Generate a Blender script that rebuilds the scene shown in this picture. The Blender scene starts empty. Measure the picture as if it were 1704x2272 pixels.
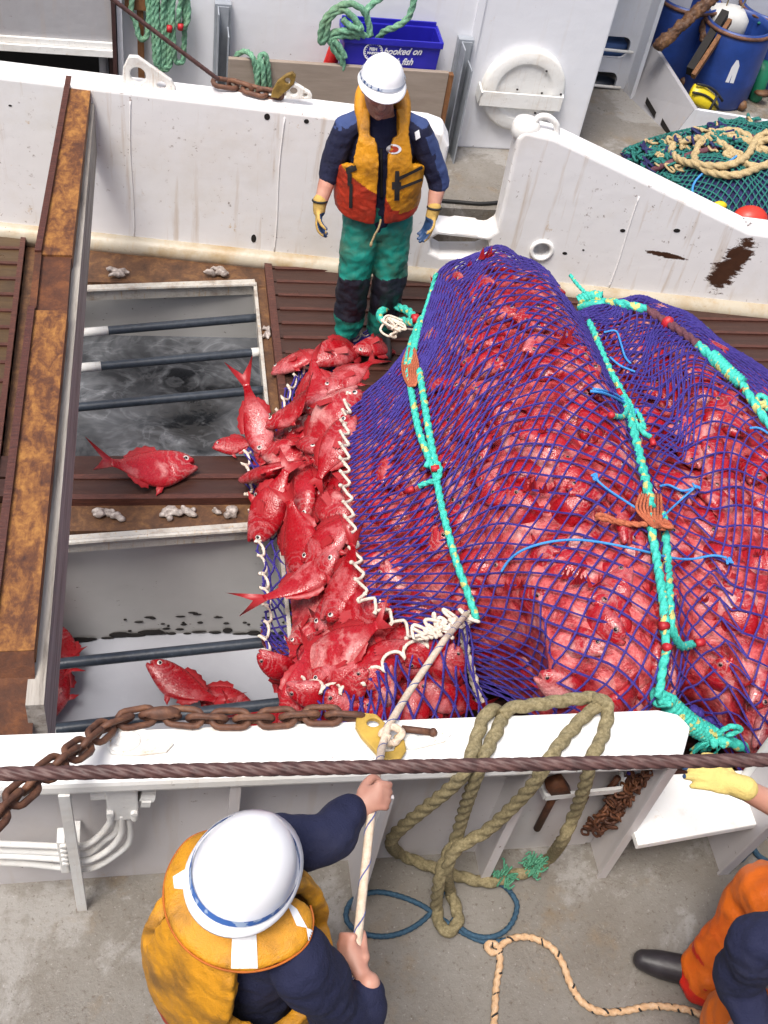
import bpy, bmesh, math, random
import numpy as np
from mathutils import Vector, Matrix, noise as mnoise
from mathutils.bvhtree import BVHTree
random.seed(7); RNG = np.random.default_rng(7)
sc = bpy.context.scene
# ------------------------------------------------------------------ camera
F = 2537.0; SRC = 1704/1659.0
Uv = np.array([472., 2304., 2537.]); Uv /= np.linalg.norm(Uv)
Yv = np.array([-524., 2902., -2537.]); Yv -= Uv*(Uv@Yv); Yv /= np.linalg.norm(Yv)
Xv = np.cross(Yv, Uv)
R = np.array([Xv, Yv, Uv])
CAM = np.array([0., 0., 4.35])
cd = bpy.data.cameras.new("camera"); cam = bpy.data.objects.new("camera", cd); sc.collection.objects.link(cam)
cd.sensor_fit = 'VERTICAL'; cd.sensor_height = 24; cd.lens = F/2272*24; cd.clip_start = .05; cd.clip_end = 500
M4 = Matrix.Identity(4)
for i in range(3):
    for j in range(3): M4[i][j] = R[i, j]
    M4[i][3] = CAM[i]
cam.matrix_world = M4
sc.camera = cam
# ------------------------------------------------------------------ light
SUN_EL, SUN_AZ = 66, 222      # azimuth measured clockwise from +y
w = bpy.data.worlds.new("World"); sc.world = w; w.use_nodes = True
nt = w.node_tree; bg = nt.nodes["Background"]
sky = nt.nodes.new("ShaderNodeTexSky"); sky.sky_type = 'NISHITA'; sky.sun_disc = False
sky.sun_elevation = math.radians(SUN_EL); sky.sun_rotation = math.radians(SUN_AZ)
sky.air_density = 1.0; sky.dust_density = 6.0; sky.ozone_density = 1.0
nt.links.new(sky.outputs[0], bg.inputs[0]); bg.inputs[1].default_value = .12
sl = bpy.data.lights.new("sun", 'SUN'); sun = bpy.data.objects.new("sun", sl); sc.collection.objects.link(sun)
sl.energy = 2.3; sl.angle = math.radians(20); sl.color = (1, .97, .93)
az, el = math.radians(SUN_AZ), math.radians(SUN_EL)
sdir = Vector((math.sin(az)*math.cos(el), math.cos(az)*math.cos(el), math.sin(el)))
sun.rotation_euler = sdir.to_track_quat('Z', 'Y').to_euler()
sc.view_settings.view_transform = 'Standard'; sc.view_settings.look = 'None'
sc.view_settings.exposure = 0.55; sc.view_settings.gamma = 1; sc.view_settings.use_curve_mapping = False
sc.cycles.max_bounces = 6; sc.cycles.diffuse_bounces = 3; sc.cycles.glossy_bounces = 2; sc.cycles.transmission_bounces = 1
sc.cycles.use_denoising = True
# ------------------------------------------------------------------ helpers
def ray(px, py):
    return R @ np.array([px*SRC-852, -(py*SRC-1136), -F])
def at(px, py, z=None, y=None):
    d = ray(px, py)
    t = (z-CAM[2])/d[2] if z is not None else (y-CAM[1])/d[1]
    return Vector(CAM+d*t)
def atd(px, py, dist):
    d = ray(px, py); return Vector(CAM+d/np.linalg.norm(d)*dist)
BASE = {}
def tag(o, label=None, cat=None, group=None, kind=None):
    if label: o['label'] = label
    if cat: o['category'] = cat
    if group: o['group'] = group
    if kind: o['kind'] = kind
    return o
def link(name, me, mat, parent=None, base=None, smooth=False):
    """link a mesh given in world coordinates as one object, its origin at its base"""
    mats = mat if isinstance(mat, (list, tuple)) else [mat]
    if not me.materials:
        for m in mats: me.materials.append(m)
    o = bpy.data.objects.new(name, me); sc.collection.objects.link(o)
    n = len(me.vertices); co = np.empty(n*3); me.vertices.foreach_get('co', co); co = co.reshape(-1, 3)
    if parent is not None:
        b = BASE[parent.name]; o.parent = parent
    else:
        b = np.array(base if base is not None else [(co[:, 0].min()+co[:, 0].max())/2, (co[:, 1].min()+co[:, 1].max())/2, co[:, 2].min()])
        o.location = b
    BASE[o.name] = b
    me.vertices.foreach_set('co', (co-b).ravel())
    if smooth: me.polygons.foreach_set('use_smooth', [True]*len(me.polygons))
    me.update()
    return o
def empty(name, loc, label=None, cat=None, group=None):
    o = bpy.data.objects.new(name, None); sc.collection.objects.link(o); o.location = loc
    o.empty_display_size = .1
    BASE[o.name] = np.array(loc, float)
    return tag(o, label, cat, group)
def catmull(P, n=8, closed=False):
    P = [np.array(p, float) for p in P]; out = []
    m = len(P)
    for i in range(m if closed else m-1):
        if closed: a, b, c, d = P[(i-1) % m], P[i], P[(i+1) % m], P[(i+2) % m]
        else: a, b, c, d = P[max(i-1, 0)], P[i], P[i+1], P[min(i+2, m-1)]
        for k in range(n):
            t = k/n
            out.append(.5*((2*b)+(c-a)*t+(2*a-5*b+4*c-d)*t*t+(3*b-a-3*c+d)*t**3))
    if not closed: out.append(P[-1])
    return np.array(out)
def resample(P, step, closed=False):
    P = np.array(P, float)
    if closed: P = np.vstack([P, P[:1]])
    d = np.r_[0, np.cumsum(np.linalg.norm(np.diff(P, axis=0), axis=1))]
    n = max(2, int(round(d[-1]/step))+1)
    s = np.linspace(0, d[-1], n)
    Q = np.stack([np.interp(s, d, P[:, k]) for k in range(3)], 1)
    return (Q[:-1] if closed else Q), (s[:-1] if closed else s)
def frames(P, closed=False):
    P = np.asarray(P, float)
    T = np.gradient(P, axis=0)
    if closed: T = np.roll(P, -1, 0)-np.roll(P, 1, 0)
    T /= np.linalg.norm(T, axis=1)[:, None]+1e-12
    a = np.array([0, 0, 1.]) if abs(T[0][2]) < .9 else np.array([1., 0, 0])
    N = np.empty_like(P); v = a-T[0]*(a@T[0]); N[0] = v/np.linalg.norm(v)
    for i in range(1, len(P)):
        v = N[i-1]-T[i]*(N[i-1]@T[i]); N[i] = v/(np.linalg.norm(v)+1e-12)
    return T, N, np.cross(T, N)
class MB:
    """collects shapes, in world coordinates, for one mesh"""
    def __init__(s): s.v = []; s.f = []; s.m = []; s.n = 0
    def add(s, V, Fc, mi=0):
        V = np.asarray(V, float).reshape(-1, 3)
        s.v.append(V); s.f += [tuple(int(i)+s.n for i in f) for f in Fc]; s.m += [mi]*len(Fc); s.n += len(V); return s
    def box(s, lo, hi, mi=0, M=None):
        (x0, y0, z0), (x1, y1, z1) = lo, hi
        V = [(x0,y0,z0),(x1,y0,z0),(x1,y1,z0),(x0,y1,z0),(x0,y0,z1),(x1,y0,z1),(x1,y1,z1),(x0,y1,z1)]
        if M is not None: V = [M @ Vector(p) for p in V]
        return s.add(V, [(3,2,1,0),(4,5,6,7),(0,1,5,4),(1,2,6,5),(2,3,7,6),(3,0,4,7)], mi)
    def bar(s, a, b, wx, wz, mi=0, up=(0, 0, 1)):
        a, b = Vector(a), Vector(b); d = (b-a); L = d.length; d.normalize()
        u = Vector(up); sd = d.cross(u); sd.normalize(); u = sd.cross(d)
        M = Matrix((d, sd, u)).transposed().to_4x4(); M.translation = a
        return s.box((0, -wx/2, -wz/2), (L, wx/2, wz/2), mi, M)
    def tube(s, P, r, n=8, closed=False, mi=0, lobes=0, pitch=None, step=None, caps=True):
        P = np.asarray(P, float)
        S = None
        if step: P, S = resample(P, step, closed)
        else:
            S = np.r_[0, np.cumsum(np.linalg.norm(np.diff(P, axis=0), axis=1))]
        T, N, B = frames(P, closed)
        k = len(P); th = np.linspace(0, 2*math.pi, n, endpoint=False)
        r = np.broadcast_to(np.asarray(r, float), (k,))
        rr = np.repeat(r[:, None], n, 1)
        if lobes:
            ph = 2*math.pi*S/(pitch or 1)
            rr = rr*(.66+.38*np.abs(np.cos(lobes/2*(th[None]-ph[:, None]))))
        V = P[:, None]+rr[..., None]*(np.cos(th)[None, :, None]*N[:, None]+np.sin(th)[None, :, None]*B[:, None])
        Fc = []
        for i in range(k if closed else k-1):
            a, b = i*n, ((i+1) % k)*n
            for j in range(n):
                j2 = (j+1) % n
                Fc.append((a+j, a+j2, b+j2, b+j))
        if not closed and caps:
            Fc.append(tuple(range(n))[::-1]); Fc.append(tuple(range((k-1)*n, k*n)))
        return s.add(V, Fc, mi)
    def rope(s, P, r, mi=0, closed=False, smooth=True, fine=10, pitchk=8.5, n=15):
        if smooth: P = catmull(P, fine, closed)
        return s.tube(P, r, n, closed, mi, lobes=3, pitch=r*pitchk, step=r*.42)
    def lathe(s, prof, c=(0, 0, 0), n=32, M=None, mi=0, closed=False):
        th = np.linspace(0, 2*math.pi, n, endpoint=False); k = len(prof)
        V = [(p[0]*math.cos(t), p[0]*math.sin(t), p[1]) for p in prof for t in th]
        V = [(M @ Vector(p) if M is not None else Vector(p)+Vector(c)) for p in V]
        Fc = []
        for i in range(k if closed else k-1):
            for j in range(n): 
                i2 = (i+1) % k
                Fc.append((i*n+j, i*n+(j+1) % n, i2*n+(j+1) % n, i2*n+j))
        return s.add(V, Fc, mi)
    def prism(s, poly, h, M, mi=0):
        n = len(poly); V = [M @ Vector((p[0], p[1], 0)) for p in poly]+[M @ Vector((p[0], p[1], h)) for p in poly]
        Fc = [tuple(range(n))[::-1], tuple(range(n, 2*n))]+[(i, (i+1) % n, n+(i+1) % n, n+i) for i in range(n)]
        return s.add(V, Fc, mi)
    def ball(s, c, r, M=None, n=12, mi=0):
        r = (r, r, r) if not hasattr(r, '__len__') else r
        V = []; Fc = []; m = n//2
        for i in range(m+1):
            ph = math.pi*i/m
            for j in range(n):
                t = 2*math.pi*j/n
                p = Vector((r[0]*math.sin(ph)*math.cos(t), r[1]*math.sin(ph)*math.sin(t), r[2]*math.cos(ph)))
                V.append((M @ p if M is not None else p)+Vector(c))
        for i in range(m):
            for j in range(n): Fc.append((i*n+j, (i+1)*n+j, (i+1)*n+(j+1) % n, i*n+(j+1) % n))
        return s.add(V, Fc, mi)
    def loft(s, secs, n=20, mi=0, e=2.0):
        """closed loft through sections (centre, half axis a, half axis b)"""
        th = np.linspace(0, 2*math.pi, n, endpoint=False); c, sn = np.cos(th), np.sin(th)
        c = np.sign(c)*abs(c)**(2/e); sn = np.sign(sn)*abs(sn)**(2/e)
        V = []
        for q in secs:
            C, A, B = (np.array(x, float) for x in q)
            V.append(C+c[:, None]*A+sn[:, None]*B)
        k = len(secs); Fc = []
        for i in range(k-1):
            for j in range(n): Fc.append((i*n+j, i*n+(j+1) % n, (i+1)*n+(j+1) % n, (i+1)*n+j))
        Fc.append(tuple(range(n))[::-1]); Fc.append(tuple(range((k-1)*n, k*n)))
        return s.add(np.vstack(V), Fc, mi)
    def limb(s, P, rad, n=14, fine=5, mi=0):
        P = np.array([list(p) for p in P], float); rad = np.array(rad, float)
        Q = catmull(P, fine); rr = np.interp(np.linspace(0, len(P)-1, len(Q)), range(len(P)), rad)
        T, N, B = frames(Q)
        pre = [(Q[0]-T[0]*rr[0]*a, rr[0]*b) for a, b in ((.95, .3), (.75, .66), (.4, .92))]
        post = [(Q[-1]+T[-1]*rr[-1]*a, rr[-1]*b) for a, b in ((.4, .92), (.75, .66), (.95, .3))]
        secs = [(p, N[0]*r, B[0]*r) for p, r in pre]+[(Q[i], N[i]*rr[i], B[i]*rr[i]) for i in range(len(Q))]+[(p, N[-1]*r, B[-1]*r) for p, r in post]
        return s.loft(secs, n, mi)
    def mesh(s, name='mesh'):
        me = bpy.data.meshes.new(name)
        V = np.vstack(s.v) if s.v else np.zeros((0, 3))
        me.from_pydata(V.tolist(), [], s.f)
        if any(s.m): me.polygons.foreach_set('material_index', s.m)
        me.update(); return me
    def build(s, name, mat, parent=None, smooth=False, bevel=0, base=None, auto=None):
        me = s.mesh(name)
        if bevel or auto:
            bm = bmesh.new(); bm.from_mesh(me)
            bmesh.ops.recalc_face_normals(bm, faces=bm.faces)
            if bevel:
                ed = [e for e in bm.edges if len(e.link_faces) == 2 and e.calc_face_angle(0) > .5]
                bmesh.ops.bevel(bm, geom=ed, offset=bevel, segments=2, profile=.6, affect='EDGES', clamp_overlap=True)
            bm.to_mesh(me); bm.free()
        return link(name, me, mat, parent, base, smooth)
TSC = bpy.data.scenes.new('workbench')
def bake(o):
    """the mesh of an object with its modifiers applied, worked out in an empty side scene"""
    TSC.collection.objects.link(o); vl = TSC.view_layers[0]; vl.update(); dg = vl.depsgraph; dg.update()
    me = bpy.data.meshes.new_from_object(o.evaluated_get(dg)); bpy.data.objects.remove(o); return me
def remesh(mb, name, mat, parent=None, voxel=.008, smooth=3, base=None, disp=None, matfn=None):
    """melt the collected shapes into one continuous skin"""
    me = mb.mesh(name); o = bpy.data.objects.new('tmp', me)
    m = o.modifiers.new('r', 'REMESH'); m.mode = 'VOXEL'; m.voxel_size = voxel
    if smooth:
        m = o.modifiers.new('s', 'SMOOTH'); m.factor = .5; m.iterations = smooth
    me2 = bake(o); me2.name = name
    me2.materials.clear()
    if disp:
        n = len(me2.vertices)
        nr = [v.normal.copy() for v in me2.vertices]
        for v, q in zip(me2.vertices, nr): v.co += q*disp(v.co)
    mats = mat if isinstance(mat, (list, tuple)) else [mat]
    for m in mats: me2.materials.append(m)
    if matfn:
        me2.polygons.foreach_set('material_index', [matfn(p.center, p.normal) for p in me2.polygons])
    return link(name, me2, mat, parent, base, True)
def plate(outer, holes, h, M, bevel=0):
    """flat plate in local xy with holes, thickness h along local z, as an MB"""
    bm = bmesh.new(); edges = []
    for loop in [outer]+holes:
        vs = [bm.verts.new((p[0], p[1], 0)) for p in loop]
        edges += [bm.edges.new((vs[i], vs[(i+1) % len(vs)])) for i in range(len(vs))]
    r = bmesh.ops.triangle_fill(bm, use_beauty=True, use_dissolve=False, edges=edges)
    ex = bmesh.ops.extrude_face_region(bm, geom=list(bm.faces))
    bmesh.ops.translate(bm, verts=[g for g in ex['geom'] if isinstance(g, bmesh.types.BMVert)], vec=(0, 0, h))
    bmesh.ops.recalc_face_normals(bm, faces=bm.faces)
    if bevel:
        ed = [e for e in bm.edges if len(e.link_faces) == 2 and e.calc_face_angle(0) > .6]
        bmesh.ops.bevel(bm, geom=ed, offset=bevel, segments=3, profile=.5, affect='EDGES', clamp_overlap=True)
    bm.verts.index_update()
    mb = MB(); mb.add([M @ v.co for v in bm.verts], [[v.index for v in f.verts] for f in bm.faces])
    bm.free(); return mb
def circ(cx, cy, rx, ry=None, n=24):
    ry = ry or rx
    return [(cx+rx*math.cos(2*math.pi*i/n), cy+ry*math.sin(2*math.pi*i/n)) for i in range(n)]
def rrect(x0, y0, x1, y1, r, n=5):
    P = []
    for cx, cy, a in ((x1-r, y0+r, -90), (x1-r, y1-r, 0), (x0+r, y1-r, 90), (x0+r, y0+r, 180)):
        for i in range(n+1):
            t = math.radians(a+90*i/n); P.append((cx+r*math.cos(t), cy+r*math.sin(t)))
    return P
def nz(p, s, seed=0):
    return mnoise.noise(Vector((p[0]*s+seed, p[1]*s-seed*.7, p[2]*s+seed*.3)))
# ------------------------------------------------------------------ materials
class NT:
    def __init__(s, name, rough=.6):
        s.mat = bpy.data.materials.new(name); s.mat.use_nodes = True; s.t = s.mat.node_tree
        s.b = s.t.nodes['Principled BSDF']; s.b.inputs['Roughness'].default_value = rough
        s.tc = s.t.nodes.new('ShaderNodeTexCoord')
    def n(s, kind, **k):
        nd = s.t.nodes.new(kind)
        for a, b in k.items(): setattr(nd, a, b)
        return nd
    def set(s, sock, v):
        if hasattr(v, 'is_linked') or hasattr(v, 'links'): s.t.links.new(v, sock)
        else:
            if hasattr(sock.default_value, '__len__') and not hasattr(v, '__len__'): v = [v]*len(sock.default_value)
            if hasattr(v, '__len__') and len(v) == 3 and len(sock.default_value) == 4: v = (*v, 1)
            sock.default_value = v
    def coord(s, scale=(1, 1, 1), loc=(0, 0, 0), rot=(0, 0, 0), src='Object'):
        m = s.n('ShaderNodeMapping'); m.inputs['Scale'].default_value = scale if hasattr(scale, '__len__') else (scale,)*3
        m.inputs['Location'].default_value = loc; m.inputs['Rotation'].default_value = rot
        s.t.links.new(s.tc.outputs[src], m.inputs[0]); return m.outputs[0]
    def noise(s, scale, detail=4, rough=.6, dist=0, co=None, col=False):
        nd = s.n('ShaderNodeTexNoise'); nd.inputs['Scale'].default_value = scale; nd.inputs['Detail'].default_value = detail
        nd.inputs['Roughness'].default_value = rough; nd.inputs['Distortion'].default_value = dist
        s.t.links.new(co if co is not None else s.tc.outputs['Object'], nd.inputs['Vector'])
        return nd.outputs['Color' if col else 'Fac']
    def vor(s, scale, co=None, feat='F1'):
        nd = s.n('ShaderNodeTexVoronoi', feature=feat); nd.inputs['Scale'].default_value = scale
        s.t.links.new(co if co is not None else s.tc.outputs['Object'], nd.inputs['Vector']); return nd.outputs['Distance']
    def ramp(s, fac, stops):
        r = s.n('ShaderNodeValToRGB'); el = r.color_ramp.elements
        while len(el) < len(stops): el.new(.5)
        for e, (p, c) in zip(el, stops):
            e.position = p; c = c if hasattr(c, '__len__') else (c, c, c); e.color = (*c[:3], 1)
        s.t.links.new(fac, r.inputs[0]); return r.outputs[0]
    def step(s, fac, a, b): return s.ramp(fac, [(a, 0), (b, 1)])
    def mix(s, fac, a, b, mode='MIX'):
        m = s.n('ShaderNodeMix', data_type='RGBA', blend_type=mode)
        s.set(m.inputs['Factor'], fac); s.set(m.inputs[6], a); s.set(m.inputs[7], b); return m.outputs[2]
    def math(s, op, a, b=0):
        m = s.n('ShaderNodeMath', operation=op); s.set(m.inputs[0], a); s.set(m.inputs[1], b); return m.outputs[0]
    def sep(s, co):
        m = s.n('ShaderNodeSeparateXYZ'); s.t.links.new(co, m.inputs[0]); return m.outputs
    def out(s, col=None, rough=None, bump=None, bd=.01, bs=.5, **k):
        if col is not None: s.set(s.b.inputs['Base Color'], col)
        if rough is not None: s.set(s.b.inputs['Roughness'], rough)
        if bump is not None:
            b = s.n('ShaderNodeBump'); b.inputs['Distance'].default_value = bd; b.inputs['Strength'].default_value = bs
            s.t.links.new(bump, b.inputs['Height']); s.t.links.new(b.outputs[0], s.b.inputs['Normal'])
        for a, v in k.items(): s.set(s.b.inputs[a.replace('_', ' ')], v)
        return s.mat
def paint(name, base=(.80, .80, .81), grime=(.60, .55, .47), rust=.5, scale=1., blobs=(), rough=.42, grimeamt=.5):
    t = NT(name, rough)
    g = t.noise(1.6*scale, 6, .65)
    c = t.mix(t.math('MULTIPLY', t.step(g, .48, .78), grimeamt), base, grime)
    st = t.noise(1., 5, .6, co=t.coord((14*scale, 14*scale, 1.1*scale)))
    c = t.mix(t.math('MULTIPLY', t.step(st, .57, .72), .30*rust), c, (.42, .27, .12))
    big = t.noise(2.3*scale, 3, .6, co=t.coord(1, (3.1, 7.7, 1.3)))
    sp = t.noise(26*scale, 5, .7)
    m = t.math('MULTIPLY', t.step(sp, .665-.03*rust, .70), t.step(big, .50-.05*rust, .60))
    c = t.mix(t.math('MULTIPLY', t.step(t.noise(7*scale, 5, .7, co=t.coord(1, (9, 2, 4))), .66, .74), .6*rust), c, (.52, .33, .13))
    c = t.mix(m, c, t.ramp(sp, [(.6, (.16, .07, .03)), (.8, (.05, .02, .015))]))
    fac = m
    for (cx, cy, cz, rx, ry, rz, rot, amt) in blobs:
        mp = t.n('ShaderNodeMapping', vector_type='TEXTURE'); mp.inputs['Location'].default_value = (cx, cy, cz)
        mp.inputs['Scale'].default_value = (rx, ry, rz); mp.inputs['Rotation'].default_value = (0, rot, 0)
        t.t.links.new(t.tc.outputs['Object'], mp.inputs[0])
        ln = t.n('ShaderNodeVectorMath', operation='LENGTH'); t.t.links.new(mp.outputs[0], ln.inputs[0])
        d = t.math('ADD', ln.outputs['Value'], t.math('MULTIPLY', t.math('SUBTRACT', t.noise(3.2, 9, .80, co=t.coord((2.0, 2.0, 6.5), rot=(0, .12, 0))), .5), 3.2*amt))
        mm = t.ramp(d, [(.86, 1), (.93, 0)])
        c = t.mix(mm, c, t.mix(t.noise(14, 5, .7), (.018, .009, .006), (.10, .04, .02)))
    return t.out(c, t.math('ADD', t.math('MULTIPLY', m, .3), rough), t.noise(9*scale, 3, .5), .012, .25)
def rusty(name, stops, co=(1, 1, 1), s=6, rough=.75, bd=.006, fine=40):
    t = NT(name, rough)
    a = t.noise(s, 7, .7, .4, co=t.coord(co)); b = t.noise(fine, 4, .7)
    f = t.math('ADD', t.math('MULTIPLY', a, .75), t.math('MULTIPLY', b, .25))
    return t.out(t.ramp(f, stops), rough, f, bd, .8)
def cloth(name, col, dirt=None, amt=.5, rough=.9, s=7, weave=260, d0=.5, d1=.72, sheen=.0):
    t = NT(name, rough)
    c = t.mix(t.step(t.noise(3, 4), .3, .7), tuple(x*.82 for x in col), col)
    if dirt is not None:
        c = t.mix(t.math('MULTIPLY', t.step(t.noise(s, 6, .65), d0, d1), amt), c, dirt)
        c = t.mix(t.math('MULTIPLY', t.step(t.noise(s*5, 5, .7), .6, .75), amt*.7), c, dirt)
    h = t.math('ADD', t.noise(weave, 2, .5), t.math('MULTIPLY', t.noise(14, 4, .6, .6), 5))
    return t.out(c, rough, h, .005, .45, Sheen_Weight=sheen)
def ropemat(name, cols, s=60, rough=.8, dirt=None, dash=None):
    t = NT(name, rough)
    a = t.noise(s, 4, .7)
    c = t.ramp(a, [(.3, cols[0]), (.55, cols[1]), (.8, cols[-1])])
    if dirt is not None: c = t.mix(t.math('MULTIPLY', t.step(t.noise(4, 4), .45, .7), .6), c, dirt)
    if dash is not None:
        c = t.mix(t.step(t.noise(dash[1], 1, .5, co=t.coord(dash[2] if len(dash) > 2 else 1)), .60, .63), c, dash[0])
    return t.out(c, rough, t.noise(s*4, 3, .7), .003, .7)
def plain(name, col, rough=.5, var=.15, s=12, bump=.002, **k):
    t = NT(name, rough)
    c = t.mix(t.step(t.noise(s, 5, .65), .3, .75), col, tuple(x*(1-var*2) for x in col))
    return t.out(c, rough, t.noise(s*4, 4, .6), bump, .4, **k)
M = {}
M['wall'] = paint('white_wall_paint', (.74, .755, .80), (.62, .60, .56), .35, grimeamt=.35)
M['bulwark_far'] = paint('white_bulwark_paint', (.82, .815, .82), (.62, .54, .42), 1.5,
                         blobs=[(3.60, 0, .33, .115, 1., .27, .30, .65), (3.17, 0, .35, .15, 1., .022, .12, .9)])
M['ledge'] = paint('stained_white_ledge', (.43, .385, .30), (.30, .18, .05), 1.3, 2.2, grimeamt=1)
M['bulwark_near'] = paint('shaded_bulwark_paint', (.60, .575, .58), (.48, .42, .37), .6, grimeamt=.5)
M['cap'] = paint('white_cap_paint', (.86, .86, .84), (.78, .72, .56), .75, grimeamt=.4)
M['whitemetal'] = paint('white_fitting_paint', (.78, .78, .76), (.6, .52, .42), .9, 3)
M['rim'] = paint('worn_hatch_rim', (.46, .44, .40), (.14, .08, .045), 3.0, 5, grimeamt=1)
M['chipped'] = paint('chipped_white_fitting', (.80, .79, .75), (.45, .32, .2), 2.2, 4, grimeamt=.9)
t = NT('grey_deck_paint', .6)
c = t.mix(t.step(t.noise(2.2, 6, .7), .35, .7), (.215, .20, .178), (.155, .136, .112))
c = t.mix(t.math('MULTIPLY', t.step(t.noise(1.1, 7, .72, .5, co=t.coord(1, (4, 2, 0))), .50, .56), .55), c, (.36, .35, .335))
c = t.mix(t.math('MULTIPLY', t.step(t.noise(3.1, 6, .7, co=t.coord(1, (1, 8, 0))), .54, .72), .7), c, (.22, .15, .075))
c = t.mix(t.math('MULTIPLY', t.step(t.noise(46, 6, .75), .56, .66), .7), c, (.085, .06, .04))
c = t.mix(t.math('MULTIPLY', t.step(t.noise(60, 5, .75, co=t.coord(1, (5, 5, 1))), .60, .68), .6), c, (.42, .41, .39))
M['deck'] = t.out(c, t.ramp(t.noise(1.6, 6, .7), [(.38, .16), (.62, .65)]), t.noise(60, 6, .7), .006, .5)
def planks(name, a, b, g):
    t = NT(name, .4)
    n1 = t.noise(1.0, 6, .7, .3, co=t.coord((3, 34, 34)))
    n2 = t.noise(5, 5, .6)
    c = t.mix(n1, a, b); c = t.mix(t.math('MULTIPLY', t.step(n2, .5, .75), .55), c, g)
    return t.out(c, t.ramp(n2, [(.3, .25), (.7, .6)]), n1, .006, .5)
M['plank'] = planks('wet_dark_deck_plank', (.020, .008, .006), (.068, .028, .019), (.035, .015, .010))
M['plank_pale'] = planks('stained_deck_plank', (.035, .018, .009), (.115, .07, .03), (.03, .018, .012))
M['strip'] = rusty('rusty_deck_strip', [(.3, (.03, .010, .008)), (.55, (.085, .027, .018)), (.75, (.16, .06, .04))], (4, 30, 30), 3, .5)
M['gutter'] = rusty('rusty_gutter', [(.3, (.025, .012, .008)), (.5, (.10, .045, .02)), (.68, (.22, .11, .04)), (.85, (.35, .22, .11))], (1, 1, 1), 9, .6)
M['beam'] = rusty('rusty_beam_top', [(.30, (.04, .014, .009)), (.44, (.11, .038, .013)), (.53, (.22, .088, .022)), (.62, (.34, .155, .036)), (.72, (.40, .22, .065)), (.88, (.5, .34, .16))], (4.5, 2.2, 4), 4.2, .7)
M['beam_dark'] = rusty('dark_rust', [(.3, (.03, .012, .008)), (.5, (.09, .03, .012)), (.7, (.20, .07, .02)), (.85, (.3, .14, .04))], (1, 1, 1), 9, .65)
t = NT('weathered_grey_timber', .8)
n1 = t.noise(1, 7, .7, .2, co=t.coord((30, 1.6, 30)))
M['timber'] = t.out(t.ramp(n1, [(.3, (.12, .10, .085)), (.5, (.36, .33, .29)), (.72, (.50, .47, .43))]), .8, n1, .006, .6)
n_ = NT('tank_white_paint', .35)
c = n_.mix(n_.step(n_.noise(1.3, 4, .6), .35, .7), (.44, .435, .425), (.34, .335, .325))
c = n_.mix(n_.step(n_.noise(16, 5, .72, co=n_.coord((1, 1, 2.2))), .655, .69), c, (.05, .025, .015))
M['tank'] = n_.out(c)
def watermat(name, dark, pale, foam):
    t = NT(name, .12)
    co = t.coord((1, 1.5, 1))
    w1 = t.noise(1.2, 2, .5, .6, co=t.coord(1, (2.3, 1.1, 0)))
    c = t.mix(t.step(w1, .35, .68), dark, pale)
    def fil(sc_, w_, loc):
        a = t.math('ABSOLUTE', t.math('SUBTRACT', t.noise(sc_, 5, .55, 1.6, co=t.coord((1, 1.3, 1), loc)), .5)); return t.ramp(a, [(0, 1), (w_, 0)])
    wn = t.math('ADD', t.math('MULTIPLY', fil(1.5, .10, (1, 2, 0)), .7), t.math('MULTIPLY', fil(3.2, .05, (4, 1, 0)), .5))
    m = t.math('MULTIPLY', t.math('MULTIPLY', wn, t.step(t.noise(1.7, 4, .65), .38, .64)), foam)
    c = t.mix(m, c, (.48, .50, .54))
    return t.out(c, t.math('ADD', .1, t.math('MULTIPLY', m, .5)), t.noise(5, 3, .5, .6), .02, .35)
M['water_dark'] = watermat('dark_foamy_tank_water', (.010, .011, .013), (.085, .09, .10), .34)
M['water_pale'] = watermat('milky_tank_water', (.30, .31, .35), (.40, .41, .45), .12)
M['pipe'] = rusty('black_painted_pipe', [(.25, (.012, .016, .022)), (.6, (.035, .045, .06)), (.75, (.12, .14, .16)), (.9, (.3, .3, .3))], (6, 6, 6), 5, .35, .002)
M['pipe_white'] = paint('pipe_end_white', (.62, .62, .60), (.3, .26, .2), 1.2, 3)
M['chain'] = rusty('rusty_chain', [(.3, (.035, .016, .012)), (.5, (.12, .05, .028)), (.65, (.22, .10, .05)), (.85, (.38, .2, .1))], (1, 1, 1), 16, .65, .003)
M['wire'] = rusty('rusty_wire_rope', [(.3, (.035, .016, .015)), (.55, (.095, .045, .04)), (.8, (.17, .10, .085))], (1, 1, 1), 20, .55, .002)
M['hook'] = plain('worn_yellow_steel', (.62, .40, .07), .5, .3, 9)
M['hook_dark'] = plain('rusted_yellow_steel', (.34, .21, .04), .6, .6, 14)
M['navy'] = cloth('navy_fleece', (.010, .013, .048), (.03, .032, .06), .4, s=9)
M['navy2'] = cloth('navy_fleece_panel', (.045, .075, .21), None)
M['skin'] = None
t = NT('skin', .5)
c = t.mix(t.step(t.noise(9, 4, .6), .35, .7), (.56, .30, .22), (.47, .21, .15))
t.b.inputs['Subsurface Weight'].default_value = .08; t.b.inputs['Subsurface Radius'].default_value = (.01, .004, .002)
M['skin'] = t.out(c, .5, t.noise(120, 3, .6), .001, .3)
t = NT('stubble_skin', .6)
c = t.mix(t.math('MULTIPLY', t.step(t.noise(160, 3, .7), .40, .65), .5), (.42, .21, .15), (.16, .085, .06))
M['stubble'] = t.out(c, .6)
M['vest_y'] = cloth('yellow_vest_fabric', (.74, .32, .010), (.17, .075, .012), .85, .5, 5.5, 400, .46, .70)
M['vest_clean'] = cloth('bright_yellow_vest_fabric', (.70, .31, .012), (.16, .08, .02), .85, .5, 6, 400, .45, .68)
M['vest_r'] = cloth('red_vest_fabric', (.50, .040, .014), (.12, .03, .015), .7, .55, 8, 400)
M['teal'] = cloth('teal_oilskin', (.006, .26, .205), (.075, .062, .02), .8, .5, 4.5, 500, .46, .70)
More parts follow.
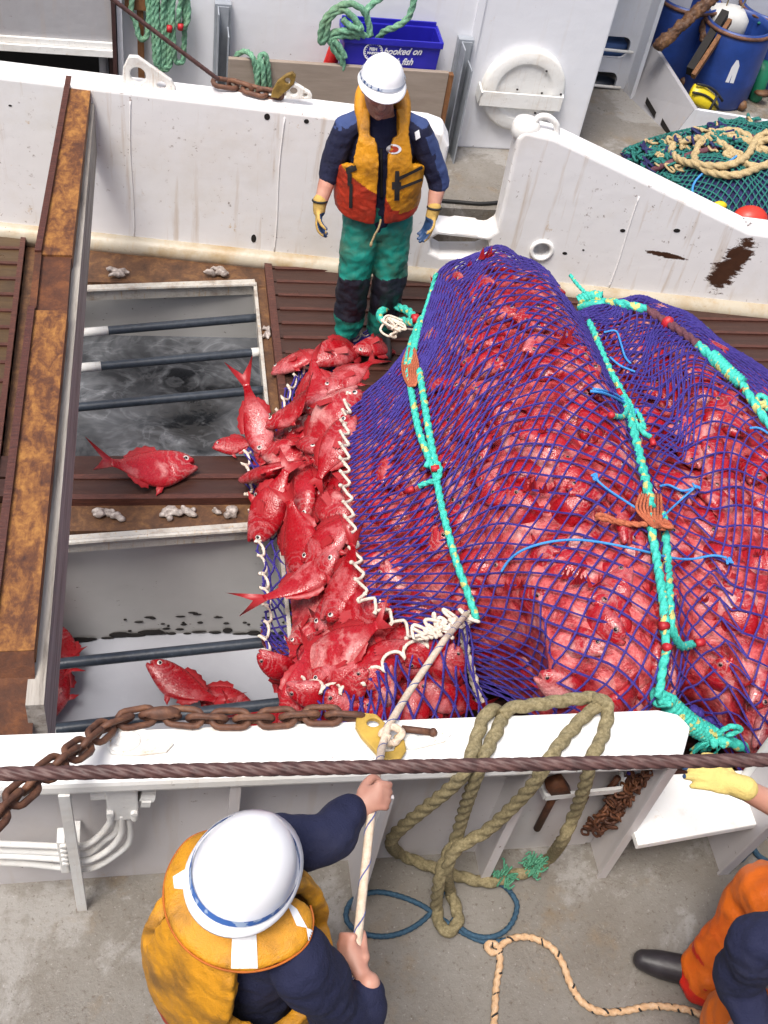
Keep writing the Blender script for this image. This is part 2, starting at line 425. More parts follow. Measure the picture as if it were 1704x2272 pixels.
M['kneepad'] = cloth('dark_knee_patch', (.010, .012, .026), (.04, .04, .05), .5, .6)
M['orange'] = cloth('orange_oilskin', (.86, .17, .006), (.6, .06, .004), .5, .42, 4, 500, .5, .7)
M['orange_red'] = cloth('red_oilskin_cuff', (.72, .018, .006), None, rough=.45)
M['boot'] = plain('dark_rubber_boot', (.035, .03, .035), .45, .3)
M['glove'] = cloth('tan_knit_glove', (.55, .36, .10), (.22, .14, .05), .7, .9, 10)
M['glove_y'] = cloth('yellow_knit_glove', (.80, .62, .20), (.55, .42, .15), .5, .9, 10)
M['glove_palm'] = plain('blue_rubber_palm', (.03, .075, .19), .55, .25)
M['hat'] = plain('white_hard_hat', (.86, .86, .88), .28, .02, 3, .0005)
t = NT('hat_band_print', .5)
m = t.math('MULTIPLY', t.step(t.noise(60, 2, .5, co=t.coord((1, 1, .6))), .48, .54), t.step(t.noise(14, 0), .42, .46))
M['band'] = t.out(t.mix(m, (.55, .60, .68), (.03, .08, .22)), .5)
t = NT('blue_hat_band', .5)
M['band_blue'] = t.out(t.mix(t.step(t.noise(45, 2, .5), .52, .58), (.05, .14, .42), (.35, .45, .62)), .5)
M['reflect'] = plain('silver_reflective_tape', (.86, .87, .90), .25, .05)
M['black_strap'] = plain('black_webbing', (.02, .02, .02), .7, .2)
M['trim_dark'] = plain('dull_orange_piping', (.50, .13, .01), .7, .2)
M['trim_red'] = plain('red_piping', (.45, .05, .02), .7, .2)
M['eyewhite'] = plain('fish_eye_rim', (.70, .66, .62), .2, .1)
M['eyedull'] = plain('dull_fish_eye_rim', (.34, .17, .16), .3, .2)
M['eyeblack'] = plain('fish_pupil', (.008, .008, .012), .1, .1)
M['net'] = ropemat('purple_net_twine', [(.020, .012, .13), (.042, .026, .24), (.085, .06, .36)], 90, .75)
M['lace'] = ropemat('white_lacing_twine', [(.55, .42, .34), (.75, .66, .56), (.82, .78, .72)], 70, .85)
M['teal_rope'] = ropemat('teal_rope_fibre', [(.02, .34, .27), (.05, .56, .45), (.12, .70, .58)], 80, .6, dash=((.52, .50, .17), 24))
M['green_rope'] = ropemat('faded_green_rope', [(.07, .19, .11), (.17, .38, .25), (.36, .50, .34)], 70, .85, (.13, .16, .07))
M['olive_rope'] = ropemat('olive_rope_fibre', [(.13, .105, .05), (.26, .215, .115), (.40, .345, .21)], 80, .9)
M['tan_rope'] = ropemat('tan_rope_fibre', [(.32, .23, .11), (.47, .36, .19), (.58, .48, .3)], 80, .9)
M['cream_rope'] = ropemat('cream_rope_fibre', [(.60, .45, .32), (.72, .58, .45), (.8, .72, .62)], 60, .8, dash=None)
M['tracer'] = plain('blue_tracer_yarn', (.12, .15, .36), .8, .2)
M['dash_rope'] = ropemat('orange_tan_rope', [(.52, .30, .15), (.62, .41, .24), (.72, .57, .42)], 60, .8)
M['blue_rope'] = ropemat('dark_blue_rope', [(.015, .045, .085), (.03, .085, .14), (.06, .14, .2)], 90, .7)
M['blue_twine'] = ropemat('light_blue_twine', [(.03, .20, .55), (.05, .29, .68), (.1, .4, .75)], 90, .6)
M['orange_rope'] = ropemat('rust_red_cord', [(.30, .07, .03), (.48, .13, .06), (.58, .22, .12)], 90, .85)
M['red_cap'] = plain('red_tape_end', (.55, .02, .03), .5, .2)
M['maroon_rope'] = ropemat('maroon_rope_fibre', [(.07, .02, .035), (.13, .045, .06), (.2, .08, .1)], 80, .8)
M['blue_crate'] = plain('royal_blue_plastic', (.020, .018, .40), .4, .12, 6)
M['lettering'] = plain('white_print', (.75, .76, .8), .6, .05)
M['red_bag'] = plain('red_plastic_sack', (.62, .015, .012), .4, .2)
M['board'] = None
t = NT('weathered_board', .85)
n1 = t.noise(1, 6, .7, .2, co=t.coord((3, 20, 20)))
M['board'] = t.out(t.mix(t.noise(5, 5), t.ramp(n1, [(.3, (.20, .155, .12)), (.7, (.36, .30, .25))]), (.27, .22, .18)), .85, n1, .004, .5)
M['brownwood'] = rusty('brown_wood', [(.3, (.06, .025, .01)), (.55, (.20, .085, .03)), (.8, (.32, .16, .07))], (20, 20, 2), 2, .75)
M['galv'] = plain('galvanised_steel', (.34, .37, .41), .45, .2, 8)
M['cabinet'] = paint('grey_cabinet_paint', (.36, .355, .37), (.28, .26, .26), .5, 1.5)
M['darkrecess'] = plain('black_and_recess_shade', (.012, .009, .008), .8, .3)  # near-black for dark parts, also painted in for the shade inside openings
M['redbrown'] = plain('red_brown_primer', (.055, .022, .02), .6, .3)
M['drum'] = plain('blue_plastic_drum', (.018, .055, .26), .45, .2, 7)
M['rusthoop'] = M['chain']
M['jerry'] = plain('white_plastic_can', (.62, .62, .60), .45, .15, 5)
M['yellow'] = plain('yellow_rubber', (.75, .58, .02), .4, .1)
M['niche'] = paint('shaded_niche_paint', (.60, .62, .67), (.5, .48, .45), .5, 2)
M['nicheblue'] = plain('blue_padding', (.10, .20, .48), .5, .2)
M['bluebag'] = plain('black_plastic_bag', (.04, .05, .07), .3, .3)
M['net_green'] = ropemat('green_net_twine', [(.006, .08, .07), (.014, .16, .14), (.05, .27, .24)], 90, .8)
M['net_heap'] = ropemat('blue_green_net_heap', [(.006, .008, .03), (.018, .016, .10), (.02, .10, .12)], 34, .9)
M['fluff'] = ropemat('frayed_green_fibre', [(.03, .16, .09), (.10, .33, .2), (.2, .45, .32)], 80, .9)
M['floatred'] = plain('red_net_float', (.68, .05, .03), .4, .15)
M['scrap'] = rusty('pale_fish_scrap', [(.3, (.06, .05, .05)), (.5, (.34, .29, .26)), (.7, (.6, .54, .5))], (1, 1, 1), 26, .35, .006)
M['greenpl'] = plain('green_plastic', (.01, .20, .10), .5, .2)
M['rubber_hose'] = plain('black_hose', (.012, .012, .012), .6, .2)
def fishmat(name, red, pale, amount):
    t = NT(name, .3)
    ob = t.tc.outputs['Object']; x, y, z = t.sep(ob)
    oi = t.n('ShaderNodeObjectInfo')
    off = t.n('ShaderNodeVectorMath', operation='ADD'); t.t.links.new(ob, off.inputs[0])
    cx = t.n('ShaderNodeCombineXYZ'); rv = t.math('MULTIPLY', oi.outputs['Random'], 37.0); t.t.links.new(rv, cx.inputs[0]); t.t.links.new(rv, cx.inputs[1])
    t.t.links.new(cx.outputs[0], off.inputs[1]); co = off.outputs[0]
    big = t.noise(9, 5, .65, .3, co=co)
    belly = t.math('ADD', t.math('MULTIPLY', z, -2.2), t.math('MULTIPLY', t.math('SUBTRACT', big, .5), 1.9))
    belly = t.math('ADD', belly, t.math('MULTIPLY', t.math('SUBTRACT', oi.outputs['Random'], .5), .35))
    notail = t.ramp(t.math('MULTIPLY', t.math('ADD', x, .12), 4), [(.0, 0), (.35, 1)])
    pm = t.math('MULTIPLY', t.math('MULTIPLY', t.step(belly, .02, .42), amount), notail)
    c = t.mix(pm, red, pale)
    # streaks of the bony head: arcs round the eye
    ln = t.n('ShaderNodeVectorMath', operation='DISTANCE'); t.t.links.new(ob, ln.inputs[0]); ln.inputs[1].default_value = (.175, 0, .03)
    wv = t.math('SINE', t.math('ADD', t.math('MULTIPLY', ln.outputs['Value'], 260), t.math('MULTIPLY', t.noise(24, 3, .6, co=co), 14)))
    head = t.ramp(x, [(.07, 0), (.13, 1)])
    c = t.mix(t.math('MULTIPLY', t.math('MULTIPLY', t.step(wv, .35, .95), head), .40), c, tuple(min(1, q*1.25+.04) for q in pale))
    c = t.mix(t.math('MULTIPLY', t.math('MULTIPLY', t.step(wv, -.2, -.9), head), .35), c, tuple(q*.45 for q in red))
    sc1 = t.vor(130, co=t.coord((1, 1, 1)))
    c = t.mix(t.math('MULTIPLY', t.step(sc1, .35, .8), .22), c, tuple(q*.55 for q in red))
    c = t.mix(t.math('MULTIPLY', t.step(t.noise(34, 5, .7, co=co), .60, .72), .26), c, (.74, .42, .40))
    c = t.mix(t.math('MULTIPLY', t.step(t.noise(15, 5, .7, .8, co=co), .58, .72), .45), c, tuple(q*.5 for q in red))
    hgt = t.math('ADD', t.math('MULTIPLY', sc1, .5), t.noise(28, 4, .6, co=co))
    return t.out(c, t.ramp(t.noise(55, 4, co=co), [(.32, .10), (.68, .50)]), hgt, .005, .5, Coat_Weight=.08, Coat_Roughness=.1)
M['fish_red'] = fishmat('red_fish_skin', (.34, .004, .010), (.60, .19, .20), .85)
M['fish_pale'] = fishmat('pale_pink_fish_skin', (.37, .010, .018), (.62, .27, .26), 1.2)
t = NT('red_fish_fin', .4)
c = t.mix(t.noise(1, 4, .6, .2, co=t.coord((40, 40, 200))), (.24, .003, .007), (.44, .028, .034))
M['fin'] = t.out(c, .4, t.noise(1, 3, .6, co=t.coord((30, 30, 220))), .002, .6)
t = NT('red_fish_mass', .4)
n1 = t.noise(7, 6, .7, .4); 
M['mass'] = t.out(t.ramp(n1, [(.32, (.07, .004, .006)), (.45, (.34, .015, .022)), (.56, (.55, .10, .10)), (.68, (.70, .32, .30))]), .35, n1, .03, .8)
# ------------------------------------------------------------------ decks, wells, water
def struct(mb, name, mat, **k): return tag(mb.build(name, mat, **k), kind='structure')
HX0, HX1 = -.66, .585
H1 = (4.30, 5.78); H2 = (2.62, 3.80)
mb = MB()                                                        # timber trawl deck, board by board
def boards(x0, x1, y0, y1, pitch, mi, gap=.016):
    y = y0
    while y < y1-.02:
        ye = min(y+pitch-gap, y1); dz = random.uniform(-.003, .003)
        mb.box((x0, y, -.05), (x1, ye, dz), mi); y += pitch
boards(.70, 6.0, 2.02, 6.1, .135, 0)
boards(-1.6, -.80, 2.0, 6.3, .15, 1)
mb.box((-1.6, 4.0, -.05), (HX1+.12, 4.115, .0), 0); mb.box((-1.6, 4.135, -.05), (HX1+.12, 4.28, -.003), 0)
for y in (3.985, 4.125): mb.box((-.76, y-.02, -.05), (HX1+.12, y+.012, .012), 2)
y = 2.02+.135
while y < 6.0:
    mb.box((.72, y-.02, -.04), (6.0, y+.004, .010), 2); y += .135
y = 2.15
while y < 6.2:
    mb.box((-1.6, y-.02, -.04), (-.83, y+.004, .012), 2); y += .15
mb.box((.655, 2.0, -.08), (.70, 6.05, .014), 2); mb.box((-.83, 2.0, -.08), (-.80, 6.2, .014), 2)
mb.box((-1.6, 2.0, -.2), (HX0-.07, 6.5, -.055), 3)
mb.box((HX1+.075, 1.9, -.2), (6.2, 6.5, -.055), 3)
struct(mb, 'trawl_deck', [M['plank'], M['plank_pale'], M['strip'], M['gutter']], base=(0, 4, 0))
mb = MB()                                                        # rusty gutter round the two hatches
mb.box((HX0, H1[1], -.09), (HX1+.07, 6.3, -.03)); mb.box((HX1, H1[0], -.10), (HX1+.075, H1[1], -.035))
mb.box((HX0, H2[1], -.10), (HX1+.07, 3.965, -.04)); mb.box((HX1, 2.0, -.10), (HX1+.075, H2[1], -.04))
mb.box((HX0, 3.875, -.5), (HX1+.07, H1[0], -.11))
mb.box((HX0-.06, 2.0, -.3), (HX0, 6.3, -.02))
struct(mb, 'hatch_gutter', M['gutter'], base=(0, 4, 0))
def well(y0, y1, depth, name):
    mb = MB(); t_ = .04
    mb.box((HX0-.5, y1, -depth-.2), (HX1+.25, y1+t_, -.095)); mb.box((HX0-.5-t_, y0, -depth-.2), (HX0-.5, y1, -.31))
    mb.box((HX1+.25, y0, -depth-.2), (HX1+.25+t_, y1, -.22)); mb.box((HX0-.5, y0-t_, -depth-.2), (HX1+.25, y0, -.12))
    return struct(mb, name, M['tank'], base=(0, (y0+y1)/2, 0))
well(H1[0], H1[1], .62, 'tank_wall'); 
mb = MB()
P = []                                                           # the lower tank has a curved far wall
for i in range(25):
    x = HX0-.5+(HX1-HX0+.75)*i/24; P.append((x, 3.80+.05*math.cos((x-.1)*2.2)-.03))
for i in range(24):
    (xa, ya), (xb, yb) = P[i], P[i+1]
    mb.add([(xa, ya, -1.2), (xb, yb, -1.2), (xb, yb, -.10), (xa, ya, -.10), (xa, ya+.05, -1.2), (xb, yb+.05, -1.2), (xb, yb+.05, -.10), (xa, ya+.05, -.10)],
           [(3, 2, 1, 0), (4, 5, 6, 7), (2, 3, 7, 6)])
mb.box((HX0-.54, 1.9, -1.2), (HX0-.5, 3.8, -.31)); mb.box((HX1+.25, 1.9, -1.2), (HX1+.29, 3.8, -.22)); mb.box((HX0-.5, 1.86, -1.2), (HX1+.25, 1.9, -.12))
struct(mb, 'tank_wall', M['tank'], base=(0, 3, 0))
mb = MB(); mb.box((HX0-.5, H1[0], -.8), (HX1+.25, H1[1], -.44)); struct(mb, 'tank_water', M['water_dark'], base=(0, 5, -.44))
mb = MB(); mb.box((HX0-.5, 1.9, -1.15), (HX1+.25, 3.85, -.95)); struct(mb, 'tank_water', M['water_pale'], base=(0, 3, -.95))
mb = MB()
for i in range(26):                                              # rust line where the curved wall meets the water
    x = HX0-.45+(HX1-HX0+.6)*i/25+random.uniform(-.02, .02); y = 3.80+.05*math.cos((x-.1)*2.2)-.036
    rx, rz = random.uniform(.02, .09), random.uniform(.006, .028)
    mb.ball((x, y, -.95+random.uniform(.0, .02)+rz*.6), (rx, .006, rz), n=10)
for i in range(30):
    x = random.uniform(-.2, .7); y = 3.80+.05*math.cos((x-.1)*2.2)-.033
    mb.ball((x, y, -.95+random.uniform(.03, .3)**1.3), (random.uniform(.006, .03), .005, random.uniform(.004, .009)), n=8)
struct(mb, 'tank_wall_rust', M['darkrecess'])
mb = MB()                                                        # near and far side walkways
mb.box((-4, -3, -.2), (6, 1.905, .2)); struct(mb, 'walkway', M['deck'], base=(0, 0, .2))
mb = MB(); mb.box((-4, 6.3, -.2), (7, 8.6, .25)); struct(mb, 'far_walkway', M['deck'], base=(0, 7, .25))

# ------------------------------------------------------------------ hatch rims and bars
def hatch(label, y0l, y0r, y1l, y1r, bars, ends):
    h = empty('hatch_grating', (0, (y0l+y1l)/2, 0), label, 'hatch')
    mb = MB(); mb.bar((HX0, y1l, -.04), (HX1, y1r, -.04), .035, .09); mb.bar((HX1, y1r, -.045), (HX1, y0r, -.045), .020, .08)
    mb.tube([(HX0, y1l-.028, -.0), (-.1, (y1l+y1r)/2-.028, 0), (HX1, y1r-.028, 0)], .014, 8)
    mb.build('rim', M['rim'], h)
    for (a, b, wl, wr) in bars:
        A, B = Vector(a), Vector(b); d = (B-A)
        mb = MB(); mb.tube([A, A+d*.25, A+d*.6, B], .026, 12, step=.05)
        if wl: mb.tube([A, A+d*wl], .0275, 12, mi=1)
        if wr: mb.tube([B-d*wr, B], .0275, 12, mi=1)
        mb.build('bar', [M['pipe'], M['pipe_white']], h, True)
    return h
hatch('open fish hatch with three black bars over dark foamy water', H1[0], H1[0], 5.66, 5.79,
      [(at(120, 724, -.05), at(556, 686, -.05), .25, 0), (at(115, 800, -.05), at(562, 760, -.05), .22, .045), (at(108, 885, -.05), at(572, 842, -.05), 0, 0)], 0)
hatch('open fish hatch with two black bars over pale milky water', H2[0], H2[0], 3.70, 3.80,
      [(at(90, 1438, -.05), at(612, 1383, -.05), 0, 0), (at(60, 1582, -.05), at(640, 1515, -.05), .1, .03)], 0)
# ------------------------------------------------------------------ rusty cross beam over the well
bm_ = empty('cross_beam', (-.48, 4.2, .55), 'rusty orange steel beam on grey timber spanning the deck between both bulwarks', 'beam')
mb = MB()
segs = [(6.27, -.482, -.362), (4.62, -.55, -.40), (4.60, -.548, -.405), (4.22, -.548, -.405), (4.20, -.552, -.402), (2.36, -.575, -.43)]
for i, (mi) in enumerate((0, 1, 1, 1, 0)):
    (ya, la, ra), (yb, lb, rb) = segs[i], segs[i+1]; dz = .004 if i == 4 else (0 if i == 0 else -.012)
    n = max(1, int((ya-yb)/.15))
    for k in range(n):
        f0, f1 = k/n, (k+1)/n
        y0, y1 = ya+(yb-ya)*f0, ya+(yb-ya)*f1; l0, l1 = la+(lb-la)*f0, la+(lb-la)*f1; r0, r1 = ra+(rb-ra)*f0, ra+(rb-ra)*f1
        Z = 1.0+dz
        mb.add([(l0, y0, Z), (r0, y0, Z), (r1, y1, Z), (l1, y1, Z), (l0, y0, .93), (r0, y0, .93), (r1, y1, .93), (l1, y1, .93)],
               [(0, 1, 2, 3), (1, 5, 6, 2), (7, 3, 2, 6)][:2]+[(4, 7, 6, 5), (0, 3, 7, 4)]+([(0, 4, 5, 1)] if k == 0 else [])+([(3, 2, 6, 7)] if k == n-1 else []), mi)
    # raised lip along the left edge
    mb.bar((la-.003, ya, Z+.008), (lb-.003, yb, Z+.008), .03, .03, 1 if mi else 2)
# sloping end plate at the near end, its shade put into darker rust
mb.add([(-.575, 2.36, 1.0), (-.43, 2.36, 1.0), (-.445, 2.19, .78), (-.60, 2.19, .78), (-.575, 2.30, .93), (-.43, 2.30, .93), (-.445, 2.13, .75), (-.60, 2.13, .75)],
       [(0, 1, 2, 3), (1, 5, 6, 2), (4, 0, 3, 7), (3, 2, 6, 7), (7, 6, 5, 4)], 1)
mb.build('steel_channel', [M['beam'], M['beam_dark'], M['strip']], bm_)
mb = MB()
mb.add([(-.395, 6.25, .925), (-.345, 6.25, .925), (-.345, 6.25, .62), (-.395, 6.25, .62), (-.455, 2.19, .925), (-.395, 2.19, .925), (-.395, 2.19, .52), (-.455, 2.19, .52)],
       [(0, 1, 2, 3), (4, 7, 6, 5), (0, 4, 5, 1), (1, 5, 6, 2), (2, 6, 7, 3), (3, 7, 4, 0)])
mb.build('timber_board', M['timber'], bm_)
# ------------------------------------------------------------------ far bulwark
ef = Vector((1, -.125, 0)).normalized(); nf = Vector((.125, 1, 0)).normalized(); of = Vector((0, 6.115, 0))
MF = Matrix((ef, Vector((0, 0, 1)), -nf)).transposed().to_4x4(); MF.translation = of
def onfar(px, py, off=0):
    d = Vector(ray(px, py)); C = Vector(CAM); p = C+d*(((of+nf*off)-C).dot(nf)/d.dot(nf)); q = p-of
    return (q.dot(ef), q.z)
def far3(px, py, off=-.004):
    s_, z_ = onfar(px, py, off); return of+nf*off+ef*s_+Vector((0, 0, z_))
fb = empty('bulwark', (0, 6.115, 0), 'long white bulwark behind the standing man, rust patch at its low right end', 'bulwark')
zt = 1.02
sill = onfar(1000, 505)[1]
L1 = onfar(968, 330)[0]; L2 = onfar(1078, 480)[0]; L2b = onfar(1112, 320)[0]
top = [onfar(x, y) for x, y in ((1118, 300), (1135, 285), (1200, 300), (1400, 395), (1618, 502), (1659, 515))]
outer = [(-1.03, .0), (5.2, .0), (5.2, top[-1][1]-.0)]+[(p[0], p[1]) for p in reversed(top[:-1])]+[(L2, sill+.05), (L2-.05, sill), (L1+.04, sill), (L1, sill+.05), (L1, .92), (L1-.05, zt-.02), (L1-.14, zt), (-1.03, zt)]
sl_ = [onfar(*p) for p in ((948, 508), (985, 500), (1030, 505), (1056, 522), (1057, 545), (1030, 556), (950, 556), (930, 545), (930, 520))]
hc = onfar(1170, 540); dr = onfar(392+8, 0)
holes = [sl_, circ(hc[0], hc[1], .055)]
plate(outer, holes, -.19, MF, .022).build('bulwark_plate', M['bulwark_far'], fb)
mb = MB(); mb.tube([MF @ Vector((hc[0]+.065*math.cos(a), hc[1]+.065*math.sin(a), .004)) for a in np.linspace(0, 2*math.pi, 25)[:-1]], .014, 8, True)
P3 = [far3(x, y, .09) for x, y in ((1168, 290), (1200, 297), (1300, 345), (1400, 392), (1500, 443), (1600, 493), (1625, 503), (1659, 507))]+[far3(1800, 530, .09)]
mb.tube(catmull(P3, 6), .036, 14)
mb.build('rail', M['cap'], fb, True)
mb = MB(); c0 = far3(1138, 268, .09)
mb.lathe([(0, -.02), (.07, -.02), (.085, .0), (.085, .05), (.07, .085), (.03, .1), (0, .1)], c0+Vector((0, 0, -.06)), 20)
lp = [far3(x, y, .08) for x, y in ((1150, 300), (1152, 270), (1165, 253), (1185, 253), (1202, 270), (1202, 295))]
mb.tube(catmull(lp, 6), .019, 10)
mb.build('lifting_loop', M['whitemetal'], fb, True)
mb = MB()                                                        # ledge along the foot of the bulwark
prof = [(0, .06), (-.012, .06), (-.04, .045), (-.065, .02), (-.07, .0), (-.07, -.05), (0, -.05)]
V = []; 
for s_ in np.linspace(-1.03, 5.2, 40):
    for (o_, z_) in prof: V.append(of+ef*s_+nf*o_+Vector((0, 0, z_)))
k_ = len(prof)
mb.add(V, [(i*k_+j, (i+1)*k_+j, (i+1)*k_+j+1, i*k_+j+1) for i in range(39) for j in range(k_-1)])
mb.build('foot_ledge', M['ledge'], fb, True)
for px, py, rx, ry in ((577, 252, .017, .02), (662, 262, .015, .014), (548, 515, .016, .03), (1345, 498, .018, .012), (1462, 498, .022, .014), (1220, 547, .016, .010), (1260, 540, .008, .006), (1080, 540, .007, .007), (22, 228, .01, .006)):
    s_, z_ = onfar(px, py); mb = MB(); mb.prism([(s_+a, z_+b) for a, b in circ(0, 0, rx, ry, 12)], .0015, MF @ Matrix.Translation((0, 0, .0005))); mb.build('bolt_hole', M['darkrecess'], fb)

for s_ in (-.15, .72, 2.9):
    mb = MB(); mb.tube([MF @ Vector((s_+.006*math.sin(7*z), z, .002)) for z in np.linspace(.06, .98 if s_ < 2 else .74, 24)], .0045, 6); mb.build('weld_seam', M['bulwark_far'], fb, True)
def padeye(px, py, sx, sz, label, tilt=0):
    p = far3(px, py, .09)
    Mx = Matrix((ef, Vector((0, 0, 1)), -nf)).transposed().to_4x4(); Mx.translation = p-nf*.0; Mx = Mx @ Matrix.Rotation(tilt, 4, 'Z')
    out = [(-.5*sx, 0), (-.47*sx, .62*sz), (-.36*sx, .98*sz), (-.2*sx, sz), (.42*sx, .42*sz), (.5*sx, .2*sz), (.48*sx, 0)]
    mbp = plate(out, [circ(-.2*sx, .45*sz, .15*sx, .24*sz, 16), circ(.24*sx, .24*sz, .09*sx, .12*sz, 12)], .03, Mx @ Matrix.Translation((0, 0, -.015)), .006)
    return tag(mbp.build('padeye', M['chipped'], smooth=False), label, 'pad eye')
zc_ = 1.02
def farcap(px, py, z=zc_): 
    return at(px, py, z)
padeye(322, 196, .30, .20, 'chipped white pad eye with a big triangular hole on the long bulwark')
padeye(646, 212, .15, .10, 'small white pad eye beside the yellow hook on the long bulwark', .1)
# ------------------------------------------------------------------ near bulwark
nb = empty('bulwark', (.7, 1.9, .2), 'white bulwark with rope draped over it, between the rope puller and the hatch', 'bulwark')
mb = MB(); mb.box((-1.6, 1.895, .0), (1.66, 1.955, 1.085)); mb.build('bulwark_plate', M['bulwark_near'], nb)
capP = [(-1.6, 1.765), (1.50, 1.765), (1.68, 1.77), (1.735, 1.80), (1.745, 1.86), (1.72, 1.95), (1.64, 1.985), (1.45, 1.985), (-1.6, 1.985)]
b0 = at(1480, 1640, 1.15); b1 = at(1452, 1532, 1.15); a0 = at(0, 1578, 1.15); a1 = at(0, 1690, 1.15)
capP = [(-1.6, a1.y), (b0.x-.03, b0.y-.002), (b0.x+.005, b0.y+.02), (b1.x+.05, b1.y-.07), (b1.x+.02, b1.y-.015), (b1.x-.05, b1.y+.005), (-1.6, a0.y)]
mb = MB(); mb.prism(capP, .07, Matrix.Translation((0, 0, 1.08))); cap = mb.build('cap_rail', M['cap'], nb, bevel=.02)
def gusset(px, pyf, xt=None):
    f_ = at(px, pyf, .2); x = f_.x
    mb = MB()
    mb.add([(x-.006, 1.897, .2), (x-.006, f_.y, .2), (x-.006, f_.y-.005, 1.08), (x-.006, 1.897, 1.08), (x+.006, 1.897, .2), (x+.006, f_.y, .2), (x+.006, f_.y-.005, 1.08), (x+.006, 1.897, 1.08)],
           [(0, 1, 2, 3), (7, 6, 5, 4), (0, 4, 5, 1), (1, 5, 6, 2), (2, 6, 7, 3)])
    mb.bar((x, f_.y-.004, .2), (x, f_.y-.009, 1.08), .035, .012, up=(0, 1, 0))
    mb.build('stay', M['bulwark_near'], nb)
for p in ((488, 1940), (768, 1962), (1042, 1903), (1298, 1892)): gusset(*p)
# low step in the gap of the bulwark
b0 = at(1352, 1828, .6); b1 = at(1640, 1780, .6); b2 = at(1598, 1712, .6); b3 = at(1400, 1722, .6)
mb = MB(); mb.prism([(1.70, b0.y), (b1.x, b1.y), (b2.x+.05, 1.97), (1.70, 1.97)], .035, Matrix.Translation((0, 0, .565))); mb.build('step_plate', M['cap'], nb, bevel=.006)
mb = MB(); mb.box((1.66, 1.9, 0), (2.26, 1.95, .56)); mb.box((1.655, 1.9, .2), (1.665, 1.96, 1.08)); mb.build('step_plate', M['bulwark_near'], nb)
r0 = at(1535, 1890, .2)
mb = MB()
mb.add([(2.19, 1.9, .2), (2.19, 1.73, .2), (2.19, 1.66, 1.1), (2.19, 1.9, 1.1), (2.205, 1.9, .2), (2.205, 1.73, .2), (2.205, 1.66, 1.1), (2.205, 1.9, 1.1)],
       [(0, 1, 2, 3), (7, 6, 5, 4), (0, 4, 5, 1), (1, 5, 6, 2), (2, 6, 7, 3)])
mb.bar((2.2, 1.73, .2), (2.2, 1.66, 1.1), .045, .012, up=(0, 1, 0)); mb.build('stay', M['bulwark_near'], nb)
mb = MB(); mb.box((2.2, 1.9, 0), (4.5, 1.955, 1.08)); mb.box((2.17, 1.74, 1.08), (4.5, 2.0, 1.15)); mb.build('bulwark_plate', M['cap'], nb, bevel=.01)
# ------------------------------------------------------------------ deckhouse behind the far walkway
WY = 7.06
dh = empty('deckhouse', (1.3, WY, .25), 'white deckhouse wall with a round cover behind the standing man', 'deckhouse')
mb = MB(); mb.box((-.235, WY, .25), (2.93, WY+.08, 3.2)); mb.build('wall', M['wall'], dh, bevel=.012)
mb = MB(); mb.box((2.86, WY+.085, .25), (2.925, 8.4, 3.2)); mb.build('wall', M['wall'], dh)
mb = MB(); mb.bar((2.03, WY-.004, .25), (2.03, WY-.004, 3.2), .05, .018, up=(0, 1, 0)); mb.build('wall_seam', M['wall'], dh)
# round cover
dc = at(1128, 190, y=WY); Mw = Matrix.Translation((dc.x, WY, dc.z)) @ Matrix.Rotation(math.pi/2, 4, 'X')
mb = MB(); mb.lathe([(0, .040), (.10, .041), (.16, .043), (.185, .047), (.195, .058), (.205, .060), (.27, .058), (.287, .048), (.29, .0)], n=48, M=Mw)
rc = mb.build('round_cover', M['whitemetal'], dh, True)
mb = MB(); a = at(1046, 188, y=WY-.08); b = at(1205, 228, y=WY-.08)
mb.bar((dc.x-.30, WY-.085, dc.z-.045), (dc.x+.27, WY-.085, dc.z-.055), .014, .10)
mb.bar((dc.x-.30, WY-.085, dc.z-.045), (dc.x-.31, WY, dc.z-.015), .012, .10); mb.bar((dc.x+.27, WY-.085, dc.z-.055), (dc.x+.29, WY, dc.z-.05), .012, .10)
mb.build('strap_bar', M['whitemetal'], rc)
for px, py in ((1117, 192), (1170, 200), (1211, 202), (1155, 242), (1180, 152)):
    p = at(px, py, y=WY-.05); mb = MB(); mb.ball((p.x, WY-.058 if py < 230 else WY-.062, p.z), (.009, .008, .007), n=8); mb.build('bolt', M['darkrecess'], rc)
mb = MB(); p = at(1148, 270, y=WY-.06); mb.box((p.x-.05, WY-.075, p.z-.07), (p.x+.06, WY-.05, p.z+.06)); mb.build('drain_plate', M['whitemetal'], rc, bevel=.006)
# grey channel brackets
for (px, py0, py1, lab) in ((480, 20, 182, 'grey steel channel bracket welded at the left end of the board fence'), (990, 95, 262, 'grey steel channel bracket holding the right end of the board fence')):
    a = at(px, py1, y=6.82); x = a.x; zt_ = at(px, py0, y=6.95).z
    k = empty('channel_bracket', (x, 6.85, .25), lab, 'bracket')
    mb = MB(); mb.box((x-.035, 6.98, .25), (x+.035, 6.99, zt_)); mb.box((x-.035, 6.87, .25), (x-.027, 6.98, zt_)); mb.build('channel', M['galv'], k)
    mb = MB(); mb.box((x+.027, 6.84, .25), (x+.035, 6.978, zt_-.12)); mb.box((x-.05, 6.994, .4), (x+.05, 7.056, zt_+.01)); mb.build('flange', M['galv'], k)
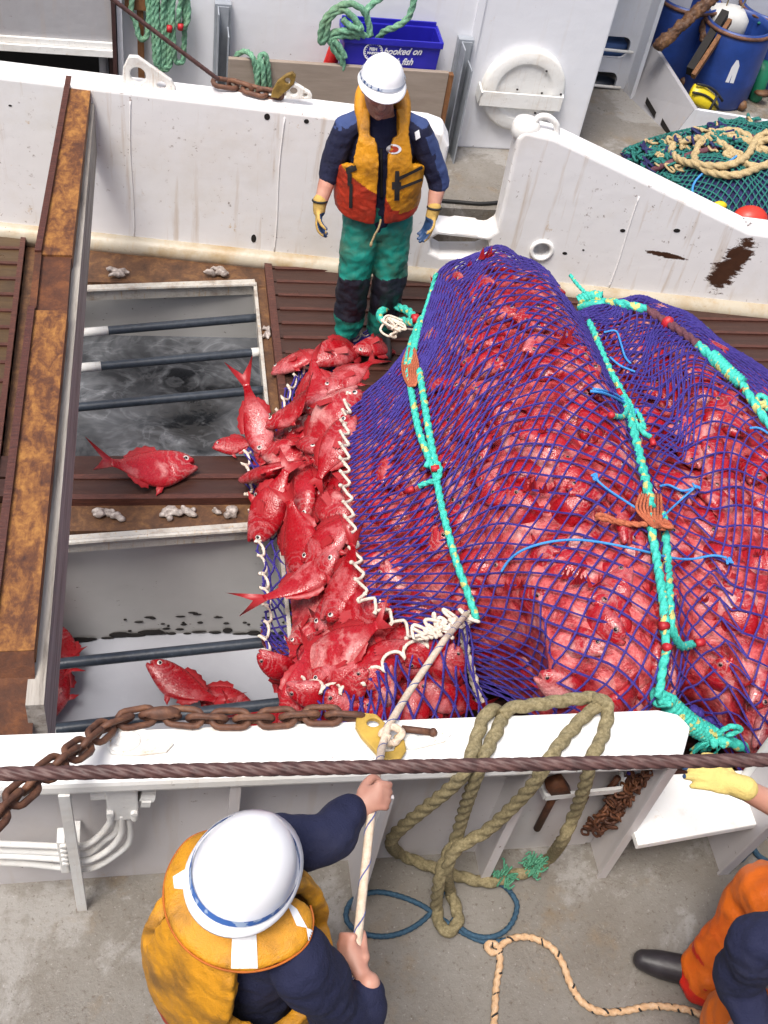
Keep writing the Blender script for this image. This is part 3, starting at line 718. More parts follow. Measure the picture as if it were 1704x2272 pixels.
# board fence
fa = at(490, 125, y=6.8); fb_ = at(975, 165, y=6.8)
bf = empty('board_fence', (1.15, 6.8, .25), 'weathered wooden plank standing on edge before the white wall under the crate', 'plank')
mb = MB(); 
zt0 = fa.z
mb.box((fa.x+.01, 6.79, .55), (fb_.x-.02, 6.825, zt0)); mb.build('board', M['board'], bf, bevel=.004)
mb = MB(); mb.box((fa.x+.01, 6.795, .25), (fb_.x-.02, 6.823, .545)); mb.build('board', M['board'], bf, bevel=.004)
mb = MB(); mb.box((fb_.x-.018, 6.785, .25), (fb_.x+.012, 6.83, zt0-.01)); mb.build('edge_batten', M['brownwood'], bf)
mb = MB(); mb.box((fa.x+.05, 6.826, .62), (fb_.x-.03, 7.045, .65)); mb.build('shelf', M['board'], bf)
# crate on the shelf
cz0 = .655; p00 = at(750, 145, y=6.84); p11 = at(932, 162, y=6.84)
cx0, cx1 = 1.165, 1.74; zr = at(850, 85, y=6.83).z
kr = empty('fish_crate', ((cx0+cx1)/2, 6.94, cz0), 'royal blue plastic fish crate with white lettering standing behind the plank', 'crate')
mb = MB(); yb = 7.05; yf = 6.845
def tub(x0, x1, y0, y1, z0, z1, fl, wt):
    o = [(x0, y0, z0), (x1, y0, z0), (x1, y1, z0), (x0, y1, z0)]; t_ = [(x0-fl, y0-fl, z1), (x1+fl, y0-fl, z1), (x1+fl, y1+fl*.2, z1), (x0-fl, y1+fl*.2, z1)]
    ti = [(x0-fl+wt, y0-fl+wt, z1), (x1+fl-wt, y0-fl+wt, z1), (x1+fl-wt, y1-wt, z1), (x0-fl+wt, y1-wt, z1)]; bi = [(x0+wt, y0+wt, z0+wt), (x1-wt, y0+wt, z0+wt), (x1-wt, y1-wt, z0+wt), (x0+wt, y1-wt, z0+wt)]
    V = o+t_+ti+bi; Fc = [(3, 2, 1, 0), (12, 13, 14, 15)]
    for i in range(4):
        j = (i+1) % 4; Fc += [(i, j, 4+j, 4+i), (4+i, 4+j, 8+j, 8+i), (8+i, 8+j, 12+j, 12+i)]
    mb.add(V, Fc)
tub(cx0, cx1, yf, yb-.01, cz0, zr, .022, .012)
body = mb.build('tub', M['blue_crate'], kr, bevel=.012)
mb = MB()
x0, x1, y0, y1 = cx0-.03, cx1+.03, yf-.034, yb+.0
for lo, hi in (((x0, y0, zr-.035), (x1, y0+.012, zr+.006)), ((x0, y0+.012, zr-.035), (x0+.012, y1, zr+.006)), ((x1-.012, y0+.012, zr-.035), (x1, y1, zr+.006)), ((x0+.012, y1-.012, zr-.035), (x1-.012, y1, zr+.03))): mb.box(lo, hi)
mb.build('rim', M['blue_crate'], kr, bevel=.004)
def text(s, loc, size, parent, rot, shear=.3, name='lettering', sx=1):
    cu = bpy.data.curves.new(name, 'FONT'); cu.body = s; cu.size = size; cu.shear = shear; cu.extrude = .0012; cu.offset = .0012
    cu.align_x = 'CENTER'; o = bpy.data.objects.new(name, cu)
    me = bake(o)
    me.name = name; me.transform(Matrix.Translation(loc) @ rot @ Matrix.Diagonal((sx, 1, 1, 1)))
    me.materials.clear(); return link(name, me, M['lettering'], parent)
tilt = math.atan2(.022, zr-cz0)
rotc = Matrix.Rotation(math.pi/2+tilt, 4, 'X')
def oncrate(px, py, off=.004):
    p = at(px, py, y=yf-.012); f_ = (p.z-cz0)/(zr-cz0); return at(px, py, y=yf-.022*f_-off)
lr = Matrix.Rotation(.12, 4, 'Y')
text('hooked on', oncrate(868, 118), .062, kr, Matrix.Rotation(-.06, 4, 'Y') @ rotc, .45, sx=.9)
text('fresh fish', oncrate(858, 140), .062, kr, Matrix.Rotation(-.06, 4, 'Y') @ rotc, .45, sx=.85)
ec = oncrate(822-2, 118); ec = oncrate(806, 112)
mb = MB(); Me = Matrix.Translation(ec) @ rotc
mb.tube([Me @ Vector((.058*math.cos(a), .058*math.sin(a), 0)) for a in np.linspace(0, 2*math.pi, 33)[:-1]], .0045, 6, True)
for i in range(22):
    a = 2*math.pi*i/22; mb.bar(Me @ Vector((.046*math.cos(a), .046*math.sin(a), 0)), Me @ Vector((.055*math.cos(a), .055*math.sin(a), 0)), .006, .003)
mb.build('emblem', M['lettering'], kr)
text('FISH', oncrate(806, 109), .026, kr, rotc, 0); text('MARKET', oncrate(806, 117), .020, kr, rotc, 0)
mb = MB(); a = at(735, 100, y=6.90); mb.loft([((1.09, 6.93, .655), (.05, 0, 0), (0, .05, 0)), ((1.08, 6.92, .8), (.06, .01, 0), (0, .05, 0)), ((1.10, 6.94, .95), (.035, 0, 0), (0, .04, .01)), ((1.11, 6.95, 1.0), (.02, 0, 0), (0, .02, .01))], 12)
tag(mb.build('plastic_sack', M['red_bag'], smooth=True), 'red plastic sack squeezed between the blue crate and the rope', 'sack')
# locker, opening and posts at the far left
lk = empty('steel_locker', (-.6, 7.0, .25), 'grey steel locker with a dark open bottom above the bulwark at far left', 'locker')
zb = at(0, 92, y=6.92).z
mb = MB(); mb.box((-2.2, 6.92, zb+.05), (-.262, 7.3, 2.2)); mb.build('locker_panel', M['cabinet'], lk)
mb = MB(); mb.box((-2.2, 6.88, zb-.03), (-.262, 6.918, zb+.012)); mb.box((-2.2, 6.9, zb+.015), (-.262, 6.919, zb+.05)); mb.build('locker_ledge', M['whitemetal'], lk)
mb = MB(); mb.box((-2.2, 7.75, .25), (-.24, 7.8, zb)); mb.box((-2.2, 6.95, .252), (-.24, 7.74, .256)); mb.build('locker_opening', M['darkrecess'], lk)  # inner shade of the opening put into a near-black back and floor
mb = MB(); mb.box((-.262, 6.88, .25), (-.238, 6.99, 2.2)); mb.box((-.285, 6.94, .25), (-.264, 7.0, zb-.035)); mb.build('post', M['redbrown'], lk)
x = at(223, 140, y=7.0).x
mb = MB(); mb.tube([(x, 7.05, .25), (x, 7.05, zb)], .028, 12); mb.build('post', M['cabinet'], lk, True)
mb = MB(); mb.box((-.232, 6.93, .25), (-.20, 7.05, 2.2)); mb.build('door_frame', M['wall'], lk)
# passage to the right of the deckhouse
pb = empty('passage_wall', (3.2, 8.05, .25), 'white end wall of the passage with two rounded openings', 'wall')
o1 = [at(*p, y=8.05) for p in ((1255, 82), (1372, 82), (1362, 128), (1250, 128))]; o2 = [at(*p, y=8.05) for p in ((1255, 152), (1345, 158), (1330, 205), (1240, 195))]
MP = Matrix(((1, 0, 0), (0, 0, 1), (0, -1, 0))).transposed().to_4x4(); MP.translation = (0, 8.05, 0)
hs = [rrect(2.95, o1[2].z, o1[1].x-.02, o1[1].z, .06), rrect(2.95, o2[2].z, o2[1].x-.03, o2[1].z, .06)]
xe = at(1378, 100, y=8.05).x
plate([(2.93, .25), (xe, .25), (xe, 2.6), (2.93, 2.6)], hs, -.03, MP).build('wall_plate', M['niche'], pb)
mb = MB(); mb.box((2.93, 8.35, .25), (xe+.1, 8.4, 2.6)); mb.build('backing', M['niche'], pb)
zz = hs[0]; mb = MB(); mb.box((2.96, 8.12, o1[2].z-.03), (o1[1].x, 8.3, (o1[1].z+o1[2].z)/2)); mb.build('padding', M['nicheblue'], pb, bevel=.03)
mb = MB()
for o_ in (o1, o2):
    zm = (o_[1].z+o_[2].z)/2; mb.tube([(2.94, 8.03, zm), (o_[1].x+.01, 8.03, zm-.02)], .012, 8)
mb.build('guard_bar', M['whitemetal'], pb, True)
mb = MB(); c_ = at(1300, 182, y=8.1); mb.ball((c_.x, 8.16, c_.z-.03), (.16, .08, .07), n=14)
tag(mb.build('plastic_bag', M['bluebag'], smooth=True), 'black plastic bag lying in the lower wall opening', 'bag')
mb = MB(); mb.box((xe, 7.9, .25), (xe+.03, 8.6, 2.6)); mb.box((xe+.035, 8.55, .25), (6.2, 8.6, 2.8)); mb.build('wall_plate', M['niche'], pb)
# low partition round the drum store
pa = at(1500, 235, y=7.35)
A0 = at(1345, 195, .25); A1 = Vector((3.60, 7.40, .25)); zt_ = at(1500, 235, y=7.40).z
lp_ = empty('store_partition', (3.6, 7.6, .25), 'low white steel partition round the blue drums, dark drain slots at its foot', 'partition')
q0 = at(1412, 95, y=8.0); c1 = at(1500, 236, y=7.36); c2 = at(1659, 262, y=7.30)
mb = MB(); nrm = 1
e0 = Vector((A0.x, A0.y, .25)); e1 = at(1452, 298, .25)
# plate along y, its top following the edge seen in the photograph
t0 = at(1410, 95, y=e0.y); t1 = at(1500, 236, y=e1.y)
th_ = Vector((.03, .004, 0))
V = [e0, e1, t1, t0]; V = V+[v+th_ for v in V]
mb.add(V, [(0, 1, 2, 3), (7, 6, 5, 4), (3, 2, 6, 7), (1, 5, 6, 2), (0, 3, 7, 4)]); mb.build('side_plate', M['cabinet'], lp_)
mb = MB(); f1 = e1+Vector((1.6, -.02, 0)); t2 = at(1659, 262, y=e1.y-.01); ex_ = t1+(t2-t1)*2.2
V = [e1+Vector((.0, -.004, 0)), Vector((ex_.x, e1.y-.03, .25)), ex_, t1+Vector((0, -.004, 0))]; V = V+[v+Vector((0, .03, 0)) for v in V]
mb.add(V, [(0, 1, 2, 3), (7, 6, 5, 4), (3, 2, 6, 7)]); mb.build('side_plate', M['wall'], lp_)
mb = MB()
for (pa_, pb_) in (((1394, 222), (1414, 256)), ((1427, 268), (1446, 300))):
    d0 = (e1-e0).normalized(); C = Vector(CAM); nn = Vector((d0.y, -d0.x, 0))
    def onp(px, py):
        d = Vector(ray(px, py)); return C+d*((e0-nn*-.0-C).dot(nn)/d.dot(nn))
    u, v = onp(*pa_), onp(*pb_)
    ql = [u, v, v+Vector((0, 0, .05)), u+Vector((0, 0, .05))]
    off = nn*(.003 if nn.x < 0 else -.003)
    mb.add([p+off for p in ql], [(0, 1, 2, 3)])
mb.build('drain_slot', M['darkrecess'], lp_)
# unseen block under the photographer, parapet and back wall added to shade the walkway
bk = empty('accommodation_shade_block', (0, -1.4, .2), 'unseen white accommodation block behind the near walkway, built up to shade it', 'deckhouse')
mb = MB(); mb.box((-4, -2.6, .2), (6, -.45, 2.7)); mb.box((-4, -.47, 2.7), (6, -.43, 3.72)); mb.box((-4, -2.75, 2.705), (6, -2.62, 7.0)); mb.build('wall', M['wall'], bk)
# ------------------------------------------------------------------ the codend: its surface
SEC = [ # x, yc, ry, rz, e
    (.86, 3.60, .90, .255, 2.6), (1.0, 3.60, 1.02, .30, 2.4), (1.22, 3.60, 1.28, .40, 2.3), (1.45, 3.60, 1.46, .535, 2.3), (1.70, 3.60, 1.54, .585, 2.3),
    (1.88, 3.60, 1.54, .580, 2.3), (1.98, 3.58, 1.42, .56, 2.3), (2.10, 3.55, 1.17, .475, 2.3), (2.22, 3.53, 1.28, .465, 2.3), (2.45, 3.50, 1.44, .47, 2.3), (2.75, 3.45, 1.44, .465, 2.3),
    (3.1, 3.33, 1.24, .41, 2.3), (3.5, 3.10, 1.02, .36, 2.3), (4.0, 2.95, .85, .31, 2.3), (4.6, 2.9, .7, .27, 2.3)]
SECa = np.array(SEC)
def bagpt(x, th, lip=True, lump=1.0):
    """x and th arrays (same shape) -> points of the bag's skin"""
    x = np.asarray(x, float); th = np.asarray(th, float)
    # cubic-smoothed section values
    xs = SECa[:, 0]
    def val(k):
        a = np.interp(x-.07, xs, SECa[:, k]); b = np.interp(x, xs, SECa[:, k]); c = np.interp(x+.07, xs, SECa[:, k])
        return (a+2*b+c)/4
    yc, ry, rz, e = val(1), val(2), val(3), val(4)
    c, s = np.cos(th), np.sin(th)
    # a deep fold low on the near side of the first lobe
    fold = np.exp(-((th-2.22-.12*np.sin(3*x))/.11)**2)*np.exp(-((x-1.62)/.42)**2)*.10 - np.exp(-((th-2.55)/.25)**2)*np.exp(-((x-1.62)/.45)**2)*.05
    l1 = .022*np.sin(7.1*x+2.3*th)*np.sin(6*th-3*x)+.016*np.sin(13*x-5*th+1)*np.sin(11*th+4*x)+.009*np.sin(23*x+9*th)
    k = 1-fold+lump*l1
    rn = np.where(c < 0, np.where(x > 2.05, np.maximum(ry, (yc-1.99)*np.clip((x-2.05)/.25, 0, 1)), ry), ry)
    rn = np.where(c > 0, rn*np.interp(x, [.86, 1.22, 1.45, 1.7], [.80, .80, .92, 1.]), rn)
    y = yc+rn*k*np.sign(c)*np.abs(c)**(2/e); z = rz+rz*k*np.sign(s)*np.abs(s)**(2/e)
    wl = np.clip((1.45-x)/.6, 0, 1)
    dy = y-3.40
    lipx = np.where(dy > 0, .15*dy**2, .05*dy**2)+np.where(y < 2.95, 1.3*(2.95-y), 0)
    X = x+(lipx*wl if lip else 0)
    return np.stack([X, y, np.maximum(z, .004)], -1)
TH0, TH1 = .02, math.pi+.12
nx_, nt_ = 120, 100
xg, tg = np.meshgrid(np.linspace(.86, 4.4, nx_), np.linspace(TH0, TH1, nt_), indexing='ij')
SG = bagpt(xg, tg)
bagF = [(i*nt_+j, i*nt_+j+1, (i+1)*nt_+j+1, (i+1)*nt_+j) for i in range(nx_-1) for j in range(nt_-1)]
BVH = BVHTree.FromPolygons([Vector(p) for p in SG.reshape(-1, 3)], bagF)
def onbag(px, py, off=.02):
    d = Vector(ray(px, py)).normalized(); h = BVH.ray_cast(Vector(CAM), d)
    for k in range(3, 90, 3):                                    # just past the bag's edge: take the nearest point of its edge
        if h[0] is not None: break
        d = Vector(ray(px+k*.8, py+k*.6)).normalized(); h = BVH.ray_cast(Vector(CAM), d)
    if h[0] is None: h = BVH.find_nearest(Vector(CAM)+d*(5.2))
    return h[0]-d*off
def bagnormal(x, th, d=.02):
    a = bagpt(x+d, th, lump=.5)-bagpt(x-d, th, lump=.5); b = bagpt(x, th+d, lump=.5)-bagpt(x, th-d, lump=.5)
    n = np.cross(a, b); n /= np.linalg.norm(n, axis=-1)[..., None]+1e-9
    flip = np.sign(n[..., 2]*np.sin(th)+n[..., 1]*np.cos(th)); return n*flip[..., None]
# ---- net twine
def twine_mesh(A, B, r, sag=None, seg=3, fn=None):
    """many thin square tubes between the point arrays A and B, bent through fn"""
    ts = np.linspace(0, 1, seg)
    return None
def netmesh(grid, r, knot, wob=.004, col_off=True, drop=None):
    """grid[k](i+half, j) -> diamond net. grid: function (I, J) arrays -> points; strands join (i, j) to (i +- .5, j+1)"""
    fn, ni, nj = grid
    I, J = np.meshgrid(np.arange(ni), np.arange(nj), indexing='ij')
    V = []; Fc = []; base = 0
    seg = 3
    for sgn in (-.5, .5):
        i0 = I[:, :-1]+.5*(J[:, :-1] % 2); j0 = J[:, :-1].astype(float)
        i0 = i0.ravel(); j0 = j0.ravel(); i1 = i0+sgn
        ok = (i1 >= 0) & (i1 <= ni-.5) & (i0 <= ni-.5)
        if drop is not None: ok &= ~drop(i0, j0)
        i0, j0, i1 = i0[ok], j0[ok], i1[ok]
        t = np.linspace(0, 1, seg)[None]
        P = fn(i0[:, None]+(i1-i0)[:, None]*t, j0[:, None]+t)          # (n, seg, 3)
        n = len(P)
        T = np.gradient(P, axis=1); T /= np.linalg.norm(T, axis=2)[..., None]+1e-9
        up = np.array([.13, -.5, .86]); Sd = np.cross(T, up); Sd /= np.linalg.norm(Sd, axis=2)[..., None]+1e-9; Nn = np.cross(Sd, T)
        R_ = r*RNG.uniform(.85, 1.2, (n, 1, 1))
        ring = np.stack([P+Nn*R_, P+Sd*R_, P-Nn*R_, P-Sd*R_], 2)       # n, seg, 4, 3
        V.append(ring.reshape(-1, 3)); st = base+np.arange(n)*seg*4
        for s_ in range(seg-1):
            for q in range(4):
                q2 = (q+1) % 4
                Fc.append(np.stack([st+s_*4+q, st+s_*4+q2, st+(s_+1)*4+q2, st+(s_+1)*4+q], 1))
        base += n*seg*4
    # knots: flattened octahedra
    i0 = (I+.5*(J % 2)).ravel(); j0 = J.ravel().astype(float)
    if drop is not None:
        ok = ~drop(i0, j0); i0, j0 = i0[ok], j0[ok]
    P = fn(i0, j0); n = len(P)
    k = knot*RNG.uniform(.8, 1.25, (n, 1))
    D = np.array([[1.25, 0, 0], [0, 1, 0], [-1.25, 0, 0], [0, -1, 0], [0, 0, 1], [0, 0, -1]])
    V.append((P[:, None]+D[None]*k[..., None]).reshape(-1, 3)); st = base+np.arange(n)*6
    tri = []
    for a, b in ((0, 1), (1, 2), (2, 3), (3, 0)): tri += [(a, b, 4), (b, a, 5)]
    Vv = np.vstack(V); Q = np.vstack(Fc)
    T3 = np.vstack([np.stack([st+a, st+b, st+c], 1) for a, b, c in tri])
    me = bpy.data.meshes.new('net')
    me.from_pydata(Vv.tolist(), [], Q.tolist()+T3.tolist()); me.update(); return me
ni, nj = 39, 106
XA, XB = .86, 4.35
# arc-length table of each x column, to space the rows by distance
tt = np.linspace(TH0, TH1, 160)
cols = np.linspace(XA, XB, 70); ARC = []
for x in cols:
    p = bagpt(np.full_like(tt, x), tt, lump=.4); ARC.append(np.r_[0, np.cumsum(np.linalg.norm(np.diff(p, axis=0), axis=1))])
ARC = np.array(ARC); ARCn = ARC/ARC[:, -1:]
def netfn(I, J):
    x = XA+(XB-XA)*np.clip(I/(ni-.5), 0, 1); t = np.clip(J/(nj-1), 0, 1)
    w = np.clip((x-2.0)/.7, 0, 1); w = w*w*(3-2*w)
    c = .60-.36*w+.38*(1-np.clip((x-XA)/.8, 0, 1))
    a = c*t+(1-c)*t**(2.3+1.0*w)
    a = a+.010*np.sin(5*x+9*t)*np.sin(3.1*t*math.pi)
    xi = np.clip((x-XA)/(XB-XA)*(len(cols)-1), 0, len(cols)-1.001); i0 = xi.astype(int); f = xi-i0
    th = np.empty_like(x); sh = x.shape; xr = i0.ravel(); fr = f.ravel(); ar = a.ravel(); out = np.empty(len(ar))
    for k in np.unique(xr):
        m = xr == k
        out[m] = np.interp(ar[m], ARCn[k], tt)*(1-fr[m])+np.interp(ar[m], ARCn[k+1], tt)*fr[m]
    th = out.reshape(sh)
    dx = .018*np.sin(17*t+3*x)+.014*np.sin(31*t-5*x)+.012*np.sin(9*x+40*t)
    P = bagpt(np.clip(x+dx*np.clip((x-XA)/.15, 0, 1), XA, XB), th)
    return P
me = netmesh((netfn, ni, nj), .0046, .0080)
codend = tag(link('codend_net', me, M['net'], base=(2.2, 3.6, 0)), 'bulging purple codend net packed with red fish lying on the deck', 'fishing net')
# ---- the lower lip: a scoop of net under the spilling fish
LOW = [at(p[0], p[1], z) for p, z in (((905, 700), .06), ((800, 712), .05), ((690, 765), .04), ((640, 810), .04), ((603, 880), .04), ((560, 945), .04), ((535, 965), .05), ((530, 1030), .06), ((552, 1140), .05), ((570, 1270), .05), ((575, 1340), .06), ((568, 1380), .07), ((590, 1440), .15), ((640, 1472), .27), ((740, 1492), .40), ((800, 1462), .46), ((855, 1420), .52), ((960, 1370), .60), ((1008, 1335), .64))]
LOWc = catmull([list(p) for p in LOW], 10)
INN = [Vector(p) for p in ((1.35, 5.3, .02), (1.15, 5.1, .02), (1.0, 4.8, .02), (.9, 4.5, .02), (.82, 4.3, .02), (.80, 4.15, .02), (.80, 4.0, .02), (.80, 3.9, .02), (.78, 3.75, .02), (.74, 3.3, -.01), (.72, 3.1, -.02), (.70, 3.0, -.02), (.70, 2.85, -.02), (.72, 2.68, -.01), (.78, 2.58, .01), (.9, 2.54, .01), (1.0, 2.50, .01), (1.25, 2.46, .01), (1.45, 2.42, .01))]
INNc = catmull([list(p) for p in INN], 10)
def scoop(I, J, n_i=60, n_j=9):
    t = np.clip(I/(n_i-.5), 0, 1)*(len(LOWc)-1.001); i = t.astype(int); f = (t-i)[..., None]
    a = LOWc[i]*(1-f)+LOWc[i+1]*f; b = INNc[i]*(1-f)+INNc[i+1]*f
    s = np.clip(J/(n_j-1), 0, 1)[..., None]
    P = a*(1-s)+b*s
    bul = np.sin(np.pi*s[..., 0])
    near = np.clip((2.95-a[..., 1])/.25, 0, 1)
    P[..., 1] -= .16*bul*near; P[..., 0] -= .05*bul*(1-near); P[..., 2] -= .03*bul*(1-near)
    P += .012*np.sin(9*P[..., [1, 2, 0]]*3+4*P)
    return P
me = netmesh((lambda I, J: scoop(I, J, 52, 9), 52, 9), .0050, .0084)
link('lower_lip_mesh', me, M['net'], codend)
def doubled(I, J):                                               # gathered second layer over the right hand lobe
    i = 14.6+(ni-14.6-.5)*np.clip(I/25.5, 0, 1); j = 1+np.clip(J/60, 0, 1)*71
    P = netfn(i+.37, j+.45+1.2*np.sin(i*.9)); P[..., 2] += .006; return P
link('doubled_mesh', netmesh((doubled, 26, 61), .0046, .0080), M['net'], codend)
# ---- white lacing round both lips
def scallop(P, amp, wl, r, seed):
    P, S = resample(P, .008); T, N, B = frames(P)
    rr = random.Random(seed); ph = np.cumsum(np.array([rr.uniform(.6, 1.4) for _ in P])*2*math.pi*.008/wl)
    side = np.cross(T, np.array([.1, -.55, .8])); side /= np.linalg.norm(side, axis=1)[:, None]
    off = np.abs(np.sin(ph/2))
    Q = P+side*((off-.5)*amp)[:, None]+T*(np.sin(ph)*amp*.30)[:, None]+np.cross(T, side)*(np.cos(ph)*amp*.25)[:, None]
    return Q
mb = MB()
Q = scallop(LOWc[:int(len(LOWc)*.97)], -.055, .10, .006, 3); mb.tube(Q, .0075, 6, step=.012)
for k in range(4, len(Q)-4, 22): mb.ball(Q[k], (.011, .011, .009), n=6)
UP = [bagpt(np.array([.86]), np.array([t]))[0] for t in np.linspace(.45, 2.75, 60)]
Q = scallop(np.array(UP)+np.array([-.03, -.035, .045]), .065, .09, .006, 5); mb.tube(Q, .0078, 6, step=.012)
for k in range(4, len(Q)-4, 18): mb.ball(Q[k], (.012, .011, .010), n=6)
mb.build('white_lacing', M['lace'], codend, True)
mb = MB()                                                        # tangled twine at the far and near corners
def tangle(c, rad, n, r, mi=0, seed=1, m=mb, squash=.5):
    rr = random.Random(seed)
    P = [(c[0]+rr.uniform(-1, 1)*rad, c[1]+rr.uniform(-1, 1)*rad, c[2]+rr.uniform(-.5, 1)*rad*squash) for _ in range(n)]
    m.tube(catmull(P, 6), r, 6, mi=mi)
cf = at(850, 712, .32); tangle(cf, .08, 26, .007, seed=2); tangle(at(840, 690, .1), .06, 16, .007, seed=4)
cn = onbag(1005, 1335, .03)
for k in range(5): tangle(cn+Vector((-.05*k, -.02*k, .01)), .045, 12, .008, seed=10+k)
p = [cn, onbag(1003, 1390, .03), onbag(1018, 1450, .03), at(1032, 1500, .30), at(1045, 1550, .18), at(1050, 1600, .1)]
pc = catmull([list(q) for q in p], 8)
for k in range(3):
    q, S = resample(pc, .01); T, N, B = frames(q); a = S*2*math.pi/.16+k*2.09
    mb.tube(q+N*(np.cos(a)*.016)[:, None]+B*(np.sin(2*a)*.010)[:, None], .011, 7)
mb.build('lacing_tangle', M['lace'], codend, True)
# ------------------------------------------------------------------ fish
L_ = .46
def fish_body(bend=.0, droop=0., mouth=1., fat=1.):
    """one orange fish, head at +x, lying along x, dorsal +z"""
    S = [0, .02, .06, .11, .17, .23, .27, .32, .40, .50, .60, .68, .75, .80, .84]
    Hh = [.020, .045, .078, .106, .130, .148, .157, .168, .172, .152, .115, .080, .052, .040, .040]
    Ww = [.018, .034, .050, .062, .072, .078, .076, .084, .082, .070, .050, .034, .021, .015, .010]
    Zc = [-.006, -.004, 0, .003, .004, .004, .003, .002, 0, .0, .003, .004, .004, .004, .004]
    mb = MB(); n = 20
    s2 = np.linspace(0, .84, 34); h = np.interp(s2, S, Hh)*fat*1.07; w_ = np.interp(s2, S, Ww)*fat; zc = np.interp(s2, S, Zc)
    w_ = w_*(1-.10*np.exp(-((s2-.285)/.012)**2))+.004*np.exp(-((s2-.265)/.01)**2)
    x = L_*(.5-s2); y = bend*np.maximum(0, s2-.25)**2*L_*2.0+.0*s2
    th = np.linspace(0, 2*math.pi, n, endpoint=False)
    V = []
    for i in range(len(s2)):
        c, s = np.cos(th), np.sin(th)
        yy = w_[i]/2*np.sign(c)*abs(c)**.9; zz = h[i]/2*np.sign(s)*abs(s)**.95+zc[i]
        xx = np.full(n, x[i])
        if s2[i] < .10:                                          # mouth: notch and jutting lower jaw
            g = (1-s2[i]/.10); xx = xx-.03*g*np.exp(-((zz+.008)/.011)**2)*mouth+.014*g*(zz < -.012)
        V.append(np.stack([xx, yy+y[i], zz], 1))
    k = len(s2); Fc = [(i*n+j, i*n+(j+1) % n, (i+1)*n+(j+1) % n, (i+1)*n+j) for i in range(k-1) for j in range(n)]
    Fc += [tuple(range(n))[::-1], tuple(range((k-1)*n, k*n))]
    mb.add(np.vstack(V), Fc, 0)
    def yb(xx):
        s_ = .5-xx/L_; return bend*max(0, s_-.25)**2*L_*2.0
    def sheet(P, mi=1, th_=.002):
        V = [(p[0], yb(p[0])+(p[2] if len(p) > 2 else 0)-th_, p[1]) for p in P]+[(p[0], yb(p[0])+(p[2] if len(p) > 2 else 0)+th_, p[1]) for p in P]
        m_ = len(P); 
        # fan strips: P goes along the root and back along the tips
        hN = m_//2; Fc = []
        for i in range(hN-1):
            a, b, c, d = i, i+1, m_-2-i, m_-1-i
            Fc += [(a, b, c, d), (m_+d, m_+c, m_+b, m_+a)]
        Fc += [(m_-1-i, m_-2-i, 2*m_-2-i, 2*m_-1-i) for i in range(hN-1)]
        mb.add(V, Fc, mi)
    def fin(x0, x1, z0f, height, sgn, n_=9, slope=.3, ragged=.25):
        xs = np.linspace(x0, x1, n_)
        root = [(a, z0f(a)-sgn*.006) for a in xs]; tip = []
        for i, a in enumerate(xs):
            u = i/(n_-1); hh = height*math.sin(math.pi*(.12+.80*u))**.7*(1-.35*u)*(1-ragged*(i % 2))
            tip.append((a-slope*hh, z0f(a)+sgn*hh))
        sheet(root+tip[::-1])
    top = lambda a: np.interp(.5-a/L_, s2, h)/2+np.interp(.5-a/L_, s2, zc); bot = lambda a: -np.interp(.5-a/L_, s2, h)/2+np.interp(.5-a/L_, s2, zc)
    fin(L_*.14, -L_*.20, top, .042, 1); fin(-L_*.02, -L_*.20, bot, .038, -1, 7); fin(L_*.13, L_*.06, bot, .05, -1, 5, .8)
    # forked tail
    xt = L_*(.5-.82); 
    root = [(xt, .022), (xt, .012), (xt, .004), (xt, -.004), (xt, -.014)]
    tip = [(xt-.098, .085), (xt-.070, .046), (xt-.042, .006), (xt-.070, -.040), (xt-.098, -.078)]
    sheet(root+tip[::-1])
    me = mb.mesh('fish_body'); return me, yb
def fin_mesh(side, yb):
    mb = MB(); n_ = 7; x0 = L_*.19
    root = [(x0, side*.036, -.012+.006*i-.018) for i in range(n_)]
    tip = [(x0-.078*math.cos(a)*(1-.16*(i % 2)), side*(.046+.006*math.sin(a)), -.026+.078*math.sin(a)*.75) for i, a in enumerate(np.linspace(-.55, .25, n_))]
    V = root+tip; Fc = [(i, i+1, n_+i+1, n_+i) for i in range(n_-1)]
    V2 = [(p[0], p[1]+side*.003, p[2]) for p in V]
    mb.add(V, Fc); mb.add(V2, [f[::-1] for f in Fc]); return mb.mesh('pectoral_fin')
def eye_mesh(side):
    mb = MB(); c = (L_*(.5-.105), side*.0265, .020)
    mb.ball(c, (.0145, .0065, .0145), n=14); mb.ball((c[0], c[1]+side*.0022, c[2]), (.0096, .0064, .0096), n=12, mi=1)
    return mb.mesh('eye')
EYES = {s: eye_mesh(s) for s in (-1, 1)}
for m_ in EYES.values():
    for k in ('eyewhite', 'eyeblack'): m_.materials.append(M[k])
    m_.polygons.foreach_set('use_smooth', [True]*len(m_.polygons))
DULL = {}
for s_, m_ in EYES.items():
    DULL[s_] = m_.copy(); DULL[s_].materials[0] = M['eyedull']
FISH = []
for vi, (b, mo, fat) in enumerate(((0, 1, 1), (.55, .6, .96), (-.5, 1.3, 1.03), (.9, 1, .94), (.2, .3, 1.08), (-.9, .8, 1.0))):
    me, yb = fish_body(b, 0, mo, fat)
    me.polygons.foreach_set('use_smooth', [True]*len(me.polygons))
    fm = {s: fin_mesh(s, yb) for s in (-1, 1)}
    for q in fm.values(): q.materials.append(M['fin']); q.polygons.foreach_set('use_smooth', [True]*len(q.polygons))
    pair = []
    for mt in ('fish_red', 'fish_pale'):
        m2 = me.copy(); m2.materials.append(M[mt]); m2.materials.append(M['fin']); pair.append(m2)
    FISH.append((pair, fm))
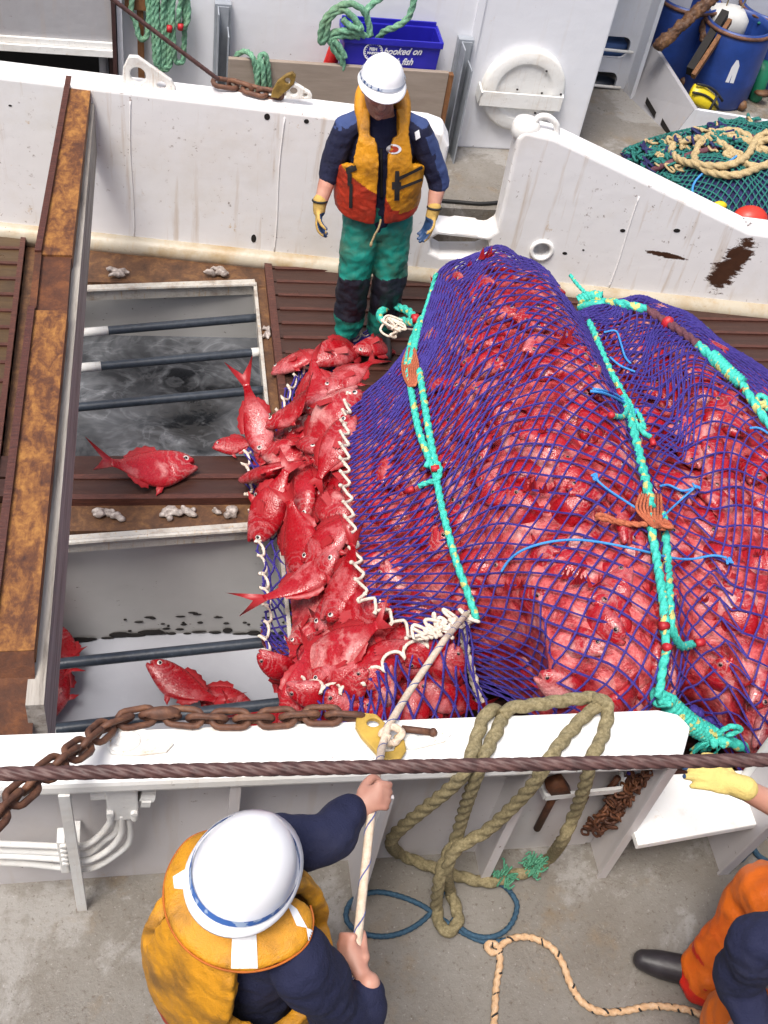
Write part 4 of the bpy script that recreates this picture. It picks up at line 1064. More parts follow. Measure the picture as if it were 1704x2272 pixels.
def add_fish(Mx, variant, pale, label, group=None, name='fish', cat='fish', vis=None):
    """a fish thing: its body mesh with eyes and breast fins as parts"""
    pair, fm = FISH[variant]
    o = bpy.data.objects.new(name, pair[pale]); sc.collection.objects.link(o); o.matrix_world = Mx
    tag(o, label, cat, group)
    for s in (-1, 1):
        if vis is not None and s != vis: continue                # the side pressed into the heap shows nothing
        for nm, q in ((('eye', DULL[s]),) if vis is not None else (('eye', EYES[s]), ('pectoral_fin', fm[s]))):
            c = bpy.data.objects.new(nm, q); sc.collection.objects.link(c); c.parent = o
    return o
def fish_matrix(p, n, ang, scale=1., roll=0., side=1, pitch=0.):
    """lay a fish with one flank facing n, head at angle ang in the tangent plane"""
    n = Vector(n).normalized(); a = Vector((1, 0, 0)); a = (a-n*a.dot(n))
    if a.length < .2: a = Vector((0, 1, 0)); a = a-n*a.dot(n)
    a.normalize(); b = n.cross(a)
    hd = a*math.cos(ang)+b*math.sin(ang); yv = n*side; zv = hd.cross(yv)
    Rm = Matrix((hd, yv, zv)).transposed()
    Rm = Rm @ Matrix.Rotation(roll, 3, 'X') @ Matrix.Rotation(pitch, 3, 'Y')
    return Matrix.Translation(p) @ Rm.to_4x4() @ Matrix.Scale(scale, 4)
NLAB = 'pale red fish packed tightly under the purple net'
# packed fish under the net, evenly scattered over the skin that can be seen
pts = []; tries = 0
vcam = CAM
TH = RNG.uniform(.25, 3.12, 9000); XX = RNG.uniform(.90, 3.75, 9000)
PP = bagpt(XX, TH, lump=.6); NN = bagnormal(XX, TH)
vd = CAM-PP; vd /= np.linalg.norm(vd, axis=1)[:, None]; face = (vd*NN).sum(1)
c_ = (PP-CAM)@R; px_ = (c_[:, 0]/-c_[:, 2]*F+852)/SRC; py_ = (-c_[:, 1]/-c_[:, 2]*F+1136)/SRC
ok = (face > .12) & (px_ > 500) & (px_ < 1720) & (py_ < 1660) & (PP[:, 2] > .03)
kept = []
for i in np.nonzero(ok)[0]:
    d = .116
    if all((abs(PP[i]-PP[k])**2).sum() > d*d for k in kept): kept.append(i)
    if len(kept) >= 245: break
def outside(p, x):
    h = BVH.find_nearest(p)[0]; c = Vector((p.x, float(np.interp(x, SECa[:, 0], SECa[:, 1])), float(np.interp(x, SECa[:, 0], SECa[:, 3]))))
    d = (p-h).length; return d if (p-c).length > (h-c).length else -d
BEND = (0, .55, -.5, .9, .2, -.9)
for i in kept:
    sc_ = random.uniform(.70, .98); x = XX[i]
    valley = math.exp(-((x-2.1)/.22)**2)
    ang = random.gauss(1.5, .9 if valley < .3 else .25)+(math.pi if random.random() < .5 else 0); sd = random.choice((-1, 1))
    p = Vector(PP[i]-NN[i]*(.030*sc_)); va = random.choice((2, 2, 5) if sd > 0 else (1, 3, 1)); n = Vector(NN[i])
    Mx = fish_matrix(p, NN[i]+RNG.normal(size=3)*.08, ang, sc_, random.gauss(0, .18), sd)
    yt = BEND[va]*.348*L_*2*.85
    probe = [Vector(q) for q in ((.22, 0, 0), (.06, 0, .10), (.06, 0, -.10), (.06, sd*.040, 0), (.12, sd*.035, .03), (-.04, sd*.034, 0), (-.06, 0, .10), (-.05, 0, -.08), (-.24, yt, .07), (-.24, yt, -.07))]
    push = max(outside(Mx @ q, x) for q in probe)
    if push > .11: continue
    if push > -.004: Mx = Matrix.Translation(-n*(push+.005)) @ Mx
    if max(outside(Mx @ q, x) for q in probe) > .012: continue
    add_fish(Mx, va, 1 if random.random() < .62 else 0, NLAB, 'fish packed under the purple net', vis=sd)
print('packed fish', len(kept))
mb = MB(); Q = bagpt(xg, tg, lump=.6); ctr = np.stack([xg+.06, np.interp(xg, SECa[:, 0], SECa[:, 1]), np.interp(xg, SECa[:, 0], SECa[:, 3])], -1); Q = Q+(ctr-Q)*(.075/np.maximum(np.linalg.norm(Q-ctr, axis=-1), .1))[..., None]; Q[..., 2] = np.maximum(Q[..., 2], .012)
mb.add(Q.reshape(-1, 3), bagF); tag(mb.build('fish_mass', M['mass'], smooth=True), 'crushed red fish filling the inside of the purple net', 'fish', kind='stuff')
# fin tips poking out through the meshes
mb = MB()
for (px, py, s_) in ((1048, 560, 1.2), (1200, 592, 1.3), (935, 605, .7), (1015, 575, .5), (1180, 560, .5), (1145, 1060, 1), (1180, 1065, 1), (1250, 1262, 1.2), (1285, 1268, .9), (1100, 1275, .8), (1125, 1270, .8), (1225, 1250, .9), (1430, 1340, .8), (1520, 1300, .7), (1170, 935, .6), (1120, 930, .6), (1640, 1200, .7), (1600, 850, .6), (1620, 1480, .7)):
    p = onbag(px, py, .0); 
    for k in range(5):
        d = Vector((random.uniform(-.5, .5), random.uniform(-.2, .5), 1)).normalized()*random.uniform(.05, .085)*s_; sd = Vector((.011, .004, 0))*s_
        q = p+Vector((k*.010-.02, .0, 0))*s_
        mb.add([q-sd, q+sd, q+d, q-sd+Vector((0, .005, 0)), q+sd+Vector((0, .005, 0))], [(0, 1, 2), (4, 3, 2), (1, 4, 2), (3, 0, 2)])
tag(mb.build('fish_fins', M['fin']), 'red fish fins poking out between the meshes of the net', 'fins', kind='stuff')
# ---- the spill: a ramp of fish between the two lips
lowc = np.array(LOWc)[18:150:1]; 
def mound(t, s):
    i = t*(len(lowc)-1.001); k = int(i); f = i-k; a = lowc[k]*(1-f)+lowc[k+1]*f
    b = np.array(bagpt(np.array([.95]), np.array([.55+1.9*t]))[0])
    b = b+np.array([.06, 0, -.09]); a = a+np.array([.10, 0, 0])*max(0, min(1, (t-.35)/.15))*max(0, min(1, (.95-t)/.2)); p = a*(1-s)+b*s; p[2] += .06*math.sin(math.pi*min(1, s*1.0))**.9
    return p
mb = MB(); V = [mound(t, s)-np.array([0, 0, .085]) for t in np.linspace(.02, .98, 40) for s in np.linspace(.06, 1., 20)]
mb.add(V, [(i*20+j, i*20+j+1, (i+1)*20+j+1, (i+1)*20+j) for i in range(39) for j in range(19)])
tag(mb.build('fish_mass', M['mass'], smooth=True), 'red fish crushed together inside the open mouth of the net', 'fish', kind='stuff')
def mnormal(t, s):
    d = .02; t = min(max(t, d), 1-d); s = min(max(s, d), 1-d)
    n = np.cross(mound(t+d, s)-mound(t-d, s), mound(t, s+d)-mound(t, s-d)); n = n/np.linalg.norm(n); return n if n[2] > 0 else -n
MH = BVHTree.FromPolygons([Vector(mound(t, s)) for t in np.linspace(.02, .98, 40) for s in np.linspace(.0, 1, 20)], [(i*20+j, i*20+j+1, (i+1)*20+j+1, (i+1)*20+j) for i in range(39) for j in range(19)])
def px_dir(p, hx, hy):
    """world direction at p that points along (hx, hy) in the picture, kept roughly horizontal"""
    c = R @ np.array([hx, -hy, 0.]); return Vector(c)
def spill(px, py, hx, hy, scale=1., variant=0, side=1, lift=0., label=None, pale=0, tiltn=(0, 0, 0), z=None, both=True, roll=0):
    d = Vector(ray(px, py)).normalized(); h = MH.ray_cast(Vector(CAM), d)
    if z is not None or h[0] is None: p = at(px, py, z if z is not None else .1); n = Vector((0, -.1, 1))
    else: p, n = h[0], h[1]; n = n if n.z > 0 else -n
    n = (n+Vector(tiltn)+Vector((0, -.25, .1))).normalized(); p = p+n*(lift)
    hd = px_dir(p, hx, hy); hd = (hd-n*hd.dot(n)).normalized()
    yv = n*side; zv = hd.cross(yv); Rm = (Matrix((hd, yv, zv)).transposed()) @ Matrix.Rotation(roll, 3, 'X')
    Mx = Matrix.Translation(p) @ Rm.to_4x4() @ Matrix.Scale(scale, 4)
    return add_fish(Mx, variant, pale, label or 'red fish heaped in the open mouth of the net', None if label else 'fish heaped in the mouth of the net')
kept = []
for _ in range(4000):
    t, s = random.uniform(.10, .80), random.uniform(.12, .92)
    p = mound(t, min(s, 1)); 
    if all(np.linalg.norm(p-q) > .112 for q in kept):
        kept.append(p); n = mnormal(t, min(s, .97)); sd = random.choice((-1, 1))
        add_fish(fish_matrix(p-n*.045, n+RNG.normal(size=3)*.10, random.uniform(0, 6.28), random.uniform(.66, .92), random.gauss(0, .2), sd), random.choice((2, 5, 2) if sd > 0 else (1, 3, 1)), 1 if random.random() < .42 else 0, 'red fish heaped in the open mouth of the net', 'fish heaped in the mouth of the net')
    if len(kept) >= 50: break
print('spilled fish', len(kept))
spill(560, 920, .25, .97, .92, 1, 1, .05, 'red fish head down at the left of the heap, tail raised over the hatch', tiltn=(-.3, 0, 0))
spill(612, 1018, -.97, .12, .98, 0, 1, .05, 'long red fish lying back up across the left edge of the heap', roll=1.15)
spill(606, 1085, -.45, .85, 1.05, 0, -1, .07, 'red fish facing out of the heap with a white ringed eye, over the net edge', roll=-.25)
spill(668, 1165, .35, .93, 1.05, 4, 1, .06, 'plump red fish head down in the middle of the heap, eye showing')
spill(655, 1045, .3, .9, .95, 1, -1, .05, 'red fish with a pale pink belly in the middle of the heap', pale=1)
spill(705, 1085, .8, .6, .9, 2, 1, .04, 'red fish with feathery gills beside the white lacing', pale=1)
spill(735, 1160, -.75, .6, .95, 0, 1, .04, 'red fish with a pale gaping gill near the centre of the heap')
spill(672, 1262, .8, -.6, .95, 1, 1, .02, 'red fish with its tail hanging over the near left lip of the net')
spill(760, 1265, -.4, .9, .9, 2, -1, .03, 'red fish face up just under the white lacing')
spill(735, 1322, .85, .1, 1.1, 4, -1, -.02, 'big red fish sliding out at the near end of the heap', roll=.2)
spill(745, 1385, -.96, .2, 1.05, 4, 1, -.05, 'big red fish head towards the hatch at the near lip of the net', pale=1)
spill(748, 1432, -.98, .05, .9, 0, -1, -.08, 'red fish lowest at the near lip, snout over the hatch')
spill(800, 1415, .9, -.2, 1.0, 0, 1, -.08, 'red fish with a scaly flank lying inside the near lip lacing')
spill(860, 1370, .7, -.5, .9, 1, -1, -.08, 'red fish half hidden at the near corner of the net mouth')
spill(700, 920, .55, -.65, 1.15, 2, 1, .06, 'red fish with a broad pink flank at the upper part of the heap', pale=1)
spill(725, 985, .35, -.9, .95, 0, -1, .04, 'red fish tail fin spread beside the white lacing')
spill(655, 905, -.98, .1, .85, 1, 1, .05, 'slim red fish pointing left towards the hatch from the heap')
spill(690, 845, .2, .9, .9, 4, 1, .04, 'red fish with spread ribs of its fins at the upper left of the heap')
spill(660, 790, -.9, .1, .85, 0, 1, .05, 'red fish head resting on the deck planks at the far left of the heap')
spill(745, 762, -.85, .5, 1.0, 2, 1, .05, 'long red fish lying along the far lip of the net')
spill(762, 815, -.5, .7, .9, 0, 1, .02, 'red fish under the lacing at the far end of the heap')
spill(822, 748, -.8, .3, .75, 1, -1, .02, 'red fish tucked beneath the knotted corner of the net')
spill(512, 963, -.95, .1, .55, 4, 1, 0, 'bloody red fish head lying by the white lip over the hatch edge', z=.04)
kept = []
for _ in range(600):
    t, f = random.uniform(.68, .95), random.uniform(.10, .95)
    p = scoop(np.array([t*51.]), np.array([f*8.]), 52, 9)[0]+np.array([0, .06, .02])
    if all(np.linalg.norm(p-q) > .105 for q in kept):
        kept.append(p); sd = random.choice((-1, 1))
        add_fish(fish_matrix(p, Vector((-.1, -.75, .65))+Vector(RNG.normal(size=3)*.15), random.uniform(0, 6.28), random.uniform(.62, .8), 0, sd), 2 if sd > 0 else 1, 1 if random.random() < .3 else 0, 'dark red fish held in the near pocket of net below the white lip', 'fish in the near net pocket', vis=sd)
    if len(kept) >= 26: break
mb = MB(); I, J = np.meshgrid(np.linspace(32, 50, 24), np.linspace(.9, 8, 10), indexing='ij'); Q = scoop(I, J, 52, 9)+np.array([-.02, .13, -.05])
mb.add(Q.reshape(-1, 3), [(i*10+j, i*10+j+1, (i+1)*10+j+1, (i+1)*10+j) for i in range(23) for j in range(9)])
tag(mb.build('fish_mass', M['mass'], smooth=True), 'crushed red fish behind the near pocket of net', 'fish', kind='stuff')
# fish outside the heap
def lay(px, py, hx, hy, z, scale, variant, side, label, roll=0, pale=0, tiltn=(0, 0, 0)):
    return spill(px, py, hx, hy, scale, variant, side, 0, label, pale, tiltn, z)
lay(318, 1020, .93, -.30, .045, 1.12, 2, -1, 'single red fish lying on the dark boards between the hatches', pale=1)
lay(120, 1480, -.3, .95, -.80, 1.0, 0, 1, 'red fish floating beside the timber in the milky hatch')
lay(395, 1490, -.75, -.6, -.75, 1.0, 1, 1, 'red fish dropping tail up into the milky hatch', tiltn=(.3, 0, 0))
lay(470, 1510, .9, .3, -.80, .9, 0, -1, 'red fish behind the lower black bar in the milky hatch')
lay(560, 1560, .9, .1, -.82, .9, 2, -1, 'red fish half hidden below the chain in the milky hatch')
lay(140, 1415, -.3, -.9, -.80, .8, 1, 1, 'red fish tail showing behind the upper bar at the timber')
# ------------------------------------------------------------------ ropes and cords on the bag
def bagrope(pts, off=.03):
    return [list(onbag(p[0], p[1], off)) for p in pts]
def stopper(mb, p, d, r=.016, mi=1):
    p = Vector(p); d = Vector(d).normalized(); mb.tube([p-d*.018, p+d*.018], r, 10, mi=mi)
TR = [M['teal_rope'], M['red_cap'], M['orange_rope']]
mb = MB(); r = .0175
A = bagrope([(945, 605), (925, 640), (912, 690), (900, 740), (892, 780)], .02); A[0] = list(Vector(A[0])+Vector((0, .05, .01)))
mb.rope(A, .012)
mb.rope(bagrope([(908, 680), (900, 710), (895, 745), (886, 790)], .03), r); mb.rope(bagrope([(885, 690), (880, 730), (878, 790)], .03), r)
mb.rope(bagrope([(882, 800), (893, 870), (905, 930), (925, 985), (935, 1010)], .03), r)
mb.rope(bagrope([(906, 800), (914, 850), (925, 920), (937, 985), (945, 1010)], .03), r)
mb.rope(bagrope([(925, 985), (938, 1015), (945, 1045), (958, 1110), (985, 1210), (1010, 1280), (1030, 1338)], .028), .0165)
mb.rope(bagrope([(920, 1010), (932, 990), (950, 1010), (945, 1035), (925, 1042), (905, 1050)], .04), .013)
q = onbag(886, 1058, .035); q2 = onbag(905, 1050, .035); stopper(mb, q, q2-q, .014); q = onbag(940, 1012, .06); stopper(mb, q, (1, 0, .2), .015)
st1 = mb.build('strap_rope', TR, None, True)
tag(st1, 'teal lifting strap tied over the left end of the bulging net', 'rope')
mb = MB()
for k in range(9):
    a, b = -17+34*k/8, -15+30*k/8
    mb.tube(catmull(bagrope([(886+a*.5, 752), (886+a, 785), (888+b, 815), (890+b*.4, 835)], .045+.004*(k % 2)), 5), .0056, 6)
mb.build('whipping', M['orange_rope'], st1, True)
# big eye of teal rope at the far corner
e0 = [at(897, 692, .42), at(882, 672, .36), at(850, 662, .30), at(825, 672, .30), at(822, 688, .30), at(838, 697, .30), at(868, 693, .32), at(893, 697, .42)]
mb = MB(); mb.rope([list(p) for p in e0], .024); p = at(897, 688, .44); stopper(mb, p, (1, .2, 0), .026)
tag(mb.build('rope_eye', TR, None, True), 'thick teal rope eye standing up at the far corner of the net mouth', 'rope')
# strap 2
mb = MB()
mb.rope(bagrope([(1272, 695), (1285, 722), (1300, 760), (1320, 805), (1342, 845), (1352, 880), (1360, 900)], .03), .0175)
mb.rope(bagrope([(1350, 870), (1368, 930), (1385, 1000), (1400, 1060), (1405, 1095)], .035), .022)
mb.rope(bagrope([(1345, 850), (1362, 875), (1370, 905), (1385, 930), (1405, 945)], .045), .013); mb.rope(bagrope([(1325, 898), (1345, 900), (1360, 885), (1380, 895), (1392, 925), (1385, 915)], .055), .012)
for p, p2 in (((1410, 955), (1405, 940)), ((1322, 897), (1335, 897)), ((1338, 848), (1345, 862))):
    q, q2 = onbag(*p, .05), onbag(*p2, .05); stopper(mb, q, q2-q, .014)
mb.rope(bagrope([(1402, 1110), (1410, 1160), (1420, 1215), (1428, 1265), (1434, 1310), (1438, 1370)], .032), .0185)
mb.rope(bagrope([(1432, 1110), (1438, 1160), (1442, 1215), (1445, 1265), (1447, 1310), (1452, 1360), (1470, 1395), (1495, 1392)], .032), .0185)
mb.rope(bagrope([(1434, 1360), (1440, 1400), (1432, 1440), (1425, 1490), (1418, 1505)], .03), .017)
for p, p2 in (((1512, 1388), (1500, 1390)), ((1434, 1352), (1440, 1352)), ((1442, 1398), (1448, 1398))):
    q, q2 = onbag(*p, .045), onbag(*p2, .045); stopper(mb, q, q2-q, .017)
st2 = mb.build('strap_rope', TR, None, True); tag(st2, 'teal lifting strap knotted across the middle of the bulging net', 'rope')
mb = MB()
for k in range(8):
    a, b = -22+44*k/7, -12+24*k/7
    mb.tube(catmull(bagrope([(1405+a, 1068), (1402+a*1.2, 1100), (1412+b, 1128), (1425+b, 1140)], .05+.004*(k % 2)), 5), .0062, 7)
tangle(onbag(1428, 1130, .05), .035, 16, .009, m=mb, seed=31)
mb.rope(bagrope([(1286, 1117), (1310, 1122), (1345, 1130), (1385, 1133), (1415, 1128)], .035), .0125); mb.rope(bagrope([(1286, 1117), (1300, 1112), (1330, 1124), (1350, 1128)], .04), .010)
mb.build('whipping', M['orange_rope'], st2, True)
# light blue twines
def cord(name, pts, r, mat, label, off=.03, knots=(), cat='twine', group=None):
    mb = MB(); mb.tube(catmull(bagrope(pts, off), 8), r, 7)
    for k in knots: tangle(onbag(*k, off), .016, 12, r*.9, m=mb, seed=k[0])
    return tag(mb.build(name, M[mat], None, True), label, cat, group)
cord('blue_twine', [(1083, 1235), (1100, 1210), (1130, 1188), (1180, 1172), (1240, 1166), (1300, 1172), (1380, 1188), (1440, 1203), (1490, 1208), (1540, 1200), (1570, 1205)], .0055, 'blue_twine', 'long light blue twine curving over the near lobe of the net', .035, [(1575, 1212)])
cord('blue_twine', [(1282, 1030), (1310, 1055), (1350, 1082), (1390, 1108)], .005, 'blue_twine', 'light blue twine running down left to the rust red cord knot', .035, [(1285, 1032)])
cord('blue_twine', [(1430, 1118), (1465, 1085), (1505, 1050)], .005, 'blue_twine', 'light blue twine rising right from the rust red cord knot', .035, [(1505, 1050)])
cord('blue_twine', [(1426, 1050), (1445, 1048), (1475, 1060), (1505, 1052)], .0055, 'blue_twine', 'short blue twine looped right above the rust red cord knot', .035)
cord('blue_twine', [(1275, 845), (1300, 848), (1330, 860), (1352, 872)], .007, 'blue_twine', 'short blue twine tail left of the middle strap knot', .035)
cord('blue_twine', [(1280, 840), (1300, 843), (1335, 855), (1365, 880), (1372, 910)], .006, 'blue_twine', 'blue twine tied into the middle strap knot', .045, [(1372, 890)])
cord('blue_twine', [(1305, 718), (1330, 715), (1340, 738), (1350, 770), (1362, 785)], .0055, 'blue_twine', 'blue twine loop at the top of the middle strap', .035)
cord('blue_twine', [(1318, 772), (1340, 790), (1372, 803)], .0055, 'blue_twine', 'blue twine end lying below the loop at the top strap', .035)
cord('blue_twine', [(1620, 925), (1640, 925), (1665, 940)], .006, 'blue_twine', 'blue twine end at the far right of the net', .035)
# edge rope on the far right side of the bag, teal then maroon then teal
mb = MB()
far_ = [at(1235, 600, .80), at(1245, 615, .78), onbag(1262, 640, .03), ]
mb.rope([list(at(1232, 594, .60)), list(at(1245, 612, .60)), list(at(1262, 630, .60)), list(at(1275, 640, .60))], .011)
ob = lambda L, off=.035: [list(onbag(px, py, off)) for px, py in L]
mb.rope([list(at(1258, 662, .66)), list(at(1290, 655, .72)), list(at(1325, 654, .78))]+ob([(1365, 662), (1395, 668)]), .026)
mb.tube(catmull([list(at(1250, 650, .68)), list(at(1275, 640, .72)), list(at(1300, 642, .74))], 10), .034, 12, lobes=9, pitch=.02, step=.006)
mb.tube(catmull([list(at(1252, 664, .66)), list(at(1280, 658, .72)), list(at(1305, 656, .75))], 10), .022, 12)
mb.rope(ob([(1395, 668), (1430, 690), (1470, 716), (1508, 745)]), .025, mi=1)
mb.ball(onbag(1442, 698, .04), (.035, .03, .04), n=10, mi=2)
mb.rope(ob([(1508, 745), (1530, 765), (1548, 785)]), .025)
mb.tube(catmull(ob([(1538, 768), (1570, 800), (1602, 828)], .045), 10), .036, 12, lobes=9, pitch=.02, step=.006)
mb.rope([list(onbag(1495, 735, .03)), list(at(1500, 706, .50)), list(at(1520, 706, .52)), list(at(1540, 730, .48)), list(onbag(1552, 778, .04))], .013)
mb.rope(ob([(1600, 825), (1625, 865), (1652, 905), (1690, 950)]), .022)
tangle(onbag(1645, 870, .03), .05, 14, .014, m=mb, seed=9)
tag(mb.build('edge_rope', [M['teal_rope'], M['maroon_rope'], M['red_cap']], None, True), 'teal and maroon rope with served splices along the far edge of the net', 'rope')
# teal rope and tasselled splice by the end of the near bulwark
mb = MB()
P = [onbag(1425, 1500, .04), onbag(1440, 1520, .04), at(1470, 1545, .75), at(1510, 1575, .68), at(1545, 1592, .62), at(1600, 1612, .55), at(1680, 1635, .48), at(1760, 1650, .45)]
mb.rope([list(p) for p in P], .024)
mb.tube(catmull([list(q) for q in (at(1445, 1522, .80), at(1490, 1562, .72), at(1530, 1585, .65))], 10), .042, 14, lobes=11, pitch=.02, step=.006)
tangle(at(1550, 1592, .66), .04, 14, .014, m=mb, seed=12); mb.rope([list(q) for q in (at(1545, 1590, .68), at(1575, 1570, .74), at(1600, 1575, .72), at(1570, 1590, .68))], .011)
tangle(at(1432, 1510, .85), .04, 14, .014, m=mb, seed=14)
tr = mb.build('edge_rope', TR, None, True); tag(tr, 'thick teal rope with a served splice leaving the net beside the near bulwark end', 'rope')
mb = MB()
for k in range(26):
    a = at(1545, 1598, .66); b = at(1495+random.uniform(-8, 55), 1622+random.uniform(-8, 14), .55); c = (a+b)/2+Vector((random.uniform(-.02, .02), random.uniform(-.02, .02), .03))
    mb.tube(catmull([list(a), list(c), list(b)], 5), .0045, 5)
mb.build('tassel', M['teal_rope'], tr, True)
mb = MB(); mb.rope([list(p) for p in (onbag(1438, 1505, .06), onbag(1455, 1515, .06))], .02); 
mb = MB()                                                        # bunched dark blue net along the right near edge
for k in range(60):
    u = k/59; a = at(1470+210*u, 1540+90*u, .55-.25*u); mb.ball(a+Vector((random.uniform(-.02, .02), random.uniform(-.02, .02), random.uniform(-.02, .02))), (random.uniform(.02, .035), random.uniform(.02, .03), random.uniform(.015, .03)), n=8)
link('selvedge', mb.mesh(), M['net'], codend, smooth=True)
# ------------------------------------------------------------------ draped olive rope over the near bulwark
ZC = 1.15; r = .0238
T = ZC+.027
P = [at(530*0+1078, 1900, .23)]
loop = [at(1140, 1890, .235), at(1065, 1900, .235), at(990, 1890, .235), at(930, 1870, .235), at(870, 1842, .24), at(843, 1822, .26), at(850, 1795, .33), at(900, 1750, .50), at(960, 1705, .68), at(1000, 1665, .92), at(1012, 1635, T), at(1030, 1585, T), at(1050, 1545, T), at(1075, 1537, T-.01), at(1085, 1560, T-.08)]
loop = loop[:-2]
def offw(px, py, y): return at(px, py, y=y)
dr_ = [at(1165, 1880, .232), at(1120, 1888, .235), at(1060, 1905, .235), at(1000, 1895, .235), at(930, 1872, .235), at(865, 1845, .24), offw(845, 1822, 1.80), offw(860, 1795, 1.78), offw(920, 1745, 1.755), offw(975, 1700, 1.73), at(1008, 1660, T), at(1028, 1600, T), at(1045, 1552, T), at(1062, 1533, T+.0), at(1078, 1540, T-.06)]
mb = MB(); mb.rope([list(p) for p in dr_], r, fine=12)
d2 = [at(1078, 1540, T-.06), at(1085, 1548, T-.03), at(1075, 1575, T), at(1055, 1615, T), at(1040, 1650, T), offw(1020, 1700, 1.735), offw(1000, 1760, 1.76), offw(985, 1810, 1.76), offw(960, 1860, 1.72), offw(948, 1905, 1.68), at(943, 1960, .235), at(955, 2005, .235), at(975, 2010, .235), at(990, 1985, .235), at(980, 1945, .235), at(970, 1920, .25), offw(965, 1880, 1.70), offw(985, 1835, 1.72), offw(1050, 1795, 1.74), offw(1110, 1740, 1.735), offw(1155, 1690, 1.72), at(1180, 1650, T), at(1220, 1595, T), at(1262, 1548, T), at(1290, 1525, T+.01), at(1280, 1508, T+.01), at(1230, 1512, T+.01), at(1160, 1522, T+.01), at(1105, 1530, T), at(1085, 1545, T-.01)]
mb.rope([list(p) for p in d2], r, fine=12)
d3 = [at(1280, 1508, T+.03), at(1310, 1520, T+.02), at(1312, 1550, T), at(1300, 1595, T), at(1278, 1640, T), offw(1262, 1700, 1.735), offw(1240, 1760, 1.76), offw(1215, 1815, 1.73), at(1190, 1850, .235), at(1165, 1875, .235), at(1150, 1885, .235)]
mb.rope([list(p) for p in d3], r, fine=12)
orp = mb.build('draped_rope', M['olive_rope'], None, True); tag(orp, 'thick olive rope draped in long loops over the near bulwark onto the deck', 'rope')
mb = MB()
for c, n in ((at(1150, 1870, .25), 60), (at(1090, 1890, .25), 40)):
    for k in range(n):
        d = Vector((random.gauss(0, 1), random.gauss(0, 1), abs(random.gauss(0, .8)))).normalized()*random.uniform(.03, .065)
        mb.tube(catmull([list(c+d*.3), list(c+d*.8+Vector((random.uniform(-.015, .015),)*3)), list(c+d)], 4), .0035, 5)
mb.build('frayed_strands', M['fluff'], orp, True)
# dark blue rope coil and dashed rope on the walkway
g = lambda L, z: [list(at(p[0], p[1], z)) for p in L]
mb = MB(); mb.tube(catmull(g([(1105, 1930), (1085, 1912), (1040, 1898), (985, 1895)], .213), 8), .011, 8, lobes=3, pitch=.07, step=.008)
mb.tube(catmull(g([(985, 1895), (960, 1925), (930, 1972), (890, 2005), (840, 2022), (790, 2018), (755, 1998), (748, 1970), (765, 1942), (810, 1927), (860, 1935), (910, 1955), (950, 1982), (1000, 2015), (1050, 2035), (1095, 2030)], .213), 8), .011, 8, lobes=3, pitch=.07, step=.008)
mb.tube(catmull(g([(1105, 1930), (1117, 1955), (1108, 1990), (1085, 2015), (1050, 2025), (1010, 2015), (975, 1985)], .225), 8), .011, 8, lobes=3, pitch=.07, step=.008)
tag(mb.build('blue_rope', M['blue_rope'], None, True), 'thin dark blue rope looped loosely on the grey walkway', 'rope')
mb = MB(); mb.tube(catmull(g([(1065, 2260), (1068, 2200), (1072, 2130), (1080, 2080), (1076, 2048), (1060, 2036), (1052, 2048), (1068, 2058), (1085, 2040), (1110, 2026), (1150, 2026), (1190, 2046), (1215, 2080), (1232, 2125), (1258, 2165), (1300, 2186), (1350, 2184), (1400, 2174), (1450, 2176), (1500, 2186), (1560, 2215)], .216), 8), .014, 9, lobes=2, pitch=.06, step=.008)
q, S = resample(catmull(g([(1065, 2260), (1068, 2200), (1072, 2130), (1080, 2080), (1076, 2048), (1060, 2036), (1052, 2048), (1068, 2058), (1085, 2040), (1110, 2026), (1150, 2026), (1190, 2046), (1215, 2080), (1232, 2125), (1258, 2165), (1300, 2186), (1350, 2184), (1400, 2174), (1450, 2176), (1500, 2186), (1560, 2215)], .216), 8), .004)
T, N, B = frames(q); k = 6
while k < len(q)-5:
    a = np.arange(5)*.5+k; mb.tube(q[k:k+5]+N[k:k+5]*(np.cos(a)*.0108)[:, None]+B[k:k+5]*(np.sin(a)*.0108)[:, None], .0042, 6, mi=1); k += random.randint(9, 12)
tag(mb.build('dashed_rope', [M['dash_rope'], M['black_strap']], None, True), 'pale tan rope with black flecks winding over the walkway', 'rope')
mb = MB(); mb.tube(catmull(g([(1600, 1858), (1625, 1835), (1640, 1850), (1680, 1875)], .213), 8), .012, 8); mb.tube(catmull(g([(1620, 1805), (1640, 1790), (1690, 1780)], .213), 8), .014, 8)
tag(mb.build('blue_rope', M['blue_rope'], None, True), 'end of a dark blue rope behind the low step at far right', 'rope')
# ------------------------------------------------------------------ wire rope across the foreground
mb = MB(); c0, c1 = atd(-60, 1673, 2.9), atd(1740, 1640, 3.1)
P = [list(c0+(c1-c0)*u) for u in np.linspace(0, 1, 40)]
mb.tube(P, .0172, 24, lobes=6, pitch=.26, step=.007)
tag(mb.build('wire_rope', M['wire'], None, True, base=c0), 'taut brown trawl wire crossing above the near bulwark', 'wire')
